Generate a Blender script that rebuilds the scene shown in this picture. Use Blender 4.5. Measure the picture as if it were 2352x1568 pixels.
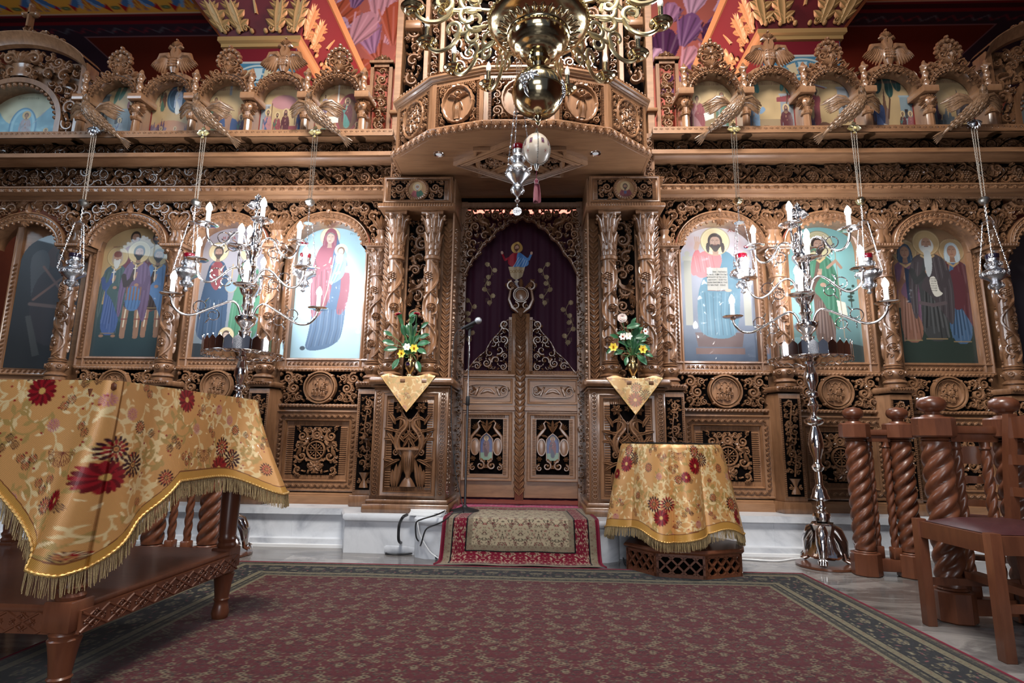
import bpy, math, random
import numpy as np
from math import sin, cos, pi, radians as R
for o in list(bpy.data.objects): bpy.data.objects.remove(o)
SC = bpy.context.scene
COL = SC.collection
# ------------------------------------------------------------------ camera
FPX = 1285.; PIT = R(10.0); YAW = R(2.2); ROL = R(.76); CH = .78; CXX = .105
_f = np.array((-sin(YAW)*cos(PIT), cos(YAW)*cos(PIT), sin(PIT)))
_r0 = np.array((cos(YAW), sin(YAW), 0.)); _u0 = np.cross(_r0, _f)
_r = cos(ROL)*_r0+sin(ROL)*_u0; _u = -sin(ROL)*_r0+cos(ROL)*_u0
cam = bpy.data.cameras.new('camera'); camo = bpy.data.objects.new('camera', cam); COL.objects.link(camo)
cam.sensor_width = 36; cam.lens = FPX/2352*36; cam.clip_start = .02; cam.clip_end = 100
from mathutils import Matrix, Vector
camo.matrix_world = Matrix(((_r[0], _u[0], -_f[0], CXX), (_r[1], _u[1], -_f[1], 0), (_r[2], _u[2], -_f[2], CH), (0, 0, 0, 1)))
SC.camera = camo
# ------------------------------------------------------------------ world, fill lights and daylight, exposure
w = bpy.data.worlds.new('world'); SC.world = w; w.use_nodes = True
w.node_tree.nodes['Background'].inputs[0].default_value = (.62, .72, 1, 1)
w.node_tree.nodes['Background'].inputs[1].default_value = .07
SC.view_settings.view_transform = 'Standard'; SC.view_settings.look = 'None'; SC.view_settings.gamma = 1
SC.view_settings.use_curve_mapping = False
SC.view_settings.exposure = .62
def light(name, kind, loc, energy, color, size=1, target=None, sy=None, spread=None):
    l = bpy.data.lights.new(name, kind); l.energy = energy; l.color = color
    if kind == 'AREA':
        l.size = size
        if sy: l.shape = 'RECTANGLE'; l.size_y = sy
        if spread: l.spread = R(spread)
    elif kind == 'SPOT': l.spot_size = R(size); l.spot_blend = .8; l.shadow_soft_size = .3
    else: l.shadow_soft_size = size
    o = bpy.data.objects.new(name, l); COL.objects.link(o); o.location = loc
    if target is not None:
        o.rotation_euler = (Vector(target)-Vector(loc)).to_track_quat('-Z', 'Y').to_euler()
    return o
# fill lights added above and behind the camera, an aisle window, the lit apse
light('overhead_fill', 'AREA', (0, 1.2, 6.0), 190, (1, .95, .88), 2.0, (0, 4.6, 2.4), 1.2, 110)  # soft fill added overhead, aimed at the middle of the screen
light('low_front_fill', 'AREA', (.3, -4.2, 1.2), 30, (.95, .96, 1), 2.4, (0, 4.0, 2.4), 1.8, 120)  # low fill added to brighten the canopy underside and the doors
light('high_front_fill', 'AREA', (-.6, -4.6, 3.9), 34, (.95, .97, 1), 3.2, (0, 4.5, 1.9), 1.4, 120)  # frontal fill added from high behind the camera
light('aisle_window_light', 'AREA', (-5.5, 1.5, 4.2), 45, (.62, .82, 1), 1.6, (-3.6, 4.5, 3.2), 1.6)
light('apse_light', 'AREA', (0, 6.0, 3.1), 330, (1, .6, .6), 2.4, (0, 8.2, 5.4), 1.2)
# ------------------------------------------------------------------ pixel of the 2352x1568 photo -> point at depth Y (Wp) or height Z (Gp)
def _ray(px, py):
    return _f+(px-1176)/FPX*_r+(784-py)/FPX*_u
def Wp(px, py, Y):
    d = _ray(px, py); t = Y/d[1]; return (CXX+d[0]*t, Y, CH+d[2]*t)
def zr(py, Y): return Wp(1700, py, Y)[2]
# ------------------------------------------------------------------ materials
MT = {}
def mat(name, col=(.5, .5, .5), rough=.5, metal=0., **k):
    if name in MT: return MT[name]
    m = bpy.data.materials.new(name); m.use_nodes = True; MT[name] = m
    b = m.node_tree.nodes['Principled BSDF']
    b.inputs['Base Color'].default_value = (*col, 1); b.inputs['Roughness'].default_value = rough; b.inputs['Metallic'].default_value = metal
    for kk, v in k.items():
        b.inputs[kk.replace('_', ' ')].default_value = v
    return m
def nd(m, t, **k):
    n = m.node_tree.nodes.new(t)
    for a, v in k.items():
        if a.startswith('i_'):
            key = a[2:]; key = int(key) if key.isdigit() else key.replace('_', ' ')
            n.inputs[key].default_value = v
        else: setattr(n, a, v)
    return n
def lk(m, a, b): m.node_tree.links.new(a, b)
def bs(m): return m.node_tree.nodes['Principled BSDF']
def ramp(m, stops):
    n = nd(m, 'ShaderNodeValToRGB'); e = n.color_ramp.elements
    while len(e) < len(stops): e.new(.5)
    for x, (p, c) in zip(e, stops): x.position = p; x.color = (*c, 1)
    return n
def wood(name, c1, c2, rough=.32, scale=(9, 9, 1.4), coat=.35):
    m = mat(name, c1, rough)
    tc = nd(m, 'ShaderNodeTexCoord'); mp = nd(m, 'ShaderNodeMapping'); mp.inputs['Scale'].default_value = scale
    no = nd(m, 'ShaderNodeTexNoise', i_Scale=3.5, i_Detail=7, i_Roughness=.62, i_Distortion=.6)
    n2 = nd(m, 'ShaderNodeTexNoise', i_Scale=1.3, i_Detail=2)
    mx = nd(m, 'ShaderNodeMath', operation='ADD'); r = ramp(m, [(.36, c2), (.62, c1)])
    md = nd(m, 'ShaderNodeMath', operation='MULTIPLY', i_1=.5)
    lk(m, tc.outputs['Object'], mp.inputs[0]); lk(m, mp.outputs[0], no.inputs[0]); lk(m, tc.outputs['Object'], n2.inputs[0])
    lk(m, no.outputs[0], mx.inputs[0]); lk(m, n2.outputs[0], mx.inputs[1]); lk(m, mx.outputs[0], md.inputs[0]); lk(m, md.outputs[0], r.inputs[0])
    lk(m, r.outputs[0], bs(m).inputs['Base Color'])
    bs(m).inputs['Coat Weight'].default_value = coat+.2; bs(m).inputs['Coat Roughness'].default_value = .16
    return m
WOOD = wood('carved_walnut', (.25, .125, .062), (.10, .044, .02))
WOODH = wood('plain_walnut', (.27, .138, .068), (.15, .068, .03), .4, (1.4, 9, 9), .0)
RED = wood('red_varnished_wood', (.17, .058, .027), (.09, .028, .014), .33, coat=.05)
DARKW = wood('dark_wood', (.13, .045, .02), (.06, .02, .011), .25)
SHAD = mat('void_shade_black', (.004, .003, .003), 1., Specular_IOR_Level=0.)  # flat black that paints in the shade of the void behind the carving
def gl(name, col, rough, metal, ns, bump, alt=None):
    m = mat(name, col, rough, metal)
    tc = nd(m, 'ShaderNodeTexCoord'); no = nd(m, 'ShaderNodeTexNoise', i_Scale=ns, i_Detail=3)
    bp = nd(m, 'ShaderNodeBump', i_Strength=bump, i_Distance=.002)
    lk(m, tc.outputs['Object'], no.inputs[0]); lk(m, no.outputs[0], bp.inputs['Height']); lk(m, bp.outputs[0], bs(m).inputs['Normal'])
    if alt:
        r = ramp(m, [(.35, alt), (.6, col)]); lk(m, no.outputs[0], r.inputs[0]); lk(m, r.outputs[0], bs(m).inputs['Base Color'])
    return m
BRASS = gl('polished_brass', (.6, .5, .31), .14, 1, 6, .02)
BRASSM = gl('satin_brass', (.66, .56, .34), .3, 1, 6, .02)
SILV = gl('chased_silver', (.62, .62, .64), .26, 1, 160, .35)
CHROME = gl('bright_nickel', (.86, .83, .82), .1, 1, 5, .02)
BRZ = gl('worn_bronze', (.42, .30, .17), .32, 1, 20, .1, (.3, .2, .11))
PEWT = gl('dull_pewter', (.42, .41, .38), .33, 1, 20, .1)
GOLDP = gl('gold_paint', (.42, .26, .10), .45, .2, 30, .2)
REDG = mat('ruby_glass', (.12, .002, .008), .08, 0, Transmission_Weight=.35, IOR=1.45)
GLASS = mat('clear_glass', (1, 1, 1), .02, 0, Transmission_Weight=1.0, IOR=1.5)
CHAIN = mat('aged_chain', (.25, .22, .19), .5, .9)
BLACKP = mat('black_plastic', (.012, .012, .014), .45)
WHITEP = mat('white_plastic', (.75, .76, .78), .45)
BULBOFF = mat('frosted_bulb', (.8, .8, .78), .3, 0, Coat_Weight=.5)
BULB = mat('lit_bulb', (1, 1, 1), .4, 0); bs(BULB).inputs['Emission Color'].default_value = (.86, .92, 1, 1); bs(BULB).inputs['Emission Strength'].default_value = 230
CANDLE = mat('candle_sleeve', (.85, .84, .8), .45)
def vcol(name, rough, metal=0., coat=0., spec=.5, sheen=0.):
    m = mat(name, (.5, .5, .5), rough, metal)
    a = nd(m, 'ShaderNodeAttribute', attribute_name='Col'); lk(m, a.outputs[0], bs(m).inputs['Base Color'])
    bs(m).inputs['Coat Weight'].default_value = coat; bs(m).inputs['Coat Roughness'].default_value = .03; bs(m).inputs['Specular IOR Level'].default_value = spec
    bs(m).inputs['Sheen Weight'].default_value = sheen
    return m
ICON = vcol('glazed_icon_painting', .5, 0, .6)
ICONM = vcol('matte_icon_painting', .42, 0, .1)
FRESCO = vcol('fresco_paint', .8, 0, 0, .2)
BROC = vcol('gold_brocade', .36, .22, .1)
# brocade: fine woven bump
def weave(m, s, st):
    tc = nd(m, 'ShaderNodeTexCoord'); wv = nd(m, 'ShaderNodeTexWave', i_Scale=s, bands_direction='DIAGONAL'); bp = nd(m, 'ShaderNodeBump', i_Strength=st, i_Distance=.0008)
    lk(m, tc.outputs['Object'], wv.inputs[0]); lk(m, wv.outputs[0], bp.inputs['Height']); lk(m, bp.outputs[0], bs(m).inputs['Normal'])
weave(BROC, 120, .35)
FRINGE = gl('gold_fringe', (.5, .37, .19), .45, .3, 300, .3, (.3, .21, .1))
BRAID = gl('gold_braid', (.58, .38, .12), .4, .5, 200, .5, (.42, .22, .07))
# ------------------------------------------------------------------ geometry container
class Geo:
    def __init__(s): s.V = []; s.n = 0; s.F = {}; s.m = 0; s.M = []
    def add(s, V, F):
        V = np.asarray(V, float).reshape(-1, 3); F = np.asarray(F, int)
        if len(F) == 0: return s
        s.V.append(V); s.F.setdefault(F.shape[1], []).append((F+s.n, s.m)); s.n += len(V); return s
    def ngon(s, pts): pts = np.asarray(pts, float); return s.add(pts, [list(range(len(pts)))])
    def grid(s, P, cu=False, cv=False):
        n, m = P.shape[:2]; i, j = np.meshgrid(np.arange(n if cu else n-1), np.arange(m if cv else m-1), indexing='ij')
        i = i.ravel(); j = j.ravel(); i2 = (i+1) % n; j2 = (j+1) % m
        return s.add(P.reshape(-1, 3), np.stack([i*m+j, i2*m+j, i2*m+j2, i*m+j2], 1))
    def box(s, x0, x1, y0, y1, z0, z1, c=0.):
        if c <= 0:
            V = [(x, y, z) for x in (x0, x1) for y in (y0, y1) for z in (z0, z1)]
            return s.add(V, [(0, 1, 3, 2), (4, 6, 7, 5), (0, 4, 5, 1), (2, 3, 7, 6), (0, 2, 6, 4), (1, 5, 7, 3)])
        return s.prism([(x0+c, y0), (x1-c, y0), (x1, y0+c), (x1, y1-c), (x1-c, y1), (x0+c, y1), (x0, y1-c), (x0, y0+c)], z0, z1, c)
    def prism(s, poly, z0, z1, c=0., ax='z'):
        P = np.array(poly, float); n = len(P); ce = P.mean(0); L = []
        def sh(k):
            d = ce-P; return P+d/np.maximum(np.linalg.norm(d, axis=1)[:, None], 1e-6)*k
        lv = [(z0, c), (z0+c, 0), (z1-c, 0), (z1, c)] if c > 0 else [(z0, 0), (z1, 0)]
        for z, k in lv: q = sh(k); L.append(np.c_[q, np.full(n, z)])
        G = np.array(L)
        if ax == 'y': G = G[..., [0, 2, 1]]
        if ax == 'x': G = G[..., [2, 0, 1]]
        s.grid(G, cv=True); s.ngon(G[0][::-1]); s.ngon(G[-1]); return s
    def lathe(s, prof, c=(0, 0, 0), n=24, ax='z', flute=0, fa=0., caps=True):
        pr = np.array(prof, float); t = np.linspace(0, 2*pi, n, endpoint=False)
        k = 1+fa*np.cos(flute*t) if flute else np.ones(n)
        P = np.stack([pr[:, :1]*np.cos(t)*k, pr[:, :1]*np.sin(t)*k, np.repeat(pr[:, 1:2], n, 1)], -1)
        if ax == 'y': P = P[..., [0, 2, 1]]
        if ax == 'x': P = P[..., [2, 0, 1]]
        P = P+np.array(c); s.grid(P, cv=True)
        if caps:
            for q in (P[0], P[-1]):
                if np.ptp(q, axis=0).max() > 1e-4: s.ngon(q)
        return s
    def tube(s, path, r, n=8, closed=False, caps=True):
        P = np.array(path, float); m = len(P); r = np.broadcast_to(np.asarray(r, float), (m,))
        T = np.gradient(P, axis=0) if not closed else np.roll(P, -1, 0)-np.roll(P, 1, 0)
        T /= np.maximum(np.linalg.norm(T, axis=1)[:, None], 1e-9)
        N = np.zeros_like(P); a = np.array((0, 0, 1.)) if abs(T[0][2]) < .9 else np.array((1., 0, 0))
        v = np.cross(T[0], a); v /= np.linalg.norm(v)
        for i in range(m):
            v = v-T[i]*np.dot(v, T[i]); v /= max(np.linalg.norm(v), 1e-9); N[i] = v
        B = np.cross(T, N); t = np.linspace(0, 2*pi, n, endpoint=False)
        G = P[:, None]+r[:, None, None]*(N[:, None]*np.cos(t)[None, :, None]+B[:, None]*np.sin(t)[None, :, None])
        s.grid(G, cu=closed, cv=True)
        if caps and not closed: s.ngon(G[0]); s.ngon(G[-1])
        return s
    def ball(s, c, r, n=12, sz=1., m=7):
        a = np.linspace(-pi/2, pi/2, m); return s.lathe([(max(r*cos(x), 1e-5), r*sz*sin(x)) for x in a], c, n, caps=False)
    def prof(s, pts, x0, x1, ax='x', ends=True):
        """profile of (y,z) points swept along x (ax='x'), or (x,y) profile swept along z"""
        P = np.array(pts, float)
        if ax == 'x': G = np.array([np.c_[np.full(len(P), x), P] for x in (x0, x1)])
        elif ax == 'z': G = np.array([np.c_[P, np.full(len(P), x)] for x in (x0, x1)])
        else: G = np.array([np.c_[P[:, 0], np.full(len(P), x), P[:, 1]] for x in (x0, x1)])
        s.grid(G)
        if ends: s.ngon(G[0]); s.ngon(G[1])
        return s
    def orn(s, O, fn):
        for V, F in O.items: s.add(fn(V), F)
        return s
    def merge(s, g, fn=lambda v: v):
        off = s.n
        if not g.V: return s
        V = fn(np.vstack(g.V)); s.V.append(V); s.n += len(V)
        for k, L in g.F.items():
            for f, m in L: s.F.setdefault(k, []).append((f+off, m))
        return s
    def build(s, name, mats, parent=None, sharp=42, cols=None, smooth=True, loc=None):
        me = bpy.data.meshes.new(name); V = np.vstack(s.V)
        if loc is not None: V = V-np.array(loc)
        me.vertices.add(len(V)); me.vertices.foreach_set('co', V.ravel())
        lp = []; st = []; mi = []; k0 = 0
        for k, L in s.F.items():
            for f, m in L:
                lp.append(f.ravel()); st.append(np.arange(len(f))*k+k0); mi.append(np.full(len(f), m)); k0 += f.size
        lp = np.concatenate(lp); st = np.concatenate(st); mi = np.concatenate(mi)
        me.loops.add(len(lp)); me.loops.foreach_set('vertex_index', lp.astype(np.int32))
        me.polygons.add(len(st)); me.polygons.foreach_set('loop_start', st.astype(np.int32)); me.polygons.foreach_set('material_index', mi.astype(np.int32))
        if not isinstance(mats, (list, tuple)): mats = [mats]
        for m in mats: me.materials.append(m)
        me.update(calc_edges=True); me.validate()
        if smooth:
            me.polygons.foreach_set('use_smooth', np.ones(len(me.polygons), bool)); me.set_sharp_from_angle(angle=R(sharp))
        if cols is not None:
            a = me.color_attributes.new('Col', 'FLOAT_COLOR', 'POINT'); c = np.ones((len(V), 4)); c[:, :3] = cols; a.data.foreach_set('color', c.ravel())
        o = bpy.data.objects.new(name, me); COL.objects.link(o)
        if loc is not None: o.location = loc
        if parent is not None: o.parent = parent
        return o
def tag(o, label=None, cat=None, group=None, kind=None):
    if label: o['label'] = label
    if cat: o['category'] = cat
    if group: o['group'] = group
    if kind: o['kind'] = kind
    return o
def thing(name, label, cat, loc=(0, 0, 0), group=None):
    o = bpy.data.objects.new(name, None); COL.objects.link(o); o.location = loc; o.empty_display_size = .1
    return tag(o, label, cat, group)
def part(g, name, mats, parent, **k):
    """mesh given in the parent's world frame (parents are unrotated when parts are made)"""
    loc = np.array(parent.location, float); q = parent.parent
    while q: loc = loc+np.array(q.location); q = q.parent
    g.V = [v-loc for v in g.V]; return g.build(name, mats, parent, **k)
def dup(o, parent=None):
    c = o.copy(); COL.objects.link(c)
    if parent is not None: c.parent = parent
    for ch in list(o.children): dup(ch, c)
    return c
# ------------------------------------------------------------------ carved ornament in a (u, v, h) plane
RND = random.Random(5)
class Orn:
    def __init__(s): s.items = []
    def stroke(s, P, w, h, th=.006, leaf=False, h0=0.):
        P = np.asarray(P, float); n = len(P)
        T = np.gradient(P, axis=0); T /= np.maximum(np.linalg.norm(T, axis=1)[:, None], 1e-9); N = np.c_[-T[:, 1], T[:, 0]]
        w = np.broadcast_to(np.asarray(w, float), (n,)); hh = h*np.clip(w/max(w.max(), 1e-9), .12, 1)**.6
        if leaf: cs = np.array([-1, -.92, -.5, 0, .5, .92, 1]); ch = np.array([-9, .25, 1, .5, 1, .25, -9])
        else: cs = np.array([-1, -.85, -.45, .45, .85, 1]); ch = np.array([-9, .45, 1, 1, .45, -9])
        G = np.zeros((n, len(cs), 3)); G[..., :2] = P[:, None]+N[:, None]*(w[:, None]*cs)[..., None]
        G[..., 2] = np.where(ch < -5, -th, hh[:, None]*ch)+h0
        m = len(cs); i, j = np.meshgrid(np.arange(n-1), np.arange(m-1), indexing='ij'); i = i.ravel(); j = j.ravel()
        s.items.append((G.reshape(-1, 3), np.stack([i*m+j, (i+1)*m+j, (i+1)*m+j+1, i*m+j+1], 1))); return s
    def leaf(s, x, y, a, L, W, h, bend=0., n=7, th=.006, h0=0.):
        t = np.linspace(0, 1, n); an = a+bend*t; d = L/(n-1)
        P = np.c_[x+np.r_[0, np.cumsum(np.cos(an[:-1])*d)], y+np.r_[0, np.cumsum(np.sin(an[:-1])*d)]]
        return s.stroke(P, np.maximum(W*np.sin(pi*np.clip(t*.93+.07, 0, 1))**.8, .0004), h, th, True, h0)
    def dome(s, x, y, r, h, n=8, h0=0., th=.004):
        t = np.linspace(0, 2*pi, n, endpoint=False); L = [(1., -th), (.95, .35*h), (.6, .85*h), (.02, h)]
        G = np.array([[(x+r*k*cos(a), y+r*k*sin(a), z+h0) for a in t] for k, z in L])
        m = n; i, j = np.meshgrid(np.arange(3), np.arange(m), indexing='ij'); i = i.ravel(); j = j.ravel(); j2 = (j+1) % m
        s.items.append((G.reshape(-1, 3), np.stack([i*m+j, i*m+j2, (i+1)*m+j2, (i+1)*m+j], 1))); return s
    def ring(s, x, y, rx, w, h, ry=None, n=32, th=.006, h0=0., rope=False):
        ry = ry or rx; t = np.linspace(0, 2*pi, n+1)
        ww = w*(1+.25*np.cos(t*n/2*1.0)) if rope else w
        return s.stroke(np.c_[x+rx*np.cos(t), y+ry*np.sin(t)], ww, h, th, False, h0)
    def flower(s, x, y, r, h, n=6, a=0., h0=0.):
        for k in range(n):
            b = a+2*pi*k/n; s.leaf(x+.15*r*cos(b), y+.15*r*sin(b), b, r*.85, r*.33, h, 0, 5, h0=h0)
        return s.dome(x, y, r*.27, h*1.35, 7, h0)
    def grapes(s, x, y, a, L, h):
        rr = L*.13; k = 0
        for row, n in enumerate((3, 4, 3, 2, 1)):
            for i in range(n):
                u = row*rr*1.7; v = (i-(n-1)/2)*rr*1.9; s.dome(x+cos(a)*u-sin(a)*v, y+sin(a)*u+cos(a)*v, rr, h, 6)
        return s
    def vine(s, x, y, a, L, h):
        for d, l in ((0, 1), (.75, .8), (-.75, .8), (1.6, .55), (-1.6, .55)):
            s.leaf(x, y, a+d, L*l, L*.24, h, 0, 6)
        return s
    def shell(s, x, y, a, r, h, n=7, spread=1.35):
        for k in range(n):
            b = a+spread*(2*k/(n-1)-1); s.leaf(x, y, b, r*(1-.12*abs(2*k/(n-1)-1)), r*.17, h, 0, 5)
        return s.dome(x, y, r*.2, h, 7)
    def spiral(s, x, y, r, a0, turns, dr, w, h, th=.006, leaves=3, fill=None):
        n = max(10, int(turns*13)); t = np.linspace(0, 1, n); rr = r*(1-.78*t**.8); an = a0+dr*2*pi*turns*t
        P = np.c_[x+rr*np.cos(an), y+rr*np.sin(an)]
        s.stroke(P, w*(1-.55*t), h, th); s.dome(P[-1, 0], P[-1, 1], w*1.15, h*1.1, 7)
        for k in range(leaves):
            tt = .02+.3*k/max(1, leaves); i = int(tt*n); q = an[i]+dr*pi/2
            s.leaf(P[i, 0], P[i, 1], q-dr*.75, r*.55, w*1.5, h*.9, -dr*.9, 6)
        if fill == 'f': s.flower(x, y, r*.5, h*1.1, 6, a0)
        elif fill == 'g': s.grapes(x, y+r*.3, -pi/2, r*.9, h*1.1)
        elif fill == 'v': s.vine(x, y+r*.1, -pi/2, r*.55, h*1.1)
        return s
    def mirror(s, items):
        for V, F in items:
            V = V.copy(); V[:, 0] *= -1; s.items.append((V, F[:, ::-1]))
    def xf(s, items, fn):
        for V, F in items: s.items.append((fn(V), F))
def rinceau(L, H, h, kinds='fgv', w=None, th=.008, seed=1, rep=None):
    """running vine scroll centred on u in 0..L, v in 0..H"""
    O = Orn(); n = rep or max(1, round(L/(H*1.25))); c = L/n; w = w or H*.07
    t = np.linspace(0, L, n*10+1); O.stroke(np.c_[t, H/2+H*.36*np.sin(pi*t/c)], w*1.2, h, th)
    for k in range(n):
        up = 1 if k % 2 == 0 else -1; x = (k+.5)*c; r = H*.36
        O.spiral(x, H/2-up*H*.06, r, -up*pi*.95+(0 if up > 0 else 0), 1.25, up, w, h*.95, th, 3, None)
        q = kinds[k % len(kinds)]
        if q == 'f': O.flower(x, H/2-up*H*.06, H*.2, h*1.25, 7)
        elif q == 'g': O.grapes(x, H/2-up*H*.06+H*.14, -pi/2, H*.42, h*1.2)
        elif q == 'v': O.vine(x, H/2-up*H*.06+H*.12, -pi/2, H*.34, h*1.2)
        elif q == 'w':
            O.ring(x, H/2, H*.3, w, h*1.1, th=th)
            for a in range(4): O.leaf(x, H/2, a*pi/2+pi/4, H*.28, H*.07, h)
        elif q == 'd': beast(O, x, H/2-.02*H, H*.8*up, h*1.3)
        for a, l in ((.5, .3), (2.2, .34), (1.3, .22)):
            O.leaf(x-c*.5+up*0, H/2+up*H*.02, up*a*.9, H*l*1.3, H*.075, h, up*.8)
            O.leaf(x+c*.42, H/2+up*H*.28, -up*(a+.4), H*l, H*.07, h, -up*.9)
        O.leaf(x-c*.35, H/2-up*H*.4, up*.2, c*.42, H*.07, h, up*.3); O.leaf(x+c*.35, H/2-up*H*.4, pi-up*.2, c*.36, H*.06, h, -up*.3)
    return O
def beast(O, x, y, s, h):
    """little leaping deer"""
    d = 1 if s > 0 else -1; s = abs(s)
    P = np.array([(-.38, -.02), (-.2, .03), (0, .0), (.18, .05), (.3, .12)])*s; P[:, 0] *= d
    O.stroke(P+(x, y), np.array((.07, .12, .1, .12, .07))*s, h, .008)
    P = np.array([(.26, .1), (.36, .24), (.42, .33), (.52, .3)])*s; P[:, 0] *= d
    O.stroke(P+(x, y), np.array((.07, .055, .05, .02))*s, h)
    for q in ([(.24, .02), (.4, -.08), (.36, -.22)], [(.18, 0), (.26, -.16), (.16, -.26)], [(-.3, -.04), (-.38, -.14), (-.5, -.2)], [(-.24, -.04), (-.2, -.18), (-.3, -.28)]):
        q = np.array(q)*s; q[:, 0] *= d; O.stroke(q+(x, y), np.array((.045, .028, .015))*s, h*.8)
def bird2(O, x, y, s, h, d=1, tail=-1.3):
    """carved peacock-like bird in relief; d=1 faces right"""
    f = lambda q: np.array([(x+d*u*s, y+v*s) for u, v in q])
    O.stroke(f([(-.28, -.12), (-.12, 0), (.08, .06), (.2, .2), (.2, .38), (.28, .46), (.38, .42)]), np.array((.05, .14, .15, .1, .055, .06, .015))*s, h*1.2, .008)
    for k in range(4):
        a = math.pi+.15-k*.28
        O.leaf(x+d*.08*s, y+(.08-.03*k)*s, a if d > 0 else pi-a, s*.42, s*.06, h*1.5, d*.2)
    for k in range(4):
        a = -pi*.5-.5+.12*k+tail*.0; O.leaf(x-d*.2*s, y-.08*s, a if d > 0 else pi-a, s*(.75-.08*k), s*.06, h, d*.25)
    for k in (0, 1): O.stroke(f([(-.02+.1*k, -.06), (.0+.1*k, -.28)]), .02*s, h*.7)
def pack(inside, bb, rmin, rmax, seed, tries=2600, gap=1.0, sym=False):
    rd = random.Random(seed); C = []
    for k in range(tries):
        r = rmax*(1-k/tries)**.8+rmin*(1-(1-k/tries)**.8); x = rd.uniform(bb[0], bb[1]); y = rd.uniform(bb[2], bb[3])
        if sym and x < r*.92 and not (abs(x) < r*.2): continue
        if any((x-a)**2+(y-b)**2 < (gap*(r+c))**2 for a, b, c in C): continue
        if all(inside(x+r*.96*cos(t), y+r*.96*sin(t)) for t in np.linspace(0, 2*pi, 8, endpoint=False)): C.append((x, y, r))
    return C
def fret(inside, bb, rmin, rmax, h, seed, sym=False, th=.01, kinds='lfglvl', tries=2200):
    """pierced foliage filling a region: packed scrolls joined by stems"""
    C = pack(inside, bb, rmin*.62, rmax, seed, int(tries*1.7), .95, sym); O = Orn(); rd = random.Random(seed+1)
    for i, (x, y, r) in enumerate(C):
        k = kinds[i % len(kinds)]; dr = rd.choice((-1, 1)); a = rd.uniform(0, 2*pi)
        if r < rmin*1.5:
            if i % 3: O.leaf(x-r*cos(a), y-r*sin(a), a, r*2.2, r*.75, h*.9, .8*dr)
            else: O.flower(x, y, r, h*.9, 5)
            continue
        w = max(.003, r*.22)
        if k == 'l': O.spiral(x, y, r*.95, a, 1.5, dr, w*1.15, h, th, 4)
        else: O.spiral(x, y, r*.95, a, .95, dr, w, h, th, 3, k)
        near = sorted(((x-p)**2+(y-q)**2, p, q, s) for p, q, s in C if (p, q) != (x, y))[:2]
        for d2, p, q, s_ in near:
            if d2**.5 < (r+s_)*1.25:
                an = math.atan2(q-y, p-x); O.stroke([(x+r*.75*cos(an), y+r*.75*sin(an)), ((x+p)/2, (y+q)/2), (p-s_*.75*cos(an), q-s_*.75*sin(an))], w*.8, h*.6, th)
    if sym:
        O.mirror(list(O.items))
    return O
def boxin(x0, x1, y0, y1): return lambda x, y: x0 <= x <= x1 and y0 <= y <= y1
def face(X, Y, Z, s=1, out=-1):
    """front-facing mapping: u->x, v->z, h->towards the viewer"""
    return lambda V: np.c_[X+V[:, 0]*s, Y-V[:, 2], Z+V[:, 1]*s]
def facex(X, Y, Z, out):
    """side-facing mapping: u runs back along y, h along out*x"""
    return lambda V: np.c_[X+out*V[:, 2], Y+V[:, 0], Z+V[:, 1]]
def dentil(g, x0, x1, z0, z1, Y, p=.012, d=.006, vert=False):
    n = max(1, int((x1-x0)/p)) if not vert else max(1, int((z1-z0)/p))
    for k in range(n):
        if vert: a = z0+(z1-z0)*k/n; g.add([(x0, Y, a), (x1, Y, a), (x1, Y-d, a+p*.3), (x0, Y-d, a+p*.3), (x1, Y, a+p*.7), (x0, Y, a+p*.7)], [(0, 1, 2, 3), (3, 2, 4, 5)])
        else: a = x0+(x1-x0)*k/n; g.add([(a, Y, z0), (a, Y, z1), (a+p*.3, Y-d, z1), (a+p*.3, Y-d, z0), (a+p*.7, Y, z1), (a+p*.7, Y, z0)], [(0, 3, 2, 1), (3, 5, 4, 2)])
def frame(g, x0, x1, z0, z1, w, Y, d=.02, prof=None):
    """mitred rectangular moulding; outer rectangle, width w, profile of (t, height)"""
    prof = prof or [(0, 0), (0, .9), (.12, 1), (.22, .75), (.8, .55), (.88, .8), (1, .3), (1, 0)]
    R4 = [(x0, z0, 1, 1), (x1, z0, -1, 1), (x1, z1, -1, -1), (x0, z1, 1, -1)]
    G = np.array([[(x+sx*t*w, Y-d*hh, z+sz*t*w) for t, hh in prof] for x, z, sx, sz in R4]); g.grid(G, cu=True)
def relief(h, kinds, seed, rx, ry):
    """lumpy relief scene inside an oval"""
    O = Orn(); rd = random.Random(seed)
    for k in range(int(kinds)):
        x = rd.uniform(-.6, .6)*rx; y = rd.uniform(-.5, .35)*ry; s = rx*.26
        O.stroke([(x, y-s), (x+rd.uniform(-.2, .2)*s, y), (x, y+s*.7)], [s*.5, s*.42, s*.25], h); O.dome(x, y+s*1.05, s*.27, h, 7)
        O.leaf(x, y+s*.4, rd.uniform(-1, 1)+(0 if k % 2 else pi), s*1.1, s*.2, h*.9, .5)
        for q in range(3): O.leaf(x+(q-1)*s*.25, y-s*1.1, pi/2+(q-1)*.1, s*1.5, s*.13, h*1.2)
    return O
def clampR(O, rx, ry):
    out = Orn()
    for V, F in O.items:
        c = V[:, :2].mean(0)
        if (c[0]/rx)**2+(c[1]/ry)**2 < 1: out.items.append((V, F))
    return out
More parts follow.
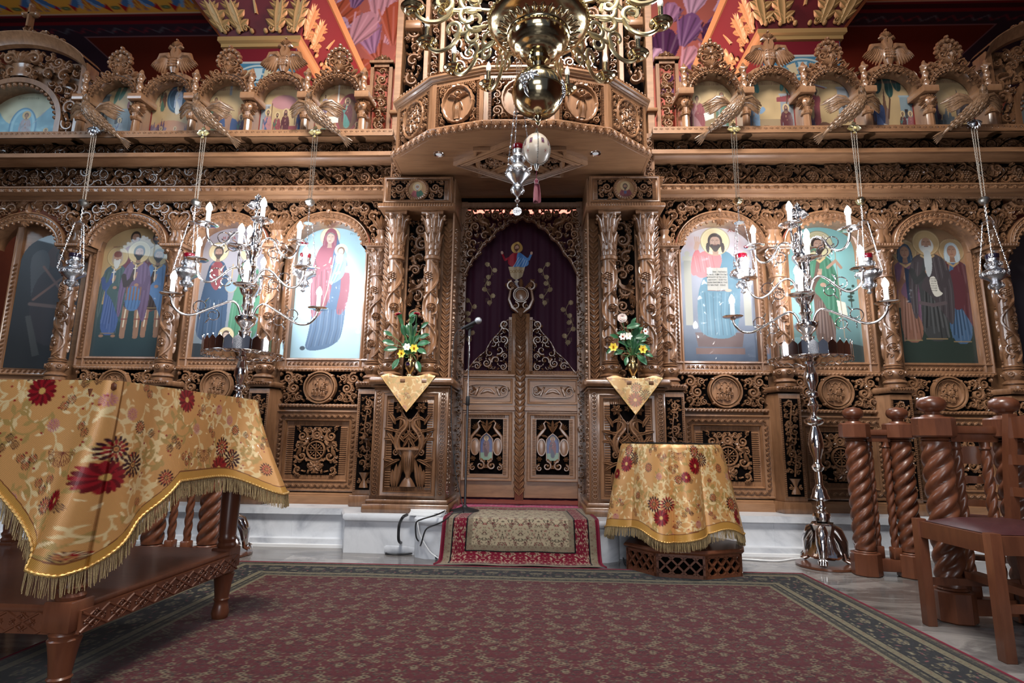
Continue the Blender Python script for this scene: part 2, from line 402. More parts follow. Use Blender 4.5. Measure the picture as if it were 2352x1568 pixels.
def angel_relief(s, h):
    O = Orn()
    for d in (-1, 1):
        for k in range(5): O.leaf(d*.08*s, .28*s-.03*k*s, (pi/2-d*(.55+.3*k)) if k < 2 else -pi/2+d*(.75-.17*k), s*(.42+.05*k), s*.055, h, d*(-.9 if k < 2 else -.2))
    O.stroke([(0, -.75*s), (.02*s, -.3*s), (0, .1*s), (0, .34*s)], [s*.2, s*.17, s*.12, s*.1], h*1.4); O.dome(0, .5*s, s*.11, h*2, 9)
    O.ring(0, .5*s, .16*s, .012*s, h)
    for q in range(4): O.leaf((q-1.5)*.09*s, -.78*s, pi/2, s*.8, s*.04, h*2)
    O.leaf(-.12*s, .22*s, -.3, .3*s, .05*s, h*2.2, .6); O.leaf(.12*s, .22*s, pi+.3, .3*s, .05*s, h*2.2, -.6)
    return O
# ================================================================== setting: marble platform, floor, church behind
ZP = .265
def marble(name, c1, c2, c3, rough, tile=None):
    m = mat(name, c1, rough)
    tc = nd(m, 'ShaderNodeTexCoord'); mp = nd(m, 'ShaderNodeMapping'); mp.inputs['Scale'].default_value = (1, 2.6, 2) if tile else (1, 1, 1)
    no = nd(m, 'ShaderNodeTexNoise', i_Scale=1.6 if tile else 2.2, i_Detail=9, i_Roughness=.62, i_Distortion=1.6)
    r = ramp(m, [(.3, c3), (.46, c2), (.56, c1), (.75, c2)])
    lk(m, tc.outputs['Object'], mp.inputs[0]); lk(m, mp.outputs[0], no.inputs[0]); lk(m, no.outputs[0], r.inputs[0])
    out = r.outputs[0]
    if tile:
        sc = nd(m, 'ShaderNodeMapping'); sc.inputs['Scale'].default_value = (1/tile, 1/tile, 1/tile); ch = nd(m, 'ShaderNodeTexVoronoi', i_Scale=1, i_Randomness=0); mx = nd(m, 'ShaderNodeMix', data_type='RGBA', blend_type='MULTIPLY')
        sp = nd(m, 'ShaderNodeSeparateColor'); rr = ramp(m, [(.25, (.7, .68, .66)), (.75, (1.15, 1.15, 1.15))])
        lk(m, tc.outputs['Object'], sc.inputs[0]); lk(m, sc.outputs[0], ch.inputs[0]); lk(m, ch.outputs['Color'], sp.inputs[0]); lk(m, sp.outputs[0], rr.inputs[0])
        mx.inputs[0].default_value = 1; lk(m, out, mx.inputs[6]); lk(m, rr.outputs[0], mx.inputs[7]); out = mx.outputs[2]
    lk(m, out, bs(m).inputs['Base Color']); return m
MWHITE = marble('white_marble', (.62, .64, .68), (.56, .58, .62), (.36, .38, .43), .28)
MFLOOR = marble('grey_veined_marble', (.25, .235, .225), (.15, .14, .137), (.075, .07, .07), .14, .6)
g = Geo(); g.box(-7, 7, -6, 9, -.1, 0); tag(part(g, 'floor', MFLOOR, None) if 0 else g.build('floor', MFLOOR), 'polished grey-brown veined marble floor', None, None, 'structure')
def slab(poly, z0, z1, nose=.02):
    g = Geo(); g.prism(poly, z0, z1, .012); return g
def mirrorpoly(p): return p+[(-x, y) for x, y in p[::-1]]
pf = [(.0, 3.86), (.60, 3.86), (.68, 3.92), (.70, 4.0), (1.2, 4.02), (1.3, 4.28), (4.9, 4.28), (4.9, 5.4)]
g = Geo(); q = mirrorpoly(pf[1:]); g.prism(q, 0, ZP-.045); g.prism([(x*(1.006), y-.03) if y < 5 else (x, y) for x, y in q], ZP-.045, ZP, .014)
g.prism(mirrorpoly([(.9, 4.0), (1.15, 4.2), (4.9, 4.2), (4.9, 5)]), 0, .055, .008)
for x in (-3.4, -2.5, -1.68, 1.85, 2.75, 3.6): g.box(x-.0015, x+.0015, 4.276, 4.28, .06, ZP-.05)
pl = g.build('trim_1', MWHITE); tag(pl, 'white marble platform step with rounded nosing', None, None, 'structure')
for sx, n in ((-1, '2'), (1, '3')):
    g = Geo(); g.box(*sorted((sx*1.2, sx*4.2)), 4.17, 4.2, 0, .02, .003); tag(g.build('trim_'+n, WHITEP), 'white cable duct strip along the foot of the step', None, None, 'structure')
# church around: side walls and the sanctuary behind (only what shows above the screen)
PLAST = gl('painted_plaster', (.16, .05, .02), .85, 0, 3, .1, (.12, .035, .015))
g = Geo(); g.box(-7, -6.9, -6, 9, 0, 7.5); tag(g.build('wall_left', PLAST), 'plaster wall of the aisle', None, None, 'structure')
g = Geo(); g.box(6.9, 7, -6, 9, 0, 7.5); tag(g.build('wall_right', PLAST), 'plaster wall of the aisle', None, None, 'structure')
# ------------------------------------------------------------------ tiny painter: colours on a fine grid of vertices
class Canvas:
    def __init__(s, w, h, res, bg=(.5, .5, .5)):
        s.w, s.h = w, h; s.nx = int(w*res)+2; s.ny = int(h*res)+2
        s.U, s.V = np.meshgrid(np.linspace(0, w, s.nx), np.linspace(0, h, s.ny)); s.C = np.ones((s.ny, s.nx, 3))*np.array(bg)
        s.px = w/s.nx
    def _bb(s, x0, x1, y0, y1):
        f = lambda a, w, n: int(min(max(a/w*(n-1), 0), n))
        return slice(f(y0, s.h, s.ny), f(y1, s.h, s.ny)+2), slice(f(x0, s.w, s.nx), f(x1, s.w, s.nx)+2)
    def _put(s, sl, a, col):
        a = np.clip(a, 0, 1)[..., None]; s.C[sl] = s.C[sl]*(1-a)+np.array(col)*a
    def ell(s, x, y, rx, ry=None, col=(0, 0, 0), soft=None, a=1., rot=0.):
        ry = ry or rx; m = max(rx, ry); sl = s._bb(x-m, x+m, y-m, y+m); U = s.U[sl]-x; V = s.V[sl]-y
        if rot: U, V = U*cos(rot)+V*sin(rot), -U*sin(rot)+V*cos(rot)
        d = np.sqrt((U/rx)**2+(V/ry)**2); e = soft or s.px/min(rx, ry); s._put(sl, (1-d)/e*a if not soft else np.clip((1-d)/e, 0, 1)*a, col); return s
    def ring(s, x, y, r, w, col):
        sl = s._bb(x-r-w, x+r+w, y-r-w, y+r+w); d = np.hypot(s.U[sl]-x, s.V[sl]-y); s._put(sl, (w/2-abs(d-r))/s.px+.5, col); return s
    def poly(s, P, col, a=1.):
        P = np.array(P, float); sl = s._bb(P[:, 0].min(), P[:, 0].max(), P[:, 1].min(), P[:, 1].max()); U = s.U[sl]; V = s.V[sl]; ins = np.zeros(U.shape, bool)
        for (x1, y1), (x2, y2) in zip(P, np.roll(P, -1, 0)):
            if y1 == y2: continue
            ins ^= ((y1 > V) != (y2 > V)) & (U < (x2-x1)*(V-y1)/(y2-y1)+x1)
        s._put(sl, ins*a, col); return s
    def smooth(s, P, col, n=5):
        P = np.array(P, float)
        for _ in range(2): Q = np.roll(P, -1, 0); P = np.stack([P*.75+Q*.25, P*.25+Q*.75], 1).reshape(-1, 2)
        return s.poly(P, col)
    def line(s, P, w, col, a=1.):
        P = np.array(P, float)
        if len(P) > 2 and w < .009: a = a*.8
        P = np.array(P, float)
        for (x1, y1), (x2, y2) in zip(P[:-1], P[1:]):
            sl = s._bb(min(x1, x2)-w, max(x1, x2)+w, min(y1, y2)-w, max(y1, y2)+w); U = s.U[sl]-x1; V = s.V[sl]-y1; dx = x2-x1; dy = y2-y1
            t = np.clip((U*dx+V*dy)/(dx*dx+dy*dy+1e-12), 0, 1); d = np.hypot(U-t*dx, V-t*dy); s._put(sl, ((w/2-d)/s.px+.5)*a, col)
        return s
    def vgrad(s, c0, c1, y0=0, y1=None):
        y1 = y1 or s.h; sl = s._bb(0, s.w, y0, y1); t = np.clip((s.V[sl]-y0)/(y1-y0), 0, 1)[..., None]; s.C[sl] = np.array(c0)*(1-t)+np.array(c1)*t; return s
    def noise(s, a, k=9, seed=0):
        r = np.random.RandomState(seed); n = r.rand(k+2, int(k*s.w/s.h)+3); yy = s.V/s.h*k; xx = s.U/s.w*(n.shape[1]-2); i = yy.astype(int); j = xx.astype(int); f = yy-i; g_ = xx-j
        v = (n[i, j]*(1-g_)+n[i, j+1]*g_)*(1-f)+(n[i+1, j]*(1-g_)+n[i+1, j+1]*g_)*f; s.C *= (1+a*(v-.5))[..., None]; return s
    def mesh(s, name, m, parent, fn, inside=None):
        """fn maps (u, v) arrays to xyz"""
        X = fn(s.U, s.V); g = Geo(); ii, jj = np.meshgrid(np.arange(s.ny-1), np.arange(s.nx-1), indexing='ij')
        if inside is not None:
            k = inside(s.U[:-1, :-1]+s.px/2, s.V[:-1, :-1]+s.px/2); ii = ii[k]; jj = jj[k]
        else: ii = ii.ravel(); jj = jj.ravel()
        a = ii*s.nx+jj; g.add(X.reshape(-1, 3), np.stack([a, a+1, a+s.nx+1, a+s.nx], 1)); cc_ = s.C.reshape(-1, 3)
        if m in (ICON, ICONM): lu = cc_.mean(1)[:, None]; cc_ = (lu*.36+cc_*.64)*.78
        return part(g, name, m, parent, cols=cc_)
def hexc(h, k=1.):
    c = [int(h[i:i+2], 16)/255 for i in (0, 2, 4)]; return tuple(k*(x/12.92 if x < .04 else ((x+.055)/1.055)**2.4) for x in c)
SKIN = hexc('a8714a'); GOLD = hexc('b58f45'); HALO = hexc('c9a55c')
def dk(c, k): return tuple(x*k for x in c)
def lt(c, k): return tuple(x+(1-x)*k*.3+x*k*.5 for x in c)
def head(c, x, y, r, skin=SKIN, hair=(.06, .03, .02), beard=0, veil=None, halo=HALO, turn=0., bald=False):
    if halo is not None: c.ell(x, y+r*.1, r*1.95, r*1.95, halo); c.ring(x, y+r*.1, r*1.95, r*.1, dk(halo, .55)); c.ring(x, y+r*.1, r*1.78, r*.06, lt(halo, .3))
    if veil:
        c.smooth([(x-r*1.25, y-r*1.9), (x-r*1.15, y+.2*r), (x-.6*r, y+1.35*r), (x+.6*r, y+1.35*r), (x+1.15*r, y+.2*r), (x+1.25*r, y-r*1.9)], veil); c.line([(x-r*.95, y-r*1.3), (x-r*.8, y+.3*r), (x-.4*r, y+r), (x+.4*r, y+r), (x+.8*r, y+.3*r), (x+r*.95, y-1.3*r)], r*.1, lt(veil, .35))
    elif not bald: c.ell(x, y+r*.12, r*1.02, r*1.2, hair)
    if beard > 1 or (hair and not veil and beard == -1): c.ell(x, y-.35*r, r*1.05, r*1.2, hair)
    c.poly([(x-.3*r, y-.7*r), (x+.3*r, y-.7*r), (x+.42*r, y-1.8*r), (x-.42*r, y-1.8*r)], dk(skin, .7))
    c.ell(x+turn*r*.1, y-.05*r, r*.72, r*1.0, skin); c.ell(x+turn*r*.1-.22*r, y+.05*r, r*.4, r*.75, lt(skin, .12), .8, .7)
    if beard:
        b = hair if beard != 2 else hexc('b8b8b0'); L = 1.5 if beard == 1 else 2.4
        c.smooth([(x-.68*r, y-.25*r), (x-.3*r, y-.35*r), (x+.3*r, y-.35*r), (x+.68*r, y-.25*r), (x+.5*r, y-L*.7*r), (x, y-L*r), (x-.5*r, y-L*.7*r)], b)
        c.line([(x-.25*r, y-.45*r), (x+.25*r, y-.45*r)], r*.12, hexc('7a3226'))
    else: c.line([(x-.18*r, y-.52*r), (x+.18*r, y-.52*r)], r*.11, hexc('8a3a2c'))
    e = (.04, .02, .015)
    for d in (-1, 1):
        ex = x+turn*r*.15+d*.3*r; c.line([(ex-.17*r, y+.24*r), (ex, y+.3*r), (ex+.17*r, y+.24*r)], r*.07, e); c.ell(ex, y+.08*r, r*.13, r*.07, lt(skin, .4)); c.ell(ex, y+.08*r, r*.07, r*.07, e)
    c.line([(x+turn*r*.2, y+.15*r), (x+turn*r*.24-.06*r, y-.2*r), (x+turn*r*.2+.07*r, y-.24*r)], r*.07, dk(skin, .55))
    if hair and not bald and not veil: c.smooth([(x-.8*r, y+.25*r), (x-.55*r, y+1.1*r), (x+.55*r, y+1.1*r), (x+.8*r, y+.25*r), (x+.45*r, y+.72*r), (x, y+.78*r), (x-.45*r, y+.72*r)], hair)
def folds(c, x0, x1, y0, y1, col, n, lean=0.):
    rd = random.Random(int((x0+y1)*999))
    for k in range(n):
        t = (k+.5)/n; xa = x0*.8+x1*.2+(x1-x0)*.6*t; xb = x0+(x1-x0)*t
        ww = (x1-x0)*rd.uniform(.03, .09); c.line([(xa, y1-(y1-y0)*rd.uniform(0, .3)), ((xa+xb)/2+rd.uniform(-.3, .3)*ww, (y0+y1)/2), (xb, y0+(y1-y0)*rd.uniform(0, .25))], ww, dk(col, .45) if k % 2 else lt(col, .13), .6)
def saint(c, x, y0, H, robe, mantle, hair=(.05, .03, .02), beard=1, veil=None, halo=HALO, skin=SKIN, w=1., lean=0., short=False, hands=1, feet=True, cross=False, bald=False, arm=None):
    """standing painted figure, feet at y0, total height H"""
    r = H*.062; hy = y0+H*.915; s = H*.17*w
    if feet:
        for d in (-1, 1): c.ell(x+d*s*.4, y0+H*.012, H*.03, H*.018, dk(skin, .8)); 
    if short:
        for d in (-1, 1): c.poly([(x+d*s*.42-H*.028, y0+.02*H), (x+d*s*.42+H*.028, y0+.02*H), (x+d*s*.36+H*.036, y0+.36*H), (x+d*s*.36-H*.036, y0+.36*H)], dk(skin, .85)); c.line([(x+d*s*.42, y0+.12*H), (x+d*s*.38, y0+.3*H)], H*.014, hexc('d8c8a0')); c.line([(x+d*s*.42-H*.03, y0+.2*H), (x+d*s*.42+H*.03, y0+.2*H)], H*.012, hexc('8c2a2a'))
    yb = y0+(.3*H if short else .02*H)
    c.smooth([(x-s*.62, yb), (x-s*.5, y0+.45*H), (x-s*.62, y0+.62*H), (x-s*.85, y0+.72*H), (x-s*.5, y0+.82*H), (x+s*.5, y0+.82*H), (x+s*.85, y0+.72*H), (x+s*.62, y0+.62*H), (x+s*.5, y0+.45*H), (x+s*.66, yb)], robe)
    folds(c, x-s*.55, x+s*.58, yb+.01*H, y0+.55*H, robe, 11)
    c.line([(x-s*.45, yb+.022*H), (x+s*.45, yb+.022*H)], H*.011, dk(GOLD, .6), .7)
    if mantle:
        c.smooth([(x+s*.1, y0+.83*H), (x+s*.6, y0+.8*H), (x+s*.95, y0+.66*H), (x+s*1.0, y0+.4*H), (x+s*.8, y0+.12*H), (x+s*.35, y0+.3*H), (x-s*.1, y0+.45*H), (x-s*.5, y0+.5*H), (x-s*.2, y0+.6*H)], mantle)
        c.smooth([(x-s*.1, y0+.83*H), (x-s*.6, y0+.8*H), (x-s*1.0, y0+.62*H), (x-s*.95, y0+.25*H), (x-s*.7, y0+.2*H), (x-s*.62, y0+.5*H), (x-s*.3, y0+.7*H)], mantle)
        for k in range(5): c.line([(x+s*(.25+.12*k), y0+.78*H), (x+s*(.35+.13*k), y0+.5*H), (x+s*(.3+.12*k), y0+(.3-.03*k)*H)], H*.008, dk(mantle, .5) if k % 2 else lt(mantle, .15), .7)
        for k in range(3): c.line([(x-s*(.45+.14*k), y0+.74*H), (x-s*(.66+.09*k), y0+.5*H), (x-s*(.72+.07*k), y0+.27*H)], H*.008, dk(mantle, .5) if k % 2 else lt(mantle, .15), .7)
    c.line([(x-s*.28, y0+.8*H), (x, y0+.765*H), (x+s*.28, y0+.8*H)], H*.018, dk(GOLD, .9))
    if hands:
        c.line([(x-s*.78, y0+.66*H), (x-s*.62, y0+.56*H), (x-s*.16, y0+.64*H)], H*.05, dk(robe, .8)); c.ell(x-s*.08, y0+.655*H, H*.02, H*.028, skin)
        for q in range(3): c.line([(x-s*.08+q*.008*H, y0+.66*H), (x-s*.1+q*.012*H, y0+.7*H)], H*.008, lt(skin, .1))
        c.line([(x+s*.78, y0+.64*H), (x+s*.6, y0+.53*H), (x+s*.14, y0+.56*H)], H*.05, dk(mantle or robe, .85)); c.ell(x+s*.08, y0+.562*H, H*.026, H*.02, skin)
    if cross: c.line([(x-s*.1, y0+.62*H), (x-s*.12, y0+.78*H)], H*.01, hexc('ded2b0')); c.line([(x-s*.22, y0+.74*H), (x-s*.0, y0+.745*H)], H*.01, hexc('ded2b0'))
    head(c, x, hy, r, skin, hair, beard, veil, halo, .3*(1 if lean >= 0 else -1), bald)
def scribble(c, x, y, w, h, col, seed, n=8):
    """tiny uncials as the inscription strokes of the painting"""
    rd = random.Random(seed); d = w/n
    for k in range(n):
        a = x+k*d; q = rd.randrange(5)
        if q != 4: c.line([(a, y), (a, y+h)], h*.16, col)
        if q in (0, 1): c.line([(a, y+h), (a+d*.55, y+h)], h*.16, col)
        if q in (1, 2): c.line([(a, y+h*.5), (a+d*.55, y+h*.5)], h*.14, col)
        if q in (0, 3): c.line([(a+d*.55, y), (a+d*.55, y+h)], h*.16, col)
        if q == 4: c.ring(a+d*.3, y+h*.5, h*.4, h*.15, col)
def text(s, size, col, parent, loc, rotx=90, name='inscription', ext=.0004, align='CENTER', sp=1.):
    cu = bpy.data.curves.new(name, 'FONT'); cu.body = s; cu.size = size; cu.align_x = align; cu.align_y = 'CENTER'; cu.extrude = ext; cu.space_line = sp; cu.resolution_u = 3
    cu.materials.append(col); o = bpy.data.objects.new(name, cu); COL.objects.link(o); o.parent = parent; o.rotation_euler = (R(rotx), 0, 0)
    pl_ = parent.location if parent else Vector((0, 0, 0)); q = parent.parent if parent else None
    while q: pl_ = pl_+q.location; q = q.parent
    o.location = Vector(loc)-pl_; bpy.context.view_layer.update()
    me = bpy.data.meshes.new_from_object(o.evaluated_get(bpy.context.evaluated_depsgraph_get())); n = bpy.data.objects.new(name, me); COL.objects.link(n); n.parent = parent; n.location = o.location; n.rotation_euler = o.rotation_euler
    bpy.data.objects.remove(o); n.name = name; return n
INKR = mat('red_lettering', hexc('7e1d14'), .6); INKB = mat('dark_lettering', (.02, .02, .025), .5); INKW = mat('white_lettering', (.5, .5, .5), .6); INKG = mat('grey_lettering', (.3, .3, .32), .6)
# ================================================================== the carved wooden iconostasis
ICO = thing('iconostasis', 'tall carved walnut icon screen with columns, friezes and a central canopy', 'icon screen')
def ip(g, name, m=None, parent=None, **k): return part(g, name, m or WOOD, parent or ICO, **k)
def spread(o, X0, xs, par=None):
    """the same carved piece at other places along the screen"""
    for x in xs:
        c = dup(o, o.parent); c.location = o.location.copy(); c.location.x += x-X0
CX = (1.19, 2.09, 2.935, 3.845); BX = (1.645, 2.515, 3.39)
YP = 4.55
# --- plinths, base boards
for s in (-1, 1):
    g = Geo(); a, b = sorted((s*1.0, s*4.0)); g.prof([(4.66, ZP), (4.5, ZP), (4.5, ZP+.06), (4.515, ZP+.065), (4.515, ZP+.075), (4.53, ZP+.085), (4.66, ZP+.085)], a, b); ip(g, 'plinth', WOODH)
    g = Geo(); g.box(a, b, 4.6, 4.64, ZP+.08, 1.4); ip(g, 'back_board', WOODH)
    g = Geo(); g.box(a, b, 4.66, 4.68, 1.35, 2.45); ip(g, 'wall_board', WOODH)
    xs_ = np.arange(a, b, .02); lo = []
    for x in xs_:
        q = min((abs(abs(x)-c) for c in (*BX, 4.30))); lo.append(2.40+(.30*math.sqrt(1-(q/.37)**2) if q < .37 else 0))
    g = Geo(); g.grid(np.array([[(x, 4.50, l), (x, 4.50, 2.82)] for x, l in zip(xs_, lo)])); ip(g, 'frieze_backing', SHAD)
# --- base panels: bevelled frame, dentils, pierced square
z0, z1 = ZP+.09, 1.0
X0 = BX[0]; g = Geo(); g.box(X0-.36, X0+.36, YP+.02, YP+.05, z0, z1); frame(g, X0-.345, X0+.345, z0+.005, z1, .09, YP+.02, .05)
g.box(X0-.255, X0+.255, YP+.012, YP+.03, z0+.095, z1-.09)
dentil(g, X0-.245, X0-.19, z0+.14, z1-.13, YP+.012, .016, .01, True); dentil(g, X0+.19, X0+.245, z0+.14, z1-.13, YP+.012, .016, .01, True)
dentil(g, X0-.2, X0+.2, z0+.1, z0+.13, YP+.012, .012, .006); dentil(g, X0-.2, X0+.2, z1-.125, z1-.095, YP+.012, .012, .006)
O = Orn()
for k in range(12): # zigzag border
    a = -.30+.6*k/12
    for vv in (z0+.05, z1-.045): O.leaf(a, vv-.014, .75, .04, .007, .009); O.leaf(a+.05, vv-.014, pi-.75, .04, .007, .009); O.dome(a+.025, vv+.006, .006, .01, 5)
for k in range(13):
    a = z0+.07+(z1-z0-.14)*k/13
    for uu in (-.3, .3): O.leaf(uu-.014, a, .8, .04, .007, .009); O.leaf(uu+.014, a+.02, pi-.6, .035, .007, .009)
g.orn(O, face(X0, YP-.022, 0)); bp = ip(g, 'base_panel')
g = Geo(); g.box(X0-.19, X0+.19, YP+.008, YP+.011, z0+.13, z1-.125); ip(g, 'opening_shade', SHAD, bp)  # black sheet colours in the shade seen through the piercing
H_ = z1-z0-.26; zc = (z0+z1)/2+.002
def ringmask(x, y): return abs(x) < .185 and abs(y) < H_/2 and x*x+y*y > .0062
O = fret(ringmask, (0, .185, -H_/2, H_/2), .012, .05, .016, 11, True, .012, 'lfvlgl')
O.ring(0, 0, .07, .008, .022); O.flower(0, 0, .02, .014, 6)
for k in range(8): O.stroke([(.015*cos(k*pi/4), .015*sin(k*pi/4)), (.066*cos(k*pi/4), .066*sin(k*pi/4))], .005, .015); O.dome(.045*cos(k*pi/4+.39), .045*sin(k*pi/4+.39), .009, .013, 6)
for s in (-1, 1): L = len(O.items); bird2(O, s*.1, H_/2-.15, .13, .016, -s)
O.flower(0, -H_/2+.07, .06, .02, 8)
g = Geo().orn(O, face(X0, YP+.006, zc)); ip(g, 'fretwork', WOOD, bp)
spread(bp, X0, [x*s for x in BX for s in (1, -1) if x*s != X0])
# --- medallion band
X0 = BX[0]; za, zb = zr(937, YP), zr(861, YP); zc = (za+zb)/2; hh = (zb-za)/2
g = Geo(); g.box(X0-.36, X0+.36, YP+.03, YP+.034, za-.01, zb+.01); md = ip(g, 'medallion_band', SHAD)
O = fret(lambda x, y: x < .35 and abs(y) < hh*.95 and x > .005 and (x/.15)**2+(y/.15)**2 > 1.05, (0, .35, -hh, hh), .012, .052, .018, 21, True, .014, 'llgllf')
g = Geo().orn(O, face(X0, YP, zc)); ip(g, 'scrollwork', WOOD, md)
O = Orn(); O.ring(0, 0, .128, .011, .03, rope=False); O.ring(0, 0, .108, .006, .02)
for k in range(4): O.leaf(.12*cos(k*pi/2+.2), .125*sin(k*pi/2+.2), k*pi/2+pi/2+.2, .1, .014, .03, .7); O.dome(.135*cos(k*pi/2+.785), .135*sin(k*pi/2+.785), .014, .03)
g = Geo(); g.lathe([(.108, .01), (.106, .0), (.0, .0)], (X0, YP+.002, zc), 40, 'y', caps=False)
g.box(X0-.1, X0+.1, YP+.004, YP+.02, zc-.03, zc+.03); g.orn(O, face(X0, YP, zc))
for dx, w_ in ((-.05, .016), (.0, .02), (.05, .016)): g.orn(_o := Orn().stroke([(dx-w_, .03), (dx-w_, .065), (dx, .082), (dx+w_, .065), (dx+w_, .03)], .003, .008), face(X0, YP, zc))
g.orn(clampR(relief(.016, 9, 5, .1, .1), .1, .1), face(X0, YP, zc-.01)); ip(g, 'medallion', WOOD, md)
spread(md, X0, [x*s for x in BX for s in (1, -1) if x*s != X0])
def rope(g, x0, x1, z, r, Y, p=.03):
    n = int((x1-x0)/.006); t = np.linspace(x0, x1, n); a = np.linspace(0, 2*pi, 9)[:-1]
    G = np.array([[(x, Y-r*(1+.22*cos(2*(q+x/p*pi)))*sin(q), z+r*(1+.22*cos(2*(q+x/p*pi)))*cos(q)) for q in a] for x in t]); g.grid(G, cv=True)
for zz in (zr(942, YP-.01), zr(857, YP-.01)):
    g = Geo(); rope(g, BX[0]-.36, BX[0]+.36, zz, .014, YP-.01); g.box(BX[0]-.36, BX[0]+.36, YP-.01, YP+.03, zz-.014, zz+.014); o = ip(g, 'rope_moulding'); spread(o, BX[0], [x*s for x in BX for s in (1, -1) if x*s != BX[0]])
# --- pedestals with carved fronts, wing columns with bases and capitals
def pedestal(X0, hw, Yf, z0, z1, seed, sid=.05):
    g = Geo(); P = [(X0-hw, Yf), (X0+hw, Yf), (X0+hw+sid, 4.6), (X0-hw-sid, 4.6)]
    g.prism(P, z0, z1, .004); e = .02
    g.prism([(X0-hw-e, Yf-e), (X0+hw+e, Yf-e), (X0+hw+sid+e, 4.6), (X0-hw-sid-e, 4.6)], ZP, z0, .01)
    g.prism([(X0-hw-e, Yf-e*1.2), (X0+hw+e, Yf-e*1.2), (X0+hw+sid+e, 4.6), (X0-hw-sid-e, 4.6)], z1+.012, z1+.055, .012)
    dentil(g, X0-hw+.008, X0-hw+.02, z0+.03, z1-.03, Yf, .014, .007, True); dentil(g, X0+hw-.02, X0+hw-.008, z0+.03, z1-.03, Yf, .014, .007, True)
    O = Orn()
    for k in range(8): O.shell(-hw+(k+.5)*hw/4, .02, pi/2, .022, .008, 5)
    g.orn(O, face(X0, Yf-e*1.2, z1+.012)); pd = ip(g, 'pedestal')
    g = Geo(); g.box(X0-hw+.022, X0+hw-.022, Yf-.002, Yf, z0+.04, z1-.04); ip(g, 'opening_shade', SHAD, pd)
    hh = (z1-z0-.1)/2; w_ = hw-.026
    O = fret(lambda x, y: abs(x) < w_ and -hh*.62 < y < hh, (-w_, w_, -hh*.62, hh), w_*.18, w_*.62, .014, seed, False, .006, 'lfvglv', 1500)
    O.stroke([(0, -hh*.62), (w_*.3, -hh*.2), (-w_*.3, hh*.3), (w_*.2, hh*.95)], .006, .01)
    bird2(O, 0, hh*.05, w_*1.7, .02, 1 if seed % 2 else -1)
    O.stroke([(0, -hh*.98), (0, -hh*.9), (0, -hh*.82), (0, -hh*.74), (0, -hh*.66)], [w_*.62, w_*.5, w_*.2, w_*.45, w_*.8], .018, .004)
    for s in (-1, 1): O.spiral(s*w_*.68, -hh*.85, w_*.3, pi/2, 1.1, s, .006, .012, .004, 1)
    g = Geo().orn(O, face(X0, Yf-.004, (z0+z1)/2)); ip(g, 'fretwork', WOOD, pd)
    return pd
ZPT = 1.165
p0 = pedestal(CX[1], .083, 4.42, ZP+.085, ZPT, 31); spread(p0, CX[1], [-CX[1], CX[2], -CX[2], CX[3], -CX[3]])
p1 = pedestal(CX[0], .085, 4.38, ZP+.085, ZPT, 34, .02); spread(p1, CX[0], [-CX[0]])
def cyl(X, Y, r, z0, u0=0.):
    return lambda V: np.c_[X+(r+V[:, 2])*np.sin(V[:, 1]/r+u0), Y-(r+V[:, 2])*np.cos(V[:, 1]/r+u0), z0+V[:, 0]]
def capital(g, X, Y, r, z0, H, hw):
    g.lathe([(r, z0), (r*1.28, z0+H*.02), (r*1.28, z0+H*.08), (r*1.02, z0+H*.1), (r*1.0, z0+H*.5), (r*1.35, z0+H*.9), (r*1.4, z0+H)], (X, Y, 0), 20)
    for row, (n, zb, L, fl, a0) in enumerate(((8, .1, .5, .55, 0), (8, .42, .56, .95, pi/8))):
        for k in range(n):
            O = Orn(); W_ = r*.5
            O.stroke([(0, 0), (0, L*H*.35), (0, L*H*.7), (0, L*H)], [W_*.7, W_, W_*.9, W_*.25], .006, .01, True)
            for s in (-1, 1): O.leaf(s*W_*.3, L*H*.35, pi/2-s*.8, L*H*.42, W_*.35, .008); O.leaf(s*W_*.3, L*H*.1, pi/2-s*.9, L*H*.38, W_*.35, .008)
            a = a0+2*pi*k/n
            def fn(V, a=a):
                t = V[:, 1]/(L*H); rr = r*(1.03+fl*np.clip(t, 0, 1.1)**2.4)+V[:, 2]; q = a+V[:, 0]/(r*1.1); zz = z0+zb*H+V[:, 1]-np.clip(t-.85, 0, 1)*L*H*.5
                return np.c_[X+rr*np.sin(q), Y-rr*np.cos(q), zz]
            g.orn(O, fn)
            if row: 
                O = Orn().dome(0, 0, r*.3, .014, 8); g.orn(O, lambda V, a=a: np.c_[X+(r*1.75+V[:, 2])*np.sin(a+V[:, 0]/r/1.7), Y-(r*1.75+V[:, 2])*np.cos(a+V[:, 0]/r/1.7), z0+H*.86+V[:, 1]])
    q = hw; g.prism([(X-q, Y-q), (X, Y-q*.86), (X+q, Y-q), (X+q*.86, Y), (X+q, Y+q), (X, Y+q*.86), (X-q, Y+q), (X-q*.86, Y)], z0+H*.93, z0+H, .004)
def colbase(g, X, Y, r, z0, H):
    g.lathe([(r*1.5, z0), (r*1.5, z0+H*.1), (r*1.3, z0+H*.15), (r*1.62, z0+H*.2), (r*1.45, z0+H*.28), (r*1.05, z0+H*.34), (r*1.25, z0+H*.42), (r*1.5, z0+H*.55), (r*1.4, z0+H*.68), (r*1.05, z0+H*.76), (r*1.3, z0+H*.8), (r*1.1, z0+H*.85), (r*1.28, z0+H*.9), (r*1.02, z0+H*.95), (r, z0+H)], (X, Y, 0), 24)
    for k in range(7):
        O = Orn(); O.ring(0, 0, r*.3, .005, .008, n=12); O.dome(0, 0, r*.13, .01, 6); O.leaf(-r*.35, r*.25, -.3, r*.7, r*.12, .008)
        a = k*2*pi/7; g.orn(O, lambda V, a=a: np.c_[X+(r*1.45+V[:, 2])*np.sin(a+V[:, 0]/r/1.45), Y-(r*1.45+V[:, 2])*np.cos(a+V[:, 0]/r/1.45), z0+H*.58+V[:, 1]])
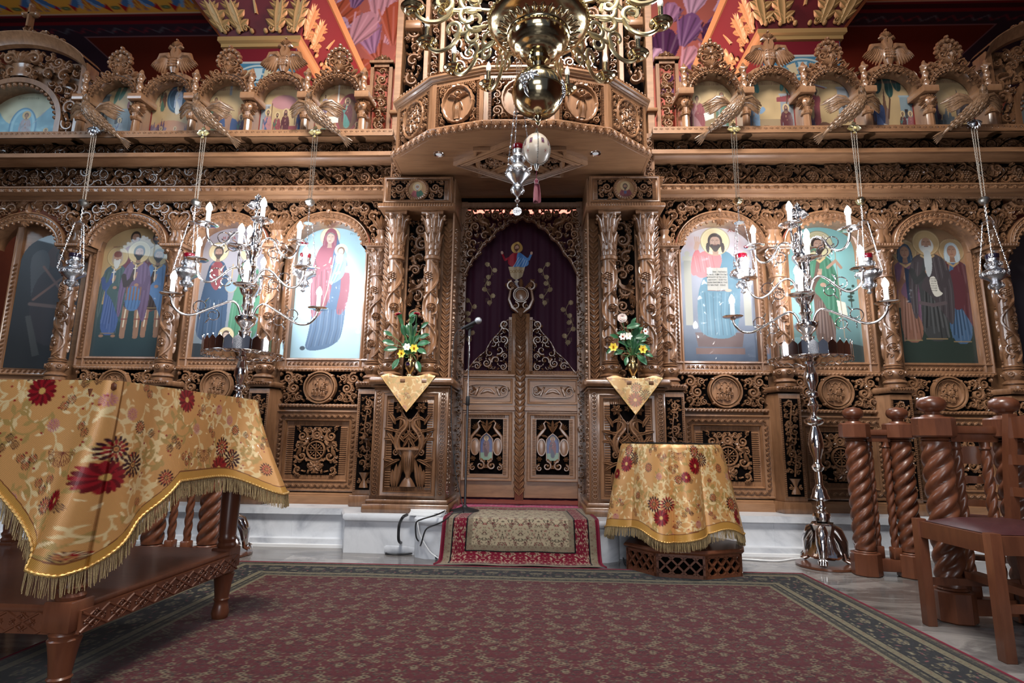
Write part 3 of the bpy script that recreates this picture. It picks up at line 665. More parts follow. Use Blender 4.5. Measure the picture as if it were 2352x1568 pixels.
def column(X, Y, r, z0, zs, zc, z1, hw, kinds):
    g = Geo(); g.lathe([(r, zs), (r, zc)], (X, Y, 0), 24); C = 2*pi*r
    for q in range(2):
        O = rinceau(zc-zs-.02, C/2*.98, r*.3, kinds[q:]+kinds[:q], C*.026, .004, rep=int((zc-zs)/(C*.62)))
        g.orn(O, cyl(X, Y, r, zs+.01, -pi/2+q*pi))
    c = ip(g, 'column')
    g = Geo(); colbase(g, X, Y, r, z0, zs-z0); ip(g, 'column_base', WOOD, c)
    g = Geo(); capital(g, X, Y, r, zc, z1-zc, hw); ip(g, 'capital', WOOD, c); return c
YC = 4.47; zi = zr(568, YC-.07)
c0 = column(CX[1], YC, .052, ZPT+.055, zr(832, YC), zr(640, YC), zi, .085, 'vfgv'); spread(c0, CX[1], [s*x for x in CX for s in (1, -1) if s*x != CX[1]])
# imposts above the capitals
g = Geo(); X0 = CX[1]; zt = zr(559, YC-.08); g.prism([(X0-.1, YC-.1), (X0+.1, YC-.1), (X0+.13, 4.6), (X0-.13, 4.6)], zi, zt, .006)
dentil(g, X0-.095, X0+.095, zi+.008, zt-.006, YC-.1, .02, .006); o = ip(g, 'impost'); spread(o, X0, [s*x for x in CX for s in (1, -1) if s*x != X0])
# --- arches with pierced spandrels
zt0 = zt; zt1 = zr(456, 4.46); YA = 4.47; RA, RB = .365, zr(486, YA)-zt0; ra, rb = .305, zr(509, YA)-zt0
X0 = BX[0]; HW = .455
sp_in = lambda x, y: abs(x) < HW-.01 and 0 < y < zt1-zt0 and (x/(RA+.005))**2+(y/(RB+.005))**2 > 1.02
O = fret(sp_in, (0, HW, 0, zt1-zt0), .011, .055, .02, 44, True, .016, 'lfgvlf', 3200); O2 = Orn()
for s in (-1, 1):
    beast(O2, s*.25, (zt1-zt0)*.80, .13*s, .03)
    O2.stroke([(s*(HW-.0), 0), (s*HW, .03), (s*HW, .07), (s*HW, .1), (s*HW, .14)], [.03, .06, .055, .03, .045], .03, .01)
    for k in range(5): O2.leaf(s*HW, .13, pi/2+(k-2)*.3, .15, .02, .03)
    O2.shell(s*.055, zt1-zt0-.07, pi/2-s*.5, .08, .03, 6, 1.0)
O2.leaf(0, RB-.02, pi/2, .11, .02, .035); O2.dome(0, RB, .025, .04)
g = Geo().orn(O, face(X0, YA, zt0)).orn(O2, face(X0, YA-.006, zt0)); ar = ip(g, 'spandrel')
g = Geo(); th = np.linspace(0, pi, 41); P = []
for a in th:
    row = []
    for t, y in ((0, 4.6), (0, YA-.03), (.1, YA-.038), (.18, YA-.03), (.82, YA-.022), (.9, YA-.034), (1, YA-.03), (1, 4.5)): row.append((X0+(ra+(RA-ra)*t)*cos(a), y, zt0+(rb+(RB-rb)*t)*sin(a)))
    P.append(row)
g.grid(np.array(P)); O = Orn()
for k in range(26):
    a = (k+.5)/26*pi; x = (ra+RA)/2*cos(a); y = (rb+RB)/2*sin(a); q = math.atan2(y/rb, x/ra)+(pi/2 if k < 13 else -pi/2); O.leaf(x, y, q+.5, .05, .011, .014, -.8); O.leaf(x, y, q-.9, .03, .008, .012, .6); O.dome(x*1.0, y, .007, .016, 6)
for k in range(17): a = (k+.5)/17*pi; O.dome(ra*.99*cos(a), rb*.97*sin(a), .013, .014, 7)
for k in range(5): O.leaf(0, rb-.0, -pi/2+(k-2)*.6, .05, .012, .022)
g.orn(O, face(X0, YA-.026, zt0)); ip(g, 'arch_moulding', WOOD, ar)
spread(ar, X0, [s*x for x in BX for s in (1, -1) if s*x != X0])
for s in (-1, 1):   # outer arch over the side door
    c = dup(ar, ICO); c.location.x = s*4.30-X0
# --- entablature of each wing, built of separate runs
def run(name, s, pts, extra=None, x0=1.06, x1=4.75, m=WOODH):
    g = Geo(); a, b = sorted((s*x0, s*x1)); g.prof(pts, a, b)
    if extra: extra(g, a, b)
    return ip(g, name, m)
def shells(z, h, Y, p=.075):
    def f(g, a, b):
        O = Orn(); n = int((b-a)/p)
        for k in range(n): O.shell(a+(k+.5)*p, z, pi/2, h, .01, 7); O.dome(a+k*p, z+h*.8, h*.16, .009, 6)
        g.orn(O, face(0, Y, 0))
    return f
FZ = {}
def yz(py, Y): return zr(py, Y)
for s in (-1, 1):
    A = yz(456, 4.44); B = yz(441, 4.38); 
    run('cove_moulding', s, [(4.6, A), (4.45, A), (4.45, A+.012), (4.42, A+.03), (4.38, B-.01), (4.36, B), (4.6, B)], lambda g, a, b: dentil(g, a, b, A-.002, A+.014, 4.45, .011, .006))
    C = yz(425, 4.33); run('shell_cornice', s, [(4.6, B), (4.345, B), (4.335, B+.006), (4.335, C-.006), (4.32, C), (4.32, C+.008), (4.36, C+.02), (4.6, C+.02)], shells(B+.008, C-B-.01, 4.335))
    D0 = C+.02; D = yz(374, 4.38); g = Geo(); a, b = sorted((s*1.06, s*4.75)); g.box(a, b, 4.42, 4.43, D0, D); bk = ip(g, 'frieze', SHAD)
    O = rinceau(b-a, D-D0, .022, 'gvgf', .006, .02, rep=18); L_ = (b-a)/4; F4 = fret(boxin(0, L_, .006, D-D0-.006), (0, L_, 0, D-D0), .010, .05, .024, 9, False, .014, 'vglvgf', 2200).items
    for k in range(4): O.xf(F4, lambda V, k=k: V+(k*L_, 0, 0)); g = Geo().orn(O, face(a, 4.40, D0)); tag(ip(g, 'vine_scroll', WOOD, bk))
    E_ = yz(350, 4.28); run('moulding', s, [(4.6, D), (4.38, D), (4.38, D+.012), (4.33, D+.03), (4.31, D+.05), (4.26, D+.06), (4.25, E_-.02), (4.28, E_-.012), (4.3, E_), (4.6, E_)])
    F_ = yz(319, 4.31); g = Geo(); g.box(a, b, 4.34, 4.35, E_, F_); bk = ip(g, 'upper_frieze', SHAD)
    O = rinceau(b-a, F_-E_, .024, 'wdf', .007, .016, rep=21); L_ = (b-a)/4; F4 = fret(boxin(0, L_, .004, F_-E_-.004), (0, L_, 0, F_-E_), .009, .034, .014, 10, False, .012, 'lfl', 1500).items
    for k in range(4): O.xf(F4, lambda V, k=k: V+(k*L_, 0, 0)); g = Geo().orn(O, face(a, 4.325, E_)); ip(g, 'animal_scroll', WOOD, bk)
    T = yz(303, 4.2); run('top_cornice', s, [(4.6, F_), (4.32, F_), (4.31, F_+.015), (4.26, F_+.02), (4.25, F_+.035), (4.2, F_+.05), (4.19, T-.012), (4.2, T), (4.6, T)])
    g = Geo(); O = Orn(); n = 80; L = 3.6/n
    for k in range(n): x = a+(k+.5)*(b-a)/n; O.flower(x, .024, .019, .012, 5, pi/2); O.leaf(x+.02, .0, pi/2, .02, .005, .008)
    g.orn(O, face(0, 4.205, T+.002)); g.box(a, b, 4.2, 4.22, T, T+.01); ip(g, 'beading', WOOD)
ZT = T
print('ZT', ZT)
# ================================================================== central pillars, holy doors, canopy
def leafstrip(g, x0, x1, z0, z1, Y, fn=None, p=.045, h=.012):
    """vertical strip of overlapping laurel leaves"""
    O = Orn(); n = int((z1-z0)/p); w = (x1-x0)/2; xc = (x0+x1)/2
    for k in range(n):
        z = z0+k*p; O.leaf(xc, z, pi/2-.62, p*1.5, w*.42, h, -.1, 6); O.leaf(xc, z, pi/2+.62, p*1.5, w*.42, h, .1, 6)
    g.orn(O, fn or face(0, Y, 0))
def pillar(s):
    X = lambda v: s*v
    bx = lambda g, a, b, *r: g.box(*sorted((s*a, s*b)), *r)
    YF = 4.08; zt = zr(893, YF); zc_ = zr(873, YF-.03)
    pl = thing('pillar', None, None); pl.parent = ICO
    g = Geo(); bx(g, .51, 1.06, YF, 4.62, ZP+.09, zt, .004)
    bx(g, .475, 1.1, YF-.04, 4.62, ZP, ZP+.06, .006); bx(g, .49, 1.08, YF-.02, 4.62, ZP+.06, ZP+.09, .006)
    bx(g, .50, 1.08, YF-.02, 4.62, zt-.015, zt, .004); bx(g, .475, 1.1, YF-.045, 4.62, zt+.005, zc_, .014)
    a, b = sorted((s*.585, s*.985)); frame(g, a, b, ZP+.115, zt-.05, .03, YF, .022); 
    ia, ib = a+.075, b-.075; dentil(g, a+.035, ia, ZP+.17, zt-.12, YF-.001, .017, .008, True); dentil(g, ib, b-.035, ZP+.17, zt-.12, YF-.001, .017, .008, True)
    dentil(g, ia, ib, ZP+.15, ZP+.175, YF-.001, .014, .007); dentil(g, ia, ib, zt-.115, zt-.085, YF-.001, .014, .007)
    O = Orn(); n = 26; hh = zt-ZP-.16
    for xx in (s*.548, s*1.022):   # interlaced guilloche strips
        for k in range(n): z = ZP+.12+hh*k/n; O.ring(xx, z+hh/n/2, .017, .0032, .007, ry=hh/n*.56, n=14, th=0); O.dome(xx, z+hh/n/2, .006, .009, 5)
        for q in (-1, 1): O.stroke([(xx+q*.024, ZP+.11), (xx+q*.024, zt-.04)], .002, .008)
    for k in range(20): O.shell(a-.1+(k+.5)*.03, zt+.03, -pi/2, .022, .008, 5)
    g.orn(O, face(0, YF, 0)); g.V[-1] = g.V[-1]
    part(g, 'pillar_base', WOOD, pl)
    g = Geo(); g.box(ia, ib, YF-.004, YF-.001, ZP+.18, zt-.12); op = part(g, 'opening_shade', SHAD, pl)
    xm = (ia+ib)/2; W = (ib-ia)/2; zb = ZP+.18; H = zt-.12-zb; O = Orn()
    O.stroke([(0, 0), (0, .02), (0, .045), (0, .065)], [W*.5, W*.42, W*.3, W*.16], .02); O.stroke([(0, .06), (0, .08), (0, .13), (0, .2), (0, .255)], [W*.15, W*.16, W*.36, W*.42, W*.5], .03); O.stroke([(-W*.62, .262), (W*.62, .262)], .013, .036)
    for k in range(7): O.leaf((k-3)*W*.1, .1, pi/2+(k-3)*-.02, .15, W*.045, .038)
    for q in (-1, 1):
        O.spiral(q*W*.72, .235, W*.2, pi/2, 1.1, -q, .008, .016, .006, 1)
        for k in range(3): O.leaf(q*W*(.62+.12*k), .0, pi/2+q*(.15-.1*k), .2-.04*k, W*.16, .02)
        P = [(q*W*.08, .28), (q*W*.45, .36), (q*W*.78, .47), (q*W*.62, .6), (q*W*.2, .68), (q*W*.25, .76), (q*W*.6, .78), (q*W*.9, .74)]
        P = np.array(P); t = np.linspace(0, len(P)-1, 34); P = np.c_[np.interp(t, range(len(P)), P[:, 0]), np.interp(t, range(len(P)), P[:, 1])]
        for _ in range(3): P[1:-1] = (P[:-2]+P[1:-1]*2+P[2:])/4
        P[:, 1] *= H/.96; O.stroke(P, W*(.05+.17*np.sin(np.linspace(.3, pi, 34))), .024, .008, True)
        for k, (u, v, A, L) in enumerate(((.8, .45, 1.2, .1), (.85, .52, .3, .07), (.5, .3, -.3, .1), (.75, .27, .4, .08), (.8, .62, .4, .08), (.6, .66, 1.9, .1), (.85, .7, 1.2, .08), (.35, .44, 2.2, .09), (.3, .5, 1.0, .09), (.2, .58, .5, .09), (.45, .53, 2.6, .08))):
            O.leaf(q*u*W, v*H/.96, A if q > 0 else pi-A, L*1.3, .016, .02, -.5*q)
        O.flower(q*W*.62, H*.93, W*.34, .025, 6); O.stroke([(0, H*.76), (q*W*.3, H*.83), (q*W*.5, H*.9)], .006, .012); O.spiral(q*W*.26, H*.42, W*.24, 0, 1.2, q, .009, .016, .006, 3)
    O.flower(0, H*.95, W*.2, .022, 5); O.flower(0, H*.36, W*.24, .02, 5); O.flower(0, H*.55, W*.2, .02, 4); O.stroke([(0, .27), (0, H*.8)], .005, .01)
    part(Geo().orn(O, face(xm, YF-.004, zb)), 'fretwork', WOOD, pl)
    # shaft: back slab, laurel strips, pierced middle, two columns
    z2 = zr(478, YF-.02); YB = 4.30
    g = Geo(); bx(g, .54, 1.07, YB+.02, 4.62, zc_, z2); bx(g, .535, .615, YB-.05, YB+.03, zc_, z2, .01); bx(g, 1.02, 1.085, YB-.05, YB+.03, zc_, z2, .01)
    bx(g, .725, .74, YB-.02, YB+.03, zc_, z2); bx(g, .905, .92, YB-.02, YB+.03, zc_, z2)
    for q in (.575, 1.052): leafstrip(g, s*q-.04, s*q+.04, zc_+.02, z2-.05, YB-.052)
    part(g, 'pillar_shaft', WOOD, pl)
    g = Geo(); bx(g, .74, .905, YB+.005, YB+.01, zc_, z2); part(g, 'opening_shade', SHAD, pl)
    hh = (z2-zc_)/2; O = fret(lambda x, y: abs(x) < .082 and abs(y) < hh, (-.082, .082, -hh, hh), .014, .06, .02, 60+s, False, .01, 'lfgvlf', 2600)
    bird2(O, 0, hh*.12, .2, .03, -s); O.shell(0, hh*.5, pi/2, .06, .025, 7)
    part(Geo().orn(O, face(s*.822, YB-.002, (zc_+z2)/2)), 'fretwork', WOOD, pl)
    zs, zcap = zr(828, 4.16), zr(600, 4.16)
    c = column(s*.685, 4.17, .052, zc_, zs, zcap, z2, .085, 'vfgv'); c.parent = pl; c2 = dup(c, pl); c2.location.x = s*.285
    # icon block over the capitals
    z3 = z2+.035; z4 = zr(402, 4.05)
    g = Geo(); bx(g, .50, 1.10, 4.02, 4.6, z2, z3, .008); dentil(g, *sorted((s*.5, s*1.1)), z2+.006, z3-.006, 4.02, .02, .006)
    bx(g, .53, 1.07, 4.05, 4.6, z3, z4, .004); a, b = sorted((s*.53, s*1.07)); frame(g, a+.008, b-.008, z3+.01, z4-.01, .018, 4.05, .014)
    dentil(g, a+.035, a+.06, z3+.03, z4-.03, 4.05, .01, .006, True); dentil(g, b-.06, b-.035, z3+.03, z4-.03, 4.05, .01, .006, True)
    dentil(g, a+.05, b-.05, z3+.02, z3+.035, 4.05, .01, .006); dentil(g, a+.05, b-.05, z4-.035, z4-.02, 4.05, .01, .006)
    ib = part(g, 'icon_block', WOOD, pl)
    zc4 = (z3+z4)/2; hb = (z4-z3)/2-.038
    g = Geo(); g.box(a+.062, b-.062, 4.047, 4.0499, zc4-hb, zc4+hb); part(g, 'opening_shade', SHAD, ib)
    O = fret(lambda x, y: .005 < x < .205 and abs(y) < hb and x*x+y*y > .0092, (0, .205, -hb, hb), .008, .042, .016, 70, True, .008, 'lfl'); part(Geo().orn(O, face(s*.8, 4.046, zc4)), 'fretwork', WOOD, ib)
    g = Geo(); g.lathe([(.066, .0), (.066, .012), (.072, .02), (.086, .018), (.094, 0)], (s*.8, 4.04, zc4), 40, 'y', caps=False)
    g.V[-1][:, 1] = 2*4.04-g.V[-1][:, 1]; O = Orn()
    for k in range(28): t = k*2*pi/28; O.leaf(.07*cos(t), .07*sin(t), t+.5, .024, .006, .008)
    g.orn(O, face(s*.8, 4.024, zc4)); part(g, 'round_frame', WOOD, ib)
    # reveal of the doorway: carved strips on the inner side
    g = Geo(); bx(g, .518, .53, 4.14, 4.62, ZP, z2+.3); part(g, 'jamb', WOODH, pl)
    O = fret(boxin(0, .055, 0, z2-ZP-.2), (0, .055, 0, z2-ZP-.2), .008, .024, .016, 80, False, .004, 'lfv', 4000)
    g = Geo().orn(O, facex(s*.518, 4.2, ZP+.1, -s)); part(g, 'vine_strip', WOOD, pl)
    O = fret(boxin(0, .05, 0, z2-ZP-.15), (0, .05, 0, z2-ZP-.15), .008, .022, .016, 81, False, .004, 'lfv', 4000)
    g = Geo().orn(O, face(s*.49-.025, 4.52, ZP+.1)); g.box(*sorted((s*.465, s*.52)), 4.53, 4.6, ZP, z2+.3); part(g, 'vine_strip', WOOD, pl)
    # narrow strip beside the base
    O = fret(boxin(0, .03, 0, zt-ZP-.15), (0, .03, 0, zt-ZP-.15), .006, .014, .01, 82, False, .003, 'lfv', 2500)
    g = Geo().orn(O, facex(s*.512, 4.11, ZP+.11, -s)); part(g, 'vine_strip', WOOD, pl)
    # console panel beside the canopy
    g = Geo(); bx(g, 1.0, 1.12, 4.12, 4.5, z4, z4+.03, .006); O = Orn()
    for k in range(3): O.shell(s*(1.02+.04*k), z4+.002, pi/2, .026, .01)
    g.orn(O, face(0, 4.12, 0)); bx(g, 1.0, 1.09, 4.3, 4.5, z4+.03, z4+.5, .003); part(g, 'console', WOOD, pl)
    O = fret(boxin(-.035, .035, .02, .44), (-.035, .035, .02, .44), .008, .03, .016, 85, False, .006, 'lfv', 2000); part(Geo().orn(O, face(s*1.045, 4.295, z4+.03)), 'fretwork', WOOD, pl)
    return z2, z4
for s in (-1, 1): Z2, Z4 = pillar(s)
del s
# wide arch over the holy doors
zta = zr(476, 4.52); YD = 4.53
ogee = lambda x: 2.63-.53*(abs(x)/.5)**1.8+.012*cos(x*60)
Hh = zta
O = fret(lambda x, y: .004 < x < .505 and 2.08 < y < Hh and y > ogee(x)+.012, (0, .505, 2.08, Hh), .009, .045, .022, 90, True, .016, 'lflvlg', 5200)
for s in (-1, 1):
    O.shell(s*.0, 2.68, pi/2, .08, .03, 7); bird2(O, s*.33, 2.6, .17, .03, s)
    P = [(s*x, ogee(x)+.015) for x in np.linspace(0, .5, 24)]; O.stroke(P, .01+.004*np.cos(np.linspace(0, 60, 24)), .024, .014)
    for k in range(13): x = .02+.038*k; O.spiral(s*x, ogee(x)+.018, .02, 0, 1.0, s, .006, .026, .01, 1)
g = Geo().orn(O, face(0, YD, 0)); g.box(-.52, .52, YD-.01, YD+.03, Hh, Hh+.05, .004); dentil(g, -.5, .5, Hh+.0, Hh+.012, YD-.01)
dr = ip(g, 'door_arch')
g = Geo(); g.box(-.53, .53, YD+.03, YD+.06, Hh+.04, 2.9); ip(g, 'lintel', WOODH)
# --- holy doors
def leafdoor(s):
    d = thing('holy_door', ('left' if s < 0 else 'right')+' leaf of the low holy doors, with a small blue icon '+('of an angel' if s < 0 else 'of a robed woman in red'), 'door', (s*.5, 4.6, .33), 'leaves of the holy doors')
    bx = lambda g, a, b, *r: g.box(*sorted((s*a, s*b)), *r)
    Yd = 4.6; zb, zt = .33, zr(868, Yd); z1, z2_ = zr(950, Yd), zr(938, Yd)
    g = Geo(); bx(g, .035, .5, Yd, Yd+.04, zb, zt, .003); bx(g, .035, .075, Yd-.012, Yd+.03, zt-.002, 1.83, .004)
    dentil(g, *sorted((s*.078, s*.098)), zt, 1.78, Yd, .012, .006, True); bx(g, .06, .1, Yd+.0, Yd+.03, zt, 1.80); bx(g, .47, .5, Yd-.004, Yd+.04, zt, zt+.07)
    a, b = sorted((s*.06, s*.475)); zq = zr(1095, Yd)
    frame(g, a, b, zq-.06, z1-.005, .03, Yd, .022); frame(g, a, b, z2_+.018, zt-.02, .02, Yd, .01); g.prof([(Yd, zt-.01), (Yd-.02, zt-.004), (Yd-.02, zt+.01), (Yd, zt+.02)], a-.02, b+.02)
    g.prof([(Yd, z1+.0), (Yd-.014, z1+.006), (Yd-.014, z2_-.006), (Yd, z2_)], a-.02, b+.02)
    dentil(g, a+.045, a+.07, zq-.01, z1-.06, Yd, .013, .006, True); dentil(g, b-.07, b-.045, zq-.01, z1-.06, Yd, .013, .006, True); dentil(g, a+.06, b-.06, z1-.055, z1-.035, Yd, .012, .006)
    dentil(g, a+.0, b, zt+.022, zt+.045, Yd, .012, .006); bx(g, .08, .47, Yd+.0, Yd+.03, zt, zt+.045)
    part(g, 'door_leaf', WOODH, d)
    # cartouche
    zc = (z2_+zt)/2; xc = (a+b)/2; O = Orn(); t = np.linspace(0, 2*pi, 41)
    O.stroke(np.c_[.165*np.sign(np.cos(t))*abs(np.cos(t))**.45, .052*np.sign(np.sin(t))*abs(np.sin(t))**.6], .006, .012, .004)
    for q in (-1, 1):
        O.spiral(q*.135, .0, .034, 0, 1.2, q, .008, .014, .003, 3); O.stroke([(q*.1, -.035), (q*.085, 0), (q*.075, .03)], [.012, .015, .006], .016); O.dome(q*.07, .032, .009, .018, 7)
        for k in range(3): O.leaf(q*.095, .01, (pi/2+q*(-.9-.5*k)), .05, .008, .012)
    O.stroke([(-.06, -.02), (-.03, .012), (0, .018), (.03, .012), (.06, -.02)], .012, .009, .003); O.stroke([(-.055, -.012), (0, .004), (.055, -.012)], .018, .006, .003)
    part(Geo().orn(O, face(xc, Yd, zc)), 'cartouche', WOOD, d)
    # lower pierced panel with three ovals
    g = Geo(); pa, pb = a+.075, b-.075; pz0, pz1 = zq-.005, z1-.065; g.box(pa, pb, Yd-.003, Yd-.001, pz0, pz1); part(g, 'opening_shade', SHAD, d)
    pm = (pz0+pz1)/2; W = (pb-pa)/2; H = (pz1-pz0)/2; O = Orn()
    zi0, zi1, wi = -.5*H, .42*H, W*.36
    for q in (-1, 1):
        t = np.linspace(0, 2*pi, 25); O.ring(q*W*.68, -.02*H, W*.26, .007, .02, ry=H*.3); G0 = np.c_[q*W*.68+W*.25*np.cos(t), -.02*H+H*.29*np.sin(t), np.full(25, .012)]
        O.items.append((np.vstack([[(q*W*.68, -.02*H, .02)], G0]), np.array([(0, k+1, k+2, k+2) for k in range(24)])[:, :3]))
        O.stroke([(q*wi*1.05, zi0), (q*wi*1.1, 0), (q*wi*1.05, zi1*.6), (q*wi*.6, zi1*.9), (0, zi1*1.15)], .006, .02)
        O.spiral(q*W*.35, -.7*H, W*.3, pi/2, 1.2, q, .012, .018, .006, 3); O.spiral(q*W*.8, -.78*H, W*.2, pi/2, 1.2, -q, .009, .016, .006, 3); O.flower(q*W*.8, -.45*H, W*.18, .016, 6)
        P = np.array([(.95, .05), (.9, .35), (.62, .55), (.45, .68), (.55, .85), (.42, .93), (.3, .88)])*(q*W, H); O.stroke(P, np.array([.008, .014, .018, .013, .009, .01, .004]), .02, .006)
        for k in range(4): O.leaf(q*W*.55, H*.62, (.2+.35*k) if q > 0 else pi-.2-.35*k, W*.42, .008, .022)
        O.leaf(0, H*.5, pi/2-q*.4, H*.4, .014, .02, -q*.4); O.leaf(q*W*.12, H*.8, pi/2-q*.9, H*.2, .01, .016); O.leaf(q*W*.3, H*.35, .3 if q > 0 else pi-.3, W*.5, .01, .014)
    O.leaf(0, H*.6, pi/2, H*.38, .014, .022)
    part(Geo().orn(O, face(xc, Yd-.004, pm)), 'fretwork', WOOD, d)
    # little blue icon
    c = Canvas(wi*2, zi1*1.12-zi0, 900, hexc('1d3f8f')); c.noise(.35, 7, 3); c.poly([(0, 0), (c.w, 0), (c.w, c.h*.3), (0, c.h*.27)], hexc('6f9a7e'))
    if s < 0:
        c.smooth([(c.w*.32, c.h*.3), (c.w*.2, c.h*.55), (c.w*.34, c.h*.8), (c.w*.45, c.h*.6)], hexc('6d3446')); c.smooth([(c.w*.62, c.h*.35), (c.w*.75, c.h*.55), (c.w*.62, c.h*.8), (c.w*.55, c.h*.6)], hexc('6d3446'))
        saint(c, c.w*.48, c.h*.1, c.h*.78, hexc('5b2a3a'), hexc('7a4a50'), (.1, .05, .02), 0)
    else: saint(c, c.w*.5, c.h*.08, c.h*.8, hexc('26355e'), hexc('7c1f33'), (.05, .03, .02), 0, hexc('7c1f33'), feet=False)
    ic = c.mesh('icon_panel', ICONM, d, lambda U, V: np.stack([xc-wi+U, np.full_like(U, Yd-.008), pm+zi0+V], -1), lambda u, v: v < c.h*(1-.22*np.abs((u-c.w/2)/(c.w/2))**2))
    # pierced crest
    top = lambda x: np.interp(x, [.1, .13, .17, .25, .29, .37, .46], [1.79, 1.77, 1.69, 1.60, 1.52, 1.45, 1.335])
    zf = zt+.045
    O = fret(lambda x, y: x > .102 and y > zf and x < .465 and y < top(x)-.008, (.1, .465, zf, 1.79), .010, .042, .018, 95, False, .012, 'lfvlfl', 4200)
    xs = np.linspace(.105, .46, 40); O.stroke(np.c_[xs, top(xs)-.01], .007+.002*np.cos(np.arange(40)), .02, .012)
    O.spiral(.135, 1.735, .04, -pi/2, 1.3, 1, .012, .026, .012, 2); O.spiral(.2, 1.60, .035, pi/2, 1.2, -1, .01, .022, .012, 2)
    if s < 0: O.items = [(V*(-1, 1, 1), F[:, ::-1]) for V, F in O.items]
    part(Geo().orn(O, face(0, Yd+.01, 0)), 'crest', WOOD, d)
    g = Geo(); g.ball((s*.47, Yd-.012, 1.02), .009); g.lathe([(.004, 0), (.004, .02)], (s*.47, Yd-.012, 1.02), 8, 'y')
    return d
leafdoor(-1); leafdoor(1)
mu = thing('door_mullion', 'laurel-carved middle post of the holy doors topped by a round carved medallion', 'door post', (0, 4.58, .33))
g = Geo(); g.box(-.034, .034, 4.575, 4.62, .31, 1.84, .004); leafstrip(g, -.034, .034, .35, 1.8, 4.574, p=.05, h=.009); part(g, 'post', WOOD, mu)
zc = zr(680, 4.57)-.0; O = Orn(); O.ring(0, 0, .062, .008, .03); O.ring(0, 0, .05, .004, .026)
for q in (-1, 1):
    O.spiral(q*.08, .075, .045, pi/2, 1.1, -q, .013, .026, .01, 2); O.leaf(q*.03, .06, pi/2-q*1.0, .12, .02, .03, q*.5); O.stroke([(q*.02, -.15), (q*.07, -.11), (q*.1, -.04), (q*.09, .03), (q*.07, .08)], [.012, .018, .016, .014, .008], .026, .01)
    O.spiral(q*.045, -.095, .035, pi/2, 1.1, q, .01, .024, .01, 2); O.leaf(0, -.16, pi/2-q*.6, .09, .02, .026)
O.leaf(0, .06, pi/2, .09, .022, .03); O.leaf(0, -.19, pi/2, .09, .03, .03)
g = Geo().orn(O, face(0, 4.57, zc)); g.lathe([(.06, 0), (.05, -.006), (.0, -.01)], (0, 4.57, zc), 30, 'y', caps=False); part(g, 'medallion', WOOD, mu)
# curtain with embroidery
cur = thing('curtain', 'dark purple velvet curtain embroidered with golden vines behind the holy doors', 'curtain', (0, 4.74, .3))
VEL = mat('purple_velvet', hexc('340726'), .8, 0, Sheen_Weight=.5, Sheen_Roughness=.4); bs(VEL).inputs['Sheen Tint'].default_value = (.5, .05, .25, 1)
VELR = mat('red_velvet', hexc('7a0612'), .8)
xs = np.linspace(-.56, .56, 150); zz = np.linspace(.3, 2.78, 14); fold = lambda x, z: 4.74+.010*np.sin(x*38)+.006*np.sin(x*83+1)
G = np.array([[(x, fold(x, z), z) for x in xs] for z in zz]); part(Geo().grid(G), 'drape', VEL, cur)
g = Geo(); g.grid(np.array([[(x, 4.72, z) for x in (.48, .515)] for z in (1.2, 1.75)])); part(g, 'red_edge', VELR, cur)
GT = mat('gold_thread', hexc('97876a'), .5, .2); ST = mat('silver_thread', hexc('b9b6ae'), .45, .3)
def spray(x, z, s, m=1):
    O = Orn(); n = 30; t = np.linspace(0, 1, n); P = np.c_[.028*np.sin(t*9), -t*s*.95]; O.stroke(P, .003, .002, .0)
    for k in range(7): v = -s*(.0+.145*k); u = .028*sin(-v/s/.95*9); O.flower(u+(.035 if k % 2 else -.02)*.7, v, .024, .002, 9)
    for k in range(4):
        v = -s*(.12+.22*k); u = .03*(-1 if k % 2 else 1)+.028*sin(-v/s*9)
        for a in range(4):
            for b in range(5): O.dome(u+a*.0075-.01, v-b*.0075, .0022, .001, 4)
    for k in range(3): O.spiral(.03*(-1)**k, -s*(.25+.25*k), .013, 0, 1, 1, .0016, .0015, 0, 0)
    return O.items, x, z, m
for x, z, m in ((-.29, 2.31, 1), (.215, 2.31, -1), (-.46, 1.98, 1), (.415, 1.96, -1)):
    it, _, _, _ = spray(x, z, .4, m); O = Orn(); O.items = it
    part(Geo().orn(O, lambda V: np.c_[x+m*V[:, 0], fold(x+m*V[:, 0], 0)-.002-V[:, 2], z+V[:, 1]]), 'embroidered_vine', GT, cur)
c = Canvas(.30, .46, 620, hexc('2a0620'))
X = .15
c.poly([(X-.075, .22), (X+.075, .22), (X+.05, .13), (X+.015, .1), (X-.015, .1), (X-.05, .13)], hexc('b9a98c')); c.poly([(X-.01, .1), (X+.01, .1), (X+.012, .05), (X+.07, .0), (X-.07, .0), (X-.012, .05)], hexc('a9a6b0'))
for k in range(5): c.ring(X-.05+.025*k, .175, .011, .004, hexc('8a6b3a'))
c.ell(X, .08, .022, .01, hexc('c9c0b0'))
c.smooth([(X-.07, .215), (X-.085, .3), (X-.02, .36), (X+.02, .36), (X+.085, .3), (X+.09, .215)], hexc('9b1c33')); c.smooth([(X-.05, .215), (X+.0, .24), (X+.0, .34), (X+.04, .35), (X+.11, .28), (X+.10, .215)], hexc('4d86c9'))
for k in range(5): c.line([(X-.03+.025*k, .22), (X+.02+.02*k, .3)], .004, hexc('b7d3ee'))
for q in (-1, 1): c.line([(X+q*.07, .3), (X+q*.105, .285), (X+q*.125, .33)], .02, hexc('9b1c33') if q < 0 else hexc('4d86c9')); c.ell(X+q*.13, .345, .012, .016, hexc('d0b0a0'))
head(c, X, .39, .026, hexc('c8a08c'), (.12, .05, .03), 1)
em = c.C-np.array(hexc('2a0620')); cc = c
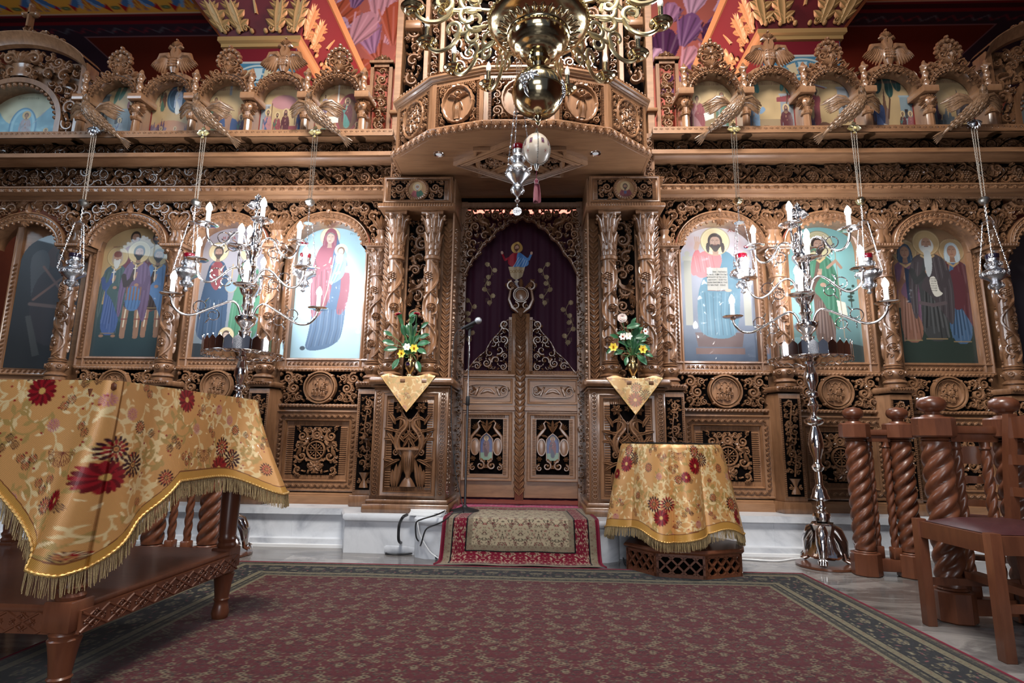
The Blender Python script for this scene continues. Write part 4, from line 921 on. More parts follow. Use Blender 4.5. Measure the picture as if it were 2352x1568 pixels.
c.mesh('embroidered_chalice_icon', vcol('embroidery', .6, .1), cur, lambda U, V: np.stack([U-.195, fold(U-.195, 0)-.006, 2.065+V], -1), lambda u, v: (np.abs(cc.C[:-1, :-1]-np.array(hexc('2a0620'))).sum(-1) > .01))
# ------------------------------------------------------------------ canopy
ZB = 2.82; ZC = 3.23
cp = [(-.93, 4.12), (-.93, 3.82), (-.612, 3.535), (-.24, 3.43), (.24, 3.43), (.612, 3.535), (.93, 3.82), (.93, 4.12)]
can = thing('canopy', None, None); can.parent = ICO
g = Geo(); g.prism(cp+[(.53, 4.5), (-.53, 4.5)], ZB, ZB+.03, .003)
# star coffer under the canopy
g.m = 1; g.add([(-.46, 3.86, ZB-.0006), (0, 3.53, ZB-.0006), (.46, 3.86, ZB-.0006), (0, 4.19, ZB-.0006)], [(0, 1, 2, 3)]); g.m = 0  # black diamond paints the shade of the recess behind the coffer carving
for rect, w_ in ((.0, .03), (.035, .02), (.06, .012)):
    a, b = .50-rect*1.4, .36-rect*1.0
    G = np.array([[(x*k, 3.86+y*k, ZB-.001-h*.02) for k, h in ((1, 0), (1, 1.5), (.96, 1.8), (.93, .9), (.93, 0))] for x, y in ((-a, 0), (0, -b), (a, 0), (0, b))]); g.grid(G, cu=True)
a_, b_ = .33, .21
G = np.array([[(x*k, 3.86+y*k, ZB-.001-h*.025) for k, h in ((1, 0), (1, 1), (.95, 1.2), (.9, .4), (.9, 0))] for x, y in ((-a_, -b_), (a_, -b_), (a_, b_), (-a_, b_))]); g.grid(G, cu=True)
for q in (-1, 1):
    G = np.array([[(-.3, 3.86-q*.19), (.3, 3.86+q*.19)]])[0]; n_ = np.array((-.19*q, .6)); n_ = n_/np.linalg.norm(n_)
    P = np.array([[np.r_[p+n_*o, ZB-.001-h*.022] for o, h in ((-.03, 0), (-.03, 1), (-.008, .5), (.008, .5), (.03, 1), (.03, 0))] for p in G]); g.grid(P)
part(g, 'soffit', [WOODH, SHAD], can)
O = fret(lambda x, y: (abs(x)/.45+abs(y)/.32 < 1) and not (abs(abs(x)*.19/.3-abs(y)) < .035 and abs(x) < .32), (-.45, .45, -.32, .32), .009, .04, .016, 99, False, .002, 'lflv', 3500)
part(Geo().orn(O, lambda V: np.c_[V[:, 0], 3.86+V[:, 1], ZB-.002-V[:, 2]]), 'coffer_carving', WOOD, can)
# faces
sides = [(1, 2), (2, 3), (3, 4), (4, 5), (5, 6)]
def sidemap(p, q, out=0):
    p = np.array(p); q = np.array(q); d = (q-p)/np.linalg.norm(q-p); n = np.array((d[1], -d[0]))
    return (lambda V, z=0.: np.c_[p[0]+d[0]*V[:, 0]+n[0]*(V[:, 2]+out), p[1]+d[1]*V[:, 0]+n[1]*(V[:, 2]+out), V[:, 1]]), np.linalg.norm(q-p)
# bottom shell band and top rail as mitred runs
def inset(poly, d):
    P = np.array(poly); out = []
    for k in range(len(P)):
        if k in (0, len(P)-1): out.append(P[k]+np.array((-1 if k == 0 else 1, 0))*d); continue
        a = P[k]-P[k-1]; b = P[k+1]-P[k]; na = np.array((a[1], -a[0]))/np.linalg.norm(a); nb = np.array((b[1], -b[0]))/np.linalg.norm(b); m = na+nb; out.append(P[k]+m/np.dot(m, m)*2*d*.5*1.0*2/1/ (1 if True else 1)*.5*1.0 if False else P[k]+m*(d/(1+np.dot(na, nb))))
    return np.array(out)
def band(g, pts):
    G = np.array([[(*p, z) for p in inset(cp, d)] for d, z in pts]); g.grid(G)
g = Geo(); band(g, [(-.002, ZB+.001), (.0, ZB-.001), (.02, ZB+.002), (.03, ZB+.05), (.024, ZB+.06), (-.01, ZB+.06)])
for a, b in sides:
    fn, L = sidemap(inset(cp, .026)[a], inset(cp, .026)[b]); n = max(4, round(L/.06)); O = Orn()
    for k in range(n): O.shell((k+.5)*L/n, ZB+.006, pi/2, .046, .01, 7); O.dome(k*L/n, ZB+.045, .007, .009, 6)
    g.orn(O, fn)
part(g, 'shell_band', WOOD, can)
g = Geo(); band(g, [(-.03, ZC), (.0, ZC), (.008, ZC+.004), (.008, ZC+.012), (.02, ZC+.02), (.022, ZC+.03), (.03, ZC+.036), (.03, ZC+.05), (-.06, ZC+.055)])
for a, b in sides:
    fn, L = sidemap(inset(cp, .0)[a], inset(cp, .0)[b]); O = Orn(); n = int(L/.035)
    for k in range(n): O.flower((k+.5)*L/n, ZC+.075, .018, .012, 5, pi/2)
    g.orn(O, fn)
part(g, 'canopy_rail', WOODH, can)
for i, (a, b) in enumerate(sides):
    A, B = inset(cp, -.01)[a], inset(cp, -.01)[b]; fn, L = sidemap(A, B); g = Geo(); h0, h1 = ZB+.06, ZC
    Q = lambda u0, u1, v0, v1, h: g.add(fn(np.array([(u0, v0, h), (u1, v0, h), (u1, v1, h), (u0, v1, h), (u0, v0, -.02), (u1, v0, -.02), (u1, v1, -.02), (u0, v1, -.02)], float)), [(0, 1, 2, 3), (4, 7, 6, 5), (0, 4, 5, 1), (1, 5, 6, 2), (2, 6, 7, 3), (3, 7, 4, 0)])
    Q(0, .03, h0, h1, .012); Q(L-.03, L, h0, h1, .012); Q(.03, L-.03, h0, h0+.02, .008); Q(.03, L-.03, h1-.025, h1, .008); Q(.0, L, h0, h1, -.012)
    O = Orn()
    for k in range(26): v = h0+.02+(h1-h0-.05)*k/26; O.stroke([(.032, v), (.05, v)], .0035, .012, 0); O.stroke([(L-.05, v), (L-.032, v)], .0035, .012, 0)
    for k in range(int((L-.1)/.013)): O.stroke([(.05+k*.013, h1-.026), (.05+k*.013, h1-.042)], .0035, .012, 0)
    g.orn(O, fn); pn = part(g, 'canopy_panel', WOOD, can)
    g = Geo(); vm = (h0+h1)/2-.005; V = np.array([(.05, h0+.02, -.010), (L-.05, h0+.02, -.010), (L-.05, h1-.04, -.010), (.05, h1-.04, -.010)]); g.add(fn(V), [(0, 1, 2, 3)]); part(g, 'opening_shade', SHAD, pn)
    rx, ry = min(.115, L*.29), .135; hw = L/2-.05; hv = (h1-h0)/2-.03
    O = fret(lambda x, y: .004 < x < hw and abs(y) < hv and (x/rx)**2+(y/ry)**2 > 1.15, (0, hw, -hv, hv), .010, .045, .018, 110+i, True, .008, 'lflvf', 2600)
    shift = lambda it: [(V+np.array((L/2, vm, 0)), F) for V, F in it]
    O.items = shift(O.items); part(Geo().orn(O, fn), 'fretwork', WOOD, pn)
    O = Orn(); O.ring(0, 0, rx, .012, .026, ry=ry, n=40, rope=True); t = np.linspace(0, 2*pi, 33)
    O.items.append((np.vstack([[(0, 0, .004)], np.c_[rx*np.cos(t), ry*np.sin(t), np.zeros(33)]]), np.array([(0, k+1, k+2) for k in range(32)])))
    if i in (1, 3): O.xf(angel_relief(.155, .016).items, lambda V: V+(0, -.005, .002))
    elif i == 2: O.xf(angel_relief(.15, .016).items, lambda V: V+(0, 0, .002))
    else: O.xf(clampR(relief(.018, 14, 3+i, rx, ry), rx*.95, ry*.95).items, lambda V: V+(0, 0, .002)); O.xf(clampR(fret(lambda x, y: (x/rx)**2+(y/ry)**2 < .9, (-rx, rx, -ry, ry), .012, .03, .016, 7), rx, ry).items, lambda V: V)
    O.items = shift(O.items); part(Geo().orn(O, fn), 'medallion', WOOD, pn)
# recessed spot lamps, unlit
for x in (-.59, .545):
    sp = thing('recessed_downlight', 'unlit chrome downlight set in the canopy soffit, '+('left' if x < 0 else 'right')+' of the star coffer', 'light', (x, 3.75, ZB), 'downlights in the canopy soffit')
    g = Geo(); g.lathe([(.02, .0), (.025, -.002), (.032, -.006), (.038, -.004), (.04, .0)], (x, 3.75, ZB), 28, caps=False); part(g, 'bezel', CHROME, sp)
    g = Geo(); g.lathe([(.0001, -.001), (.022, -.002)], (x, 3.75, ZB), 20, caps=False); part(g, 'lamp_face', WHITEP, sp)
# ------------------------------------------------------------------ raised centre behind the canopy
ZT_ = ZT
cen = thing('central_tower', None, None); cen.parent = ICO
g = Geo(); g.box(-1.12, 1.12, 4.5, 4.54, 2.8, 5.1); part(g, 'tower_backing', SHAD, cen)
g = Geo(); dentil(g, -1, 1, 4.99, 5.01, 4.4)
for s in (-1, 1):
    for a, b in ((.83, .87), (1.06, 1.12), (.70, .74)): g.box(*sorted((s*a, s*b)), 4.36 if a > .8 else 4.42, 4.52, 3.2, 5.1, .004)
    g.box(*sorted((s*.83, s*1.14)), 4.33, 4.5, 3.52, 3.55, .005); g.box(*sorted((s*.9, s*1.04)), 4.33, 4.5, 4.34, 4.42, .006)
    dentil(g, *sorted((s*.74, s*.755)), 3.3, 5.0, 4.44, .014, .01, True)
part(g, 'tower_posts', WOODH, cen)
O = fret(lambda x, y: .005 < x < .69 and 3.3 < y < 5.1, (0, .69, 3.3, 5.1), .012, .075, .024, 120, True, .014, 'lfgvlf', 5200); part(Geo().orn(O, face(0, 4.47, 0)), 'fretwork', WOOD, cen)
for s in (-1, 1):
    O = fret(boxin(.88, 1.05, 3.2, 5.1), (.88, 1.05, 3.2, 5.1), .012, .07, .026, 122, False, .014, 'lfvgl', 3500); 
    if s < 0: O.items = [(V*(-1, 1, 1), F[:, ::-1]) for V, F in O.items]
    part(Geo().orn(O, face(0, 4.40, 0)), 'fretwork', WOOD, cen)
    O = fret(boxin(.755, .825, 3.2, 5.1), (.755, .825, 3.2, 5.1), .01, .034, .02, 123, False, .01, 'lv', 3000)
    if s < 0: O.items = [(V*(-1, 1, 1), F[:, ::-1]) for V, F in O.items]
    part(Geo().orn(O, face(0, 4.45, 0)), 'vine_strip', WOOD, cen)
    # narrow open panel between tower and the tier of icons
    g = Geo(); a, b = sorted((s*1.15, s*1.345)); z0, z1 = ZT_, zr(140, 4.42); g.box(a, a+.03, 4.40, 4.46, z0, z1); g.box(b-.03, b, 4.40, 4.46, z0, z1); g.box(a, b, 4.40, 4.46, z1-.03, z1); g.box(a-.01, b+.01, 4.38, 4.47, z1, z1+.025, .004)
    dentil(g, a+.03, a+.04, z0, z1-.05, 4.4, .012, .006, True); dentil(g, b-.04, b-.03, z0, z1-.05, 4.4, .012, .006, True)
    O = fret(boxin(a+.035, b-.035, z0, z1-.03), (a+.035, b-.035, z0, z1-.03), .01, .045, .018, 130, False, .01, 'lvfl', 2400)
    for k in range(6): O.shell((a+b)/2, z0+.03+k*.105, pi/2, .06, .02, 7)
    O.flower((a+b)/2, z1+.055, .05, .02, 7); O.flower((a+b)/2-.045, z1+.05, .03, .02, 6); O.flower((a+b)/2+.045, z1+.05, .03, .02, 6)
    g.orn(O, face(0, 4.42, 0)); part(g, 'open_panel', WOOD, cen)
# ================================================================== upper tier of arched icons with crests
YU = 4.30; UL = 1.345; UP = .488
def eagle(O, s, h, yo=0.):
    for q in (-1, 1):
        for k in range(8): O.leaf(q*(.12+.035*k)*s, yo+(.46-.012*k)*s, (-pi/2+q*(.12+.09*k)), s*(.56-.035*k), s*.05, h, q*.25)
        O.stroke([(q*.05*s, yo+.3*s), (q*.2*s, yo+.45*s), (q*.36*s, yo+.44*s), (q*.45*s, yo+.3*s)], [s*.05, s*.09, s*.08, s*.03], h*1.4)
        O.stroke([(0, yo+.35*s), (q*.07*s, yo+.52*s), (q*.05*s, yo+.63*s), (q*.14*s, yo+.68*s), (q*.2*s, yo+.64*s)], [s*.11, s*.07, s*.06, s*.06, s*.015], h*1.9)
    O.stroke([(0, yo-.05*s), (0, yo+.12*s), (0, yo+.3*s), (0, yo+.42*s)], [s*.07, s*.17, s*.19, s*.1], h*1.9)
    for r in range(4):
        for c in range(-2, 3): O.leaf(c*.05*s, yo+.36*s-r*.07*s, -pi/2, .08*s, .024*s, h*2.3)
    O.shell(0, yo-.1*s, -pi/2, .22*s, h, 5, .8)
    O.shell(0, yo+.66*s, pi/2, .2*s, h*1.3, 7, .9); O.dome(0, yo+.88*s, .03*s, h)
def crest(O, s, h, yo=0.):
    O.shell(0, yo+.05*s, pi/2, .28*s, h*1.4, 7, 1.0)
    for q in (-1, 1):
        O.spiral(q*.14*s, yo+.3*s, .13*s, -pi/2, 1.2, q, .026*s, h*1.3, .01, 2); O.spiral(q*.3*s, yo+.08*s, .12*s, pi, 1.2, -q, .024*s, h, .01, 3)
        for k in range(3): O.leaf(q*(.34+.1*k)*s, yo-.02*s-.09*s*k, pi/2-q*(.6+.2*k), .2*s, .05*s, h, -.3*q)
    for k in range(9): a = pi*(k+.0)/8; O.dome(.27*s*cos(a), yo+.38*s+.3*s*sin(a), .05*s, h*1.6, 8); O.ring(.27*s*cos(a), yo+.38*s+.3*s*sin(a), .05*s, .012*s, h, n=10)
    O.flower(0, yo+.42*s, .21*s, h*1.5, 9); O.dome(0, yo+.78*s, .05*s, h*1.3)
zU0 = ZT; zU1 = zr(205, YU-.06); zTop = zr(150, YU)
def uicon(kind):
    up = thing('upper_arch', None, None); up.parent = ICO; X0 = 0; w = UP/2
    g = Geo(); a, b = w-.025, .215; a2, b2 = w-.055, .178; z = zU1
    th = np.linspace(0, pi, 31)
    g.grid(np.array([[(X0+(a2+(a-a2)*t)*cos(q), y, z+(b2+(b-b2)*t+.0)*sin(q)) for t, y in ((0, YU+.08), (0, YU-.03), (.15, YU-.045), (.8, YU-.035), (.9, YU-.05), (1, YU-.045), (1, YU+.02))] for q in th]))
    O = Orn()
    for k in range(16): q = (k+.5)/16*pi; O.leaf((a+a2)/2*cos(q), (b+b2)/2*sin(q), q+(2 if k < 8 else -.6)+.3, .04, .01, .012, .5); O.dome((a+a2)/2*cos(q+.1), (b+b2)/2*sin(q+.1), .007, .014, 6); O.leaf(a2*cos(q), b2*sin(q), q+pi, .02, .008, .01)
    g.orn(O, face(X0, YU-.04, z)); part(g, 'arch_moulding', WOOD, up)
    O = Orn()
    for q in (-1, 1):
        for k in range(3): O.leaf(q*(w-.035-.03*k), .02+.04*k, pi/2+q*(-.15+.3*k), .12, .02, .02, q*.5)
        O.spiral(q*.13, .155, .05, -pi/2 if q > 0 else -pi/2, 1.2, q, .012, .022, .01, 3); O.spiral(q*.06, .17, .04, pi/2, 1.1, -q, .01, .02, .01, 2); O.leaf(q*.2, .08, pi/2+q*.1, .11, .02, .02)
    (eagle if kind else crest)(O, .35, .018, b+.05 if kind else b+.01)
    g = Geo().orn(O, face(X0, YU-.0, z)); g.orn(Orn().stroke([(x, max(.0, b*math.sqrt(max(0, 1-(x/a)**2)))+.02) for x in np.linspace(-a*.95, a*.95, 15)], .04, .006, .02), face(X0, YU+.01, z)); part(g, 'eagle_crest' if kind else 'floral_crest', WOOD, up); return up
def lioncol(X0):
    g = Geo(); z = zU0; H = zU1-.06-z
    g.lathe([(.042, z), (.044, z+.01), (.034, z+.03), (.03, z+H*.5), (.042, z+H*.52), (.03, z+H*.56), (.034, z+H*.7)], (X0, YU-.04, 0), 18, flute=9, fa=.05)
    O = Orn().dome(0, H*.82, .052, .05, 12)
    for k in range(12): q = k*pi/6; O.leaf(.03*cos(q), H*.82+.03*sin(q), q+.4, .045, .014, .04)
    O.dome(0, H*.79, .02, .075, 8); O.dome(-.016, H*.85, .008, .062, 6); O.dome(.016, H*.85, .008, .062, 6)
    for k in range(5): O.leaf((k-2)*.014, H*.66, -pi/2, .06, .01, .04)
    g.orn(O, face(X0, YU-.035, z)); g.box(X0-.03, X0+.03, YU-.03, YU+.08, z, zU1-.05)
    g.prism([(X0-.06, YU-.1), (X0+.06, YU-.1), (X0+.075, YU+.08), (X0-.075, YU+.08)], zU1-.055, zU1, .004)
    n = 26; t = np.linspace(0, 1, n); aa = np.linspace(0, 2*pi, 13)[:-1]; G = []
    for q in t:
        r = .022 if q < .7 else .022*max(0, 1-(q-.7)/.3)**.6+.004+.012*math.exp(-((q-.78)/.05)**2)
        G.append([(X0+r*(1+.2*cos(3*(b-q*7)))*cos(b), YU-.05+r*(1+.2*cos(3*(b-q*7)))*sin(b), zU1+q*.25) for b in aa])
    g.grid(np.array(G), cv=True); c = part(g, 'lion_pillar', WOOD, ICO); return c
A0, B0 = uicon(0), uicon(1)
XU = [UL+UP*(k+.5) for k in range(5)]
for k, x in enumerate(XU):
    for s in (-1, 1):
        kind = k % 2
        src = (A0, B0)[kind]; o = src if (k < 2 and s > 0) else dup(src, ICO); o.location = (s*x, 0, 0)
lc = lioncol(UL); spread(lc, UL, [s*(UL+UP*k) for k in range(6) for s in (1, -1) if (k, s) != (0, 1)])
for s in (-1, 1):
    g = Geo(); a, b = sorted((s*1.33, s*4.0)); g.box(a, b, 4.42, 4.45, zU0-.05, zU1+.2); part(g, 'tier_board', WOODH, ICO)
# ---- big arched end compartments
def endarch(s):
    X0 = s*4.45; e = thing('end_arch', None, None); e.parent = ICO; z = zr(205, 4.4); g = Geo()
    bx = lambda a, b, *r: g.box(*sorted((X0+a, X0+b)), *r)
    for q in (-1, 1): bx(q*.60, q*.65, 4.36, 4.5, zU0, zU1+.33, .004)
    a, b = .64, .27; zt = zU1+.30
    th = np.linspace(0, pi, 41)
    def rim(k, q): x = (a+.02)*cos(q); zz = zt+(b*(sin(q)**1.6)+.02*0)+0; return x, zz
    G = []
    for q in th:
        x, zz = rim(0, q); G.append([(X0+x*(1+d*.02), y, zz+d) for d, y in ((-.06, 4.4), (-.05, 4.36), (-.03, 4.35), (.0, 4.33), (.03, 4.30), (.04, 4.30), (.045, 4.5))])
    g.grid(np.array(G)); part(g, 'arch_moulding', WOOD, e)
    ra_, rb_ = .40, .36; zi = zU0+.22
    ins = lambda x, y: .005 < x < .585 and zU0+.02 < y < zt+b*max(0, 1-(x/a)**2)**.8-.07 and not ((x/(ra_+.05))**2+((max(y, zi)-zi)/(rb_+.05))**2 < 1.02)
    O = fret(ins, (0, .585, zU0, zt+b), .012, .075, .022, 140, True, .014, 'lfgvlf', 4200)
    for q in (-1, 1): bird2(O, q*.47, zi+.3, .2, .03, -q)
    O.stroke([(0, zi+rb_+.06), (0, zi+rb_+.09), (0, zi+rb_+.14), (0, zi+rb_+.18)], [.09, .1, .07, .1], .035)
    for k in range(7): O.leaf(0, zi+rb_+.18, pi/2+(k-3)*.3, .14, .025, .035)
    g = Geo().orn(O, face(X0, 4.42, 0)); g.box(X0-.6, X0+.6, 4.47, 4.475, zi+rb_, zt+.1); part(g, 'fretwork', [WOOD], e)
    g = Geo(); P = [[(X0+(ra_+(t)*.05)*cos(q), y, zi+(rb_+t*.05)*sin(q)) for t, y in ((0, 4.6), (0, 4.44), (.1, 4.40), (1, 4.40), (1, 4.45))] for q in th]; g.grid(np.array(P)); O = Orn()
    for k in range(22): q = (k+.5)/22*pi; O.dome(ra_*.97*cos(q), rb_*.97*sin(q), .02, .02, 7); O.leaf(ra_*cos(q), rb_*sin(q), q+pi, .035, .014, .02)
    for q in (-1, 1): bx = None; g.box(*sorted((X0+q*ra_, X0+q*(ra_+.05))), 4.40, 4.6, zU0, zi)
    g.orn(O, face(X0, 4.42, zi)); part(g, 'icon_arch', WOOD, e)
    O = fret(lambda x, y: 0 < x < .6 and .0 < y < .16-.26*x and y > -.0, (0, .6, 0, .2), .012, .05, .02, 141, True, .012, 'lf', 1500); O.items = [(V+np.c_[V[:, 0]*0, b*np.clip(1-(V[:, 0]/a)**2, 0, 1)**.8, V[:, 0]*0], F) for V, F in O.items]
    zt2 = b+.19
    O.stroke([(0, zt2-.05), (0, zt2+.02), (0, zt2+.16)], .018, .03, .02); O.stroke([(-.055, zt2+.08), (.055, zt2+.08)], .018, .03, .02)
    for u, v in ((0, zt2+.17), (-.06, zt2+.08), (.06, zt2+.08)): O.dome(u, v, .026, .03, 8)
    part(Geo().orn(O, face(X0, 4.42, zt+.02)), 'cross_crest', WOOD, e)
    # resurrection style icon
    c = Canvas(.84, zi-zU0+rb_+.02, 260, hexc('b9b48a')); 
    if s < 0:
        c.smooth([(0, 0), (0, .42), (.12, .44), (.2, .3), (.35, .24), (.5, .32), (.62, .46), (.7, .47), (.84, .38), (.84, 0)], hexc('5fa0b4')); c.noise(.35, 12, 5)
        c.ell(.38, .24, .13, .2, hexc('3f86a8')); c.ell(.38, .24, .115, .185, hexc('79b7c9')); c.ell(.38, .24, .09, .16, hexc('5aa3bb'))
        saint(c, .4, .05, .34, hexc('8f9aa6'), hexc('9a8e98'), (.1, .06, .04), 0, feet=False); c.smooth([(.44, .25), (.6, .42), (.54, .38), (.5, .3)], hexc('8f9aa6')); saint(c, .6, .03, .2, hexc('3f7f95'), hexc('4a6f86'), (.1, .06, .04), 0, feet=False)
        for k in range(40): rd = random.Random(k); x = rd.uniform(0, .84); y = rd.uniform(0, .3); c.ell(x, y, .03, .02, hexc('8cc3cf'), .9, .4)
        scribble(c, .3, .52, .2, .018, hexc('6b6b55'), 4, 12)
    else: c.vgrad(hexc('6f8a90'), hexc('b9b9a0')); c.noise(.3, 9, 4); saint(c, .42, .04, .4, hexc('5a6f86'), hexc('8a5a50'))
    ic = thing('arched_icon', ('pale turquoise arched icon of an angel in a mandorla, far left of upper tier' if s < 0 else 'pale arched icon cut by the right edge at the end of the upper tier'), 'icon', (X0, 4.56, zU0))
    c.mesh('painting', ICONM, ic, lambda U, V: np.stack([X0-.42+U, np.full_like(U, 4.56), zU0+V], -1), lambda u, v: (v < zi-zU0) | (((u-.42)/.42)**2+((v-zi+zU0)/(rb_+.01))**2 < 1))
endarch(-1); endarch(1)
bpy.context.view_layer.update()
for o in [o for o in ICO.children if o.name.startswith('end_arch')]: o.location.y -= .11
for o in [o for o in COL.objects if o.name.startswith('arched_icon')]: o.location.y -= .11
# ------------------------------------------------------------------ ten small festal icons
def arched(c, X0, Y, z0, W, zs, rise, name, m, par, ins=None):
    return c.mesh(name, m, par, lambda U, V: np.stack([X0-W/2+U*W/c.w, np.full_like(U, Y), z0+V*(zs+rise)/c.h], -1), lambda u, v: (v*(zs+rise)/c.h < zs) | (((u*W/c.w-W/2)/(W/2))**2+((v*(zs+rise)/c.h-zs)/rise)**2 < 1))
def hill(c, P, col): c.smooth(P, col)
def rocks(c, x0, x1, y0, h, col, sd):
    rd = random.Random(sd); P = [(x0, y0)]; n = 6
    for k in range(n+1): P += [(x0+(x1-x0)*k/n, y0+h*rd.uniform(.5, 1)), (x0+(x1-x0)*(k+.4)/n, y0+h*rd.uniform(.3, .7))]
    c.poly(P+[(x1, y0)], col)
    for k in range(7): x = rd.uniform(x0, x1); c.poly([(x, y0+h*.2), (x+.03, y0+h*.5), (x+.045, y0+h*.45), (x+.03, y0+h*.15)], lt(col, .2) if k % 2 else dk(col, .6))
def tower(c, x, y, w, h, col):
    c.poly([(x, y), (x+w, y), (x+w, y+h), (x, y+h)], col); c.poly([(x+w*.75, y), (x+w, y), (x+w, y+h), (x+w*.75, y+h)], dk(col, .6)); c.poly([(x+w*.3, y+h*.4), (x+w*.55, y+h*.4), (x+w*.55, y+h*.65), (x+w*.3, y+h*.65)], (.02, .02, .03)); c.line([(x-.004, y+h), (x+w+.004, y+h)], .012, lt(col, .25))
def tree(c, x, y, s, col):
    c.line([(x, y), (x+.1*s, y+.5*s), (x, y+s)], .012, hexc('5a3018'))
    for dx, dy in ((-.25, .9), (.05, 1.1), (.35, .95), (.1, .8)): c.ell(x+dx*s, y+dy*s, .14*s, .26*s, col, rot=dx); c.line([(x+dx*s, y+(dy-.2)*s), (x+dx*s, y+(dy+.2)*s)], .004, lt(col, .25))
def sit(c, x, y, H, robe, mant, **k): saint(c, x, y, H, robe, mant, feet=False, w=1.35, **k)
C_ = {k: hexc(v) for k, v in dict(red='8c2430', blue='2c4f8a', green='3d6e54', teal='2f7f78', pur='5c3a5c', rose='b0686c', ora='b8743a', gry='7f8790', brn='6a3f22', lav='8f88b0', dkr='5a1420', wht='c8c8c0').items()}
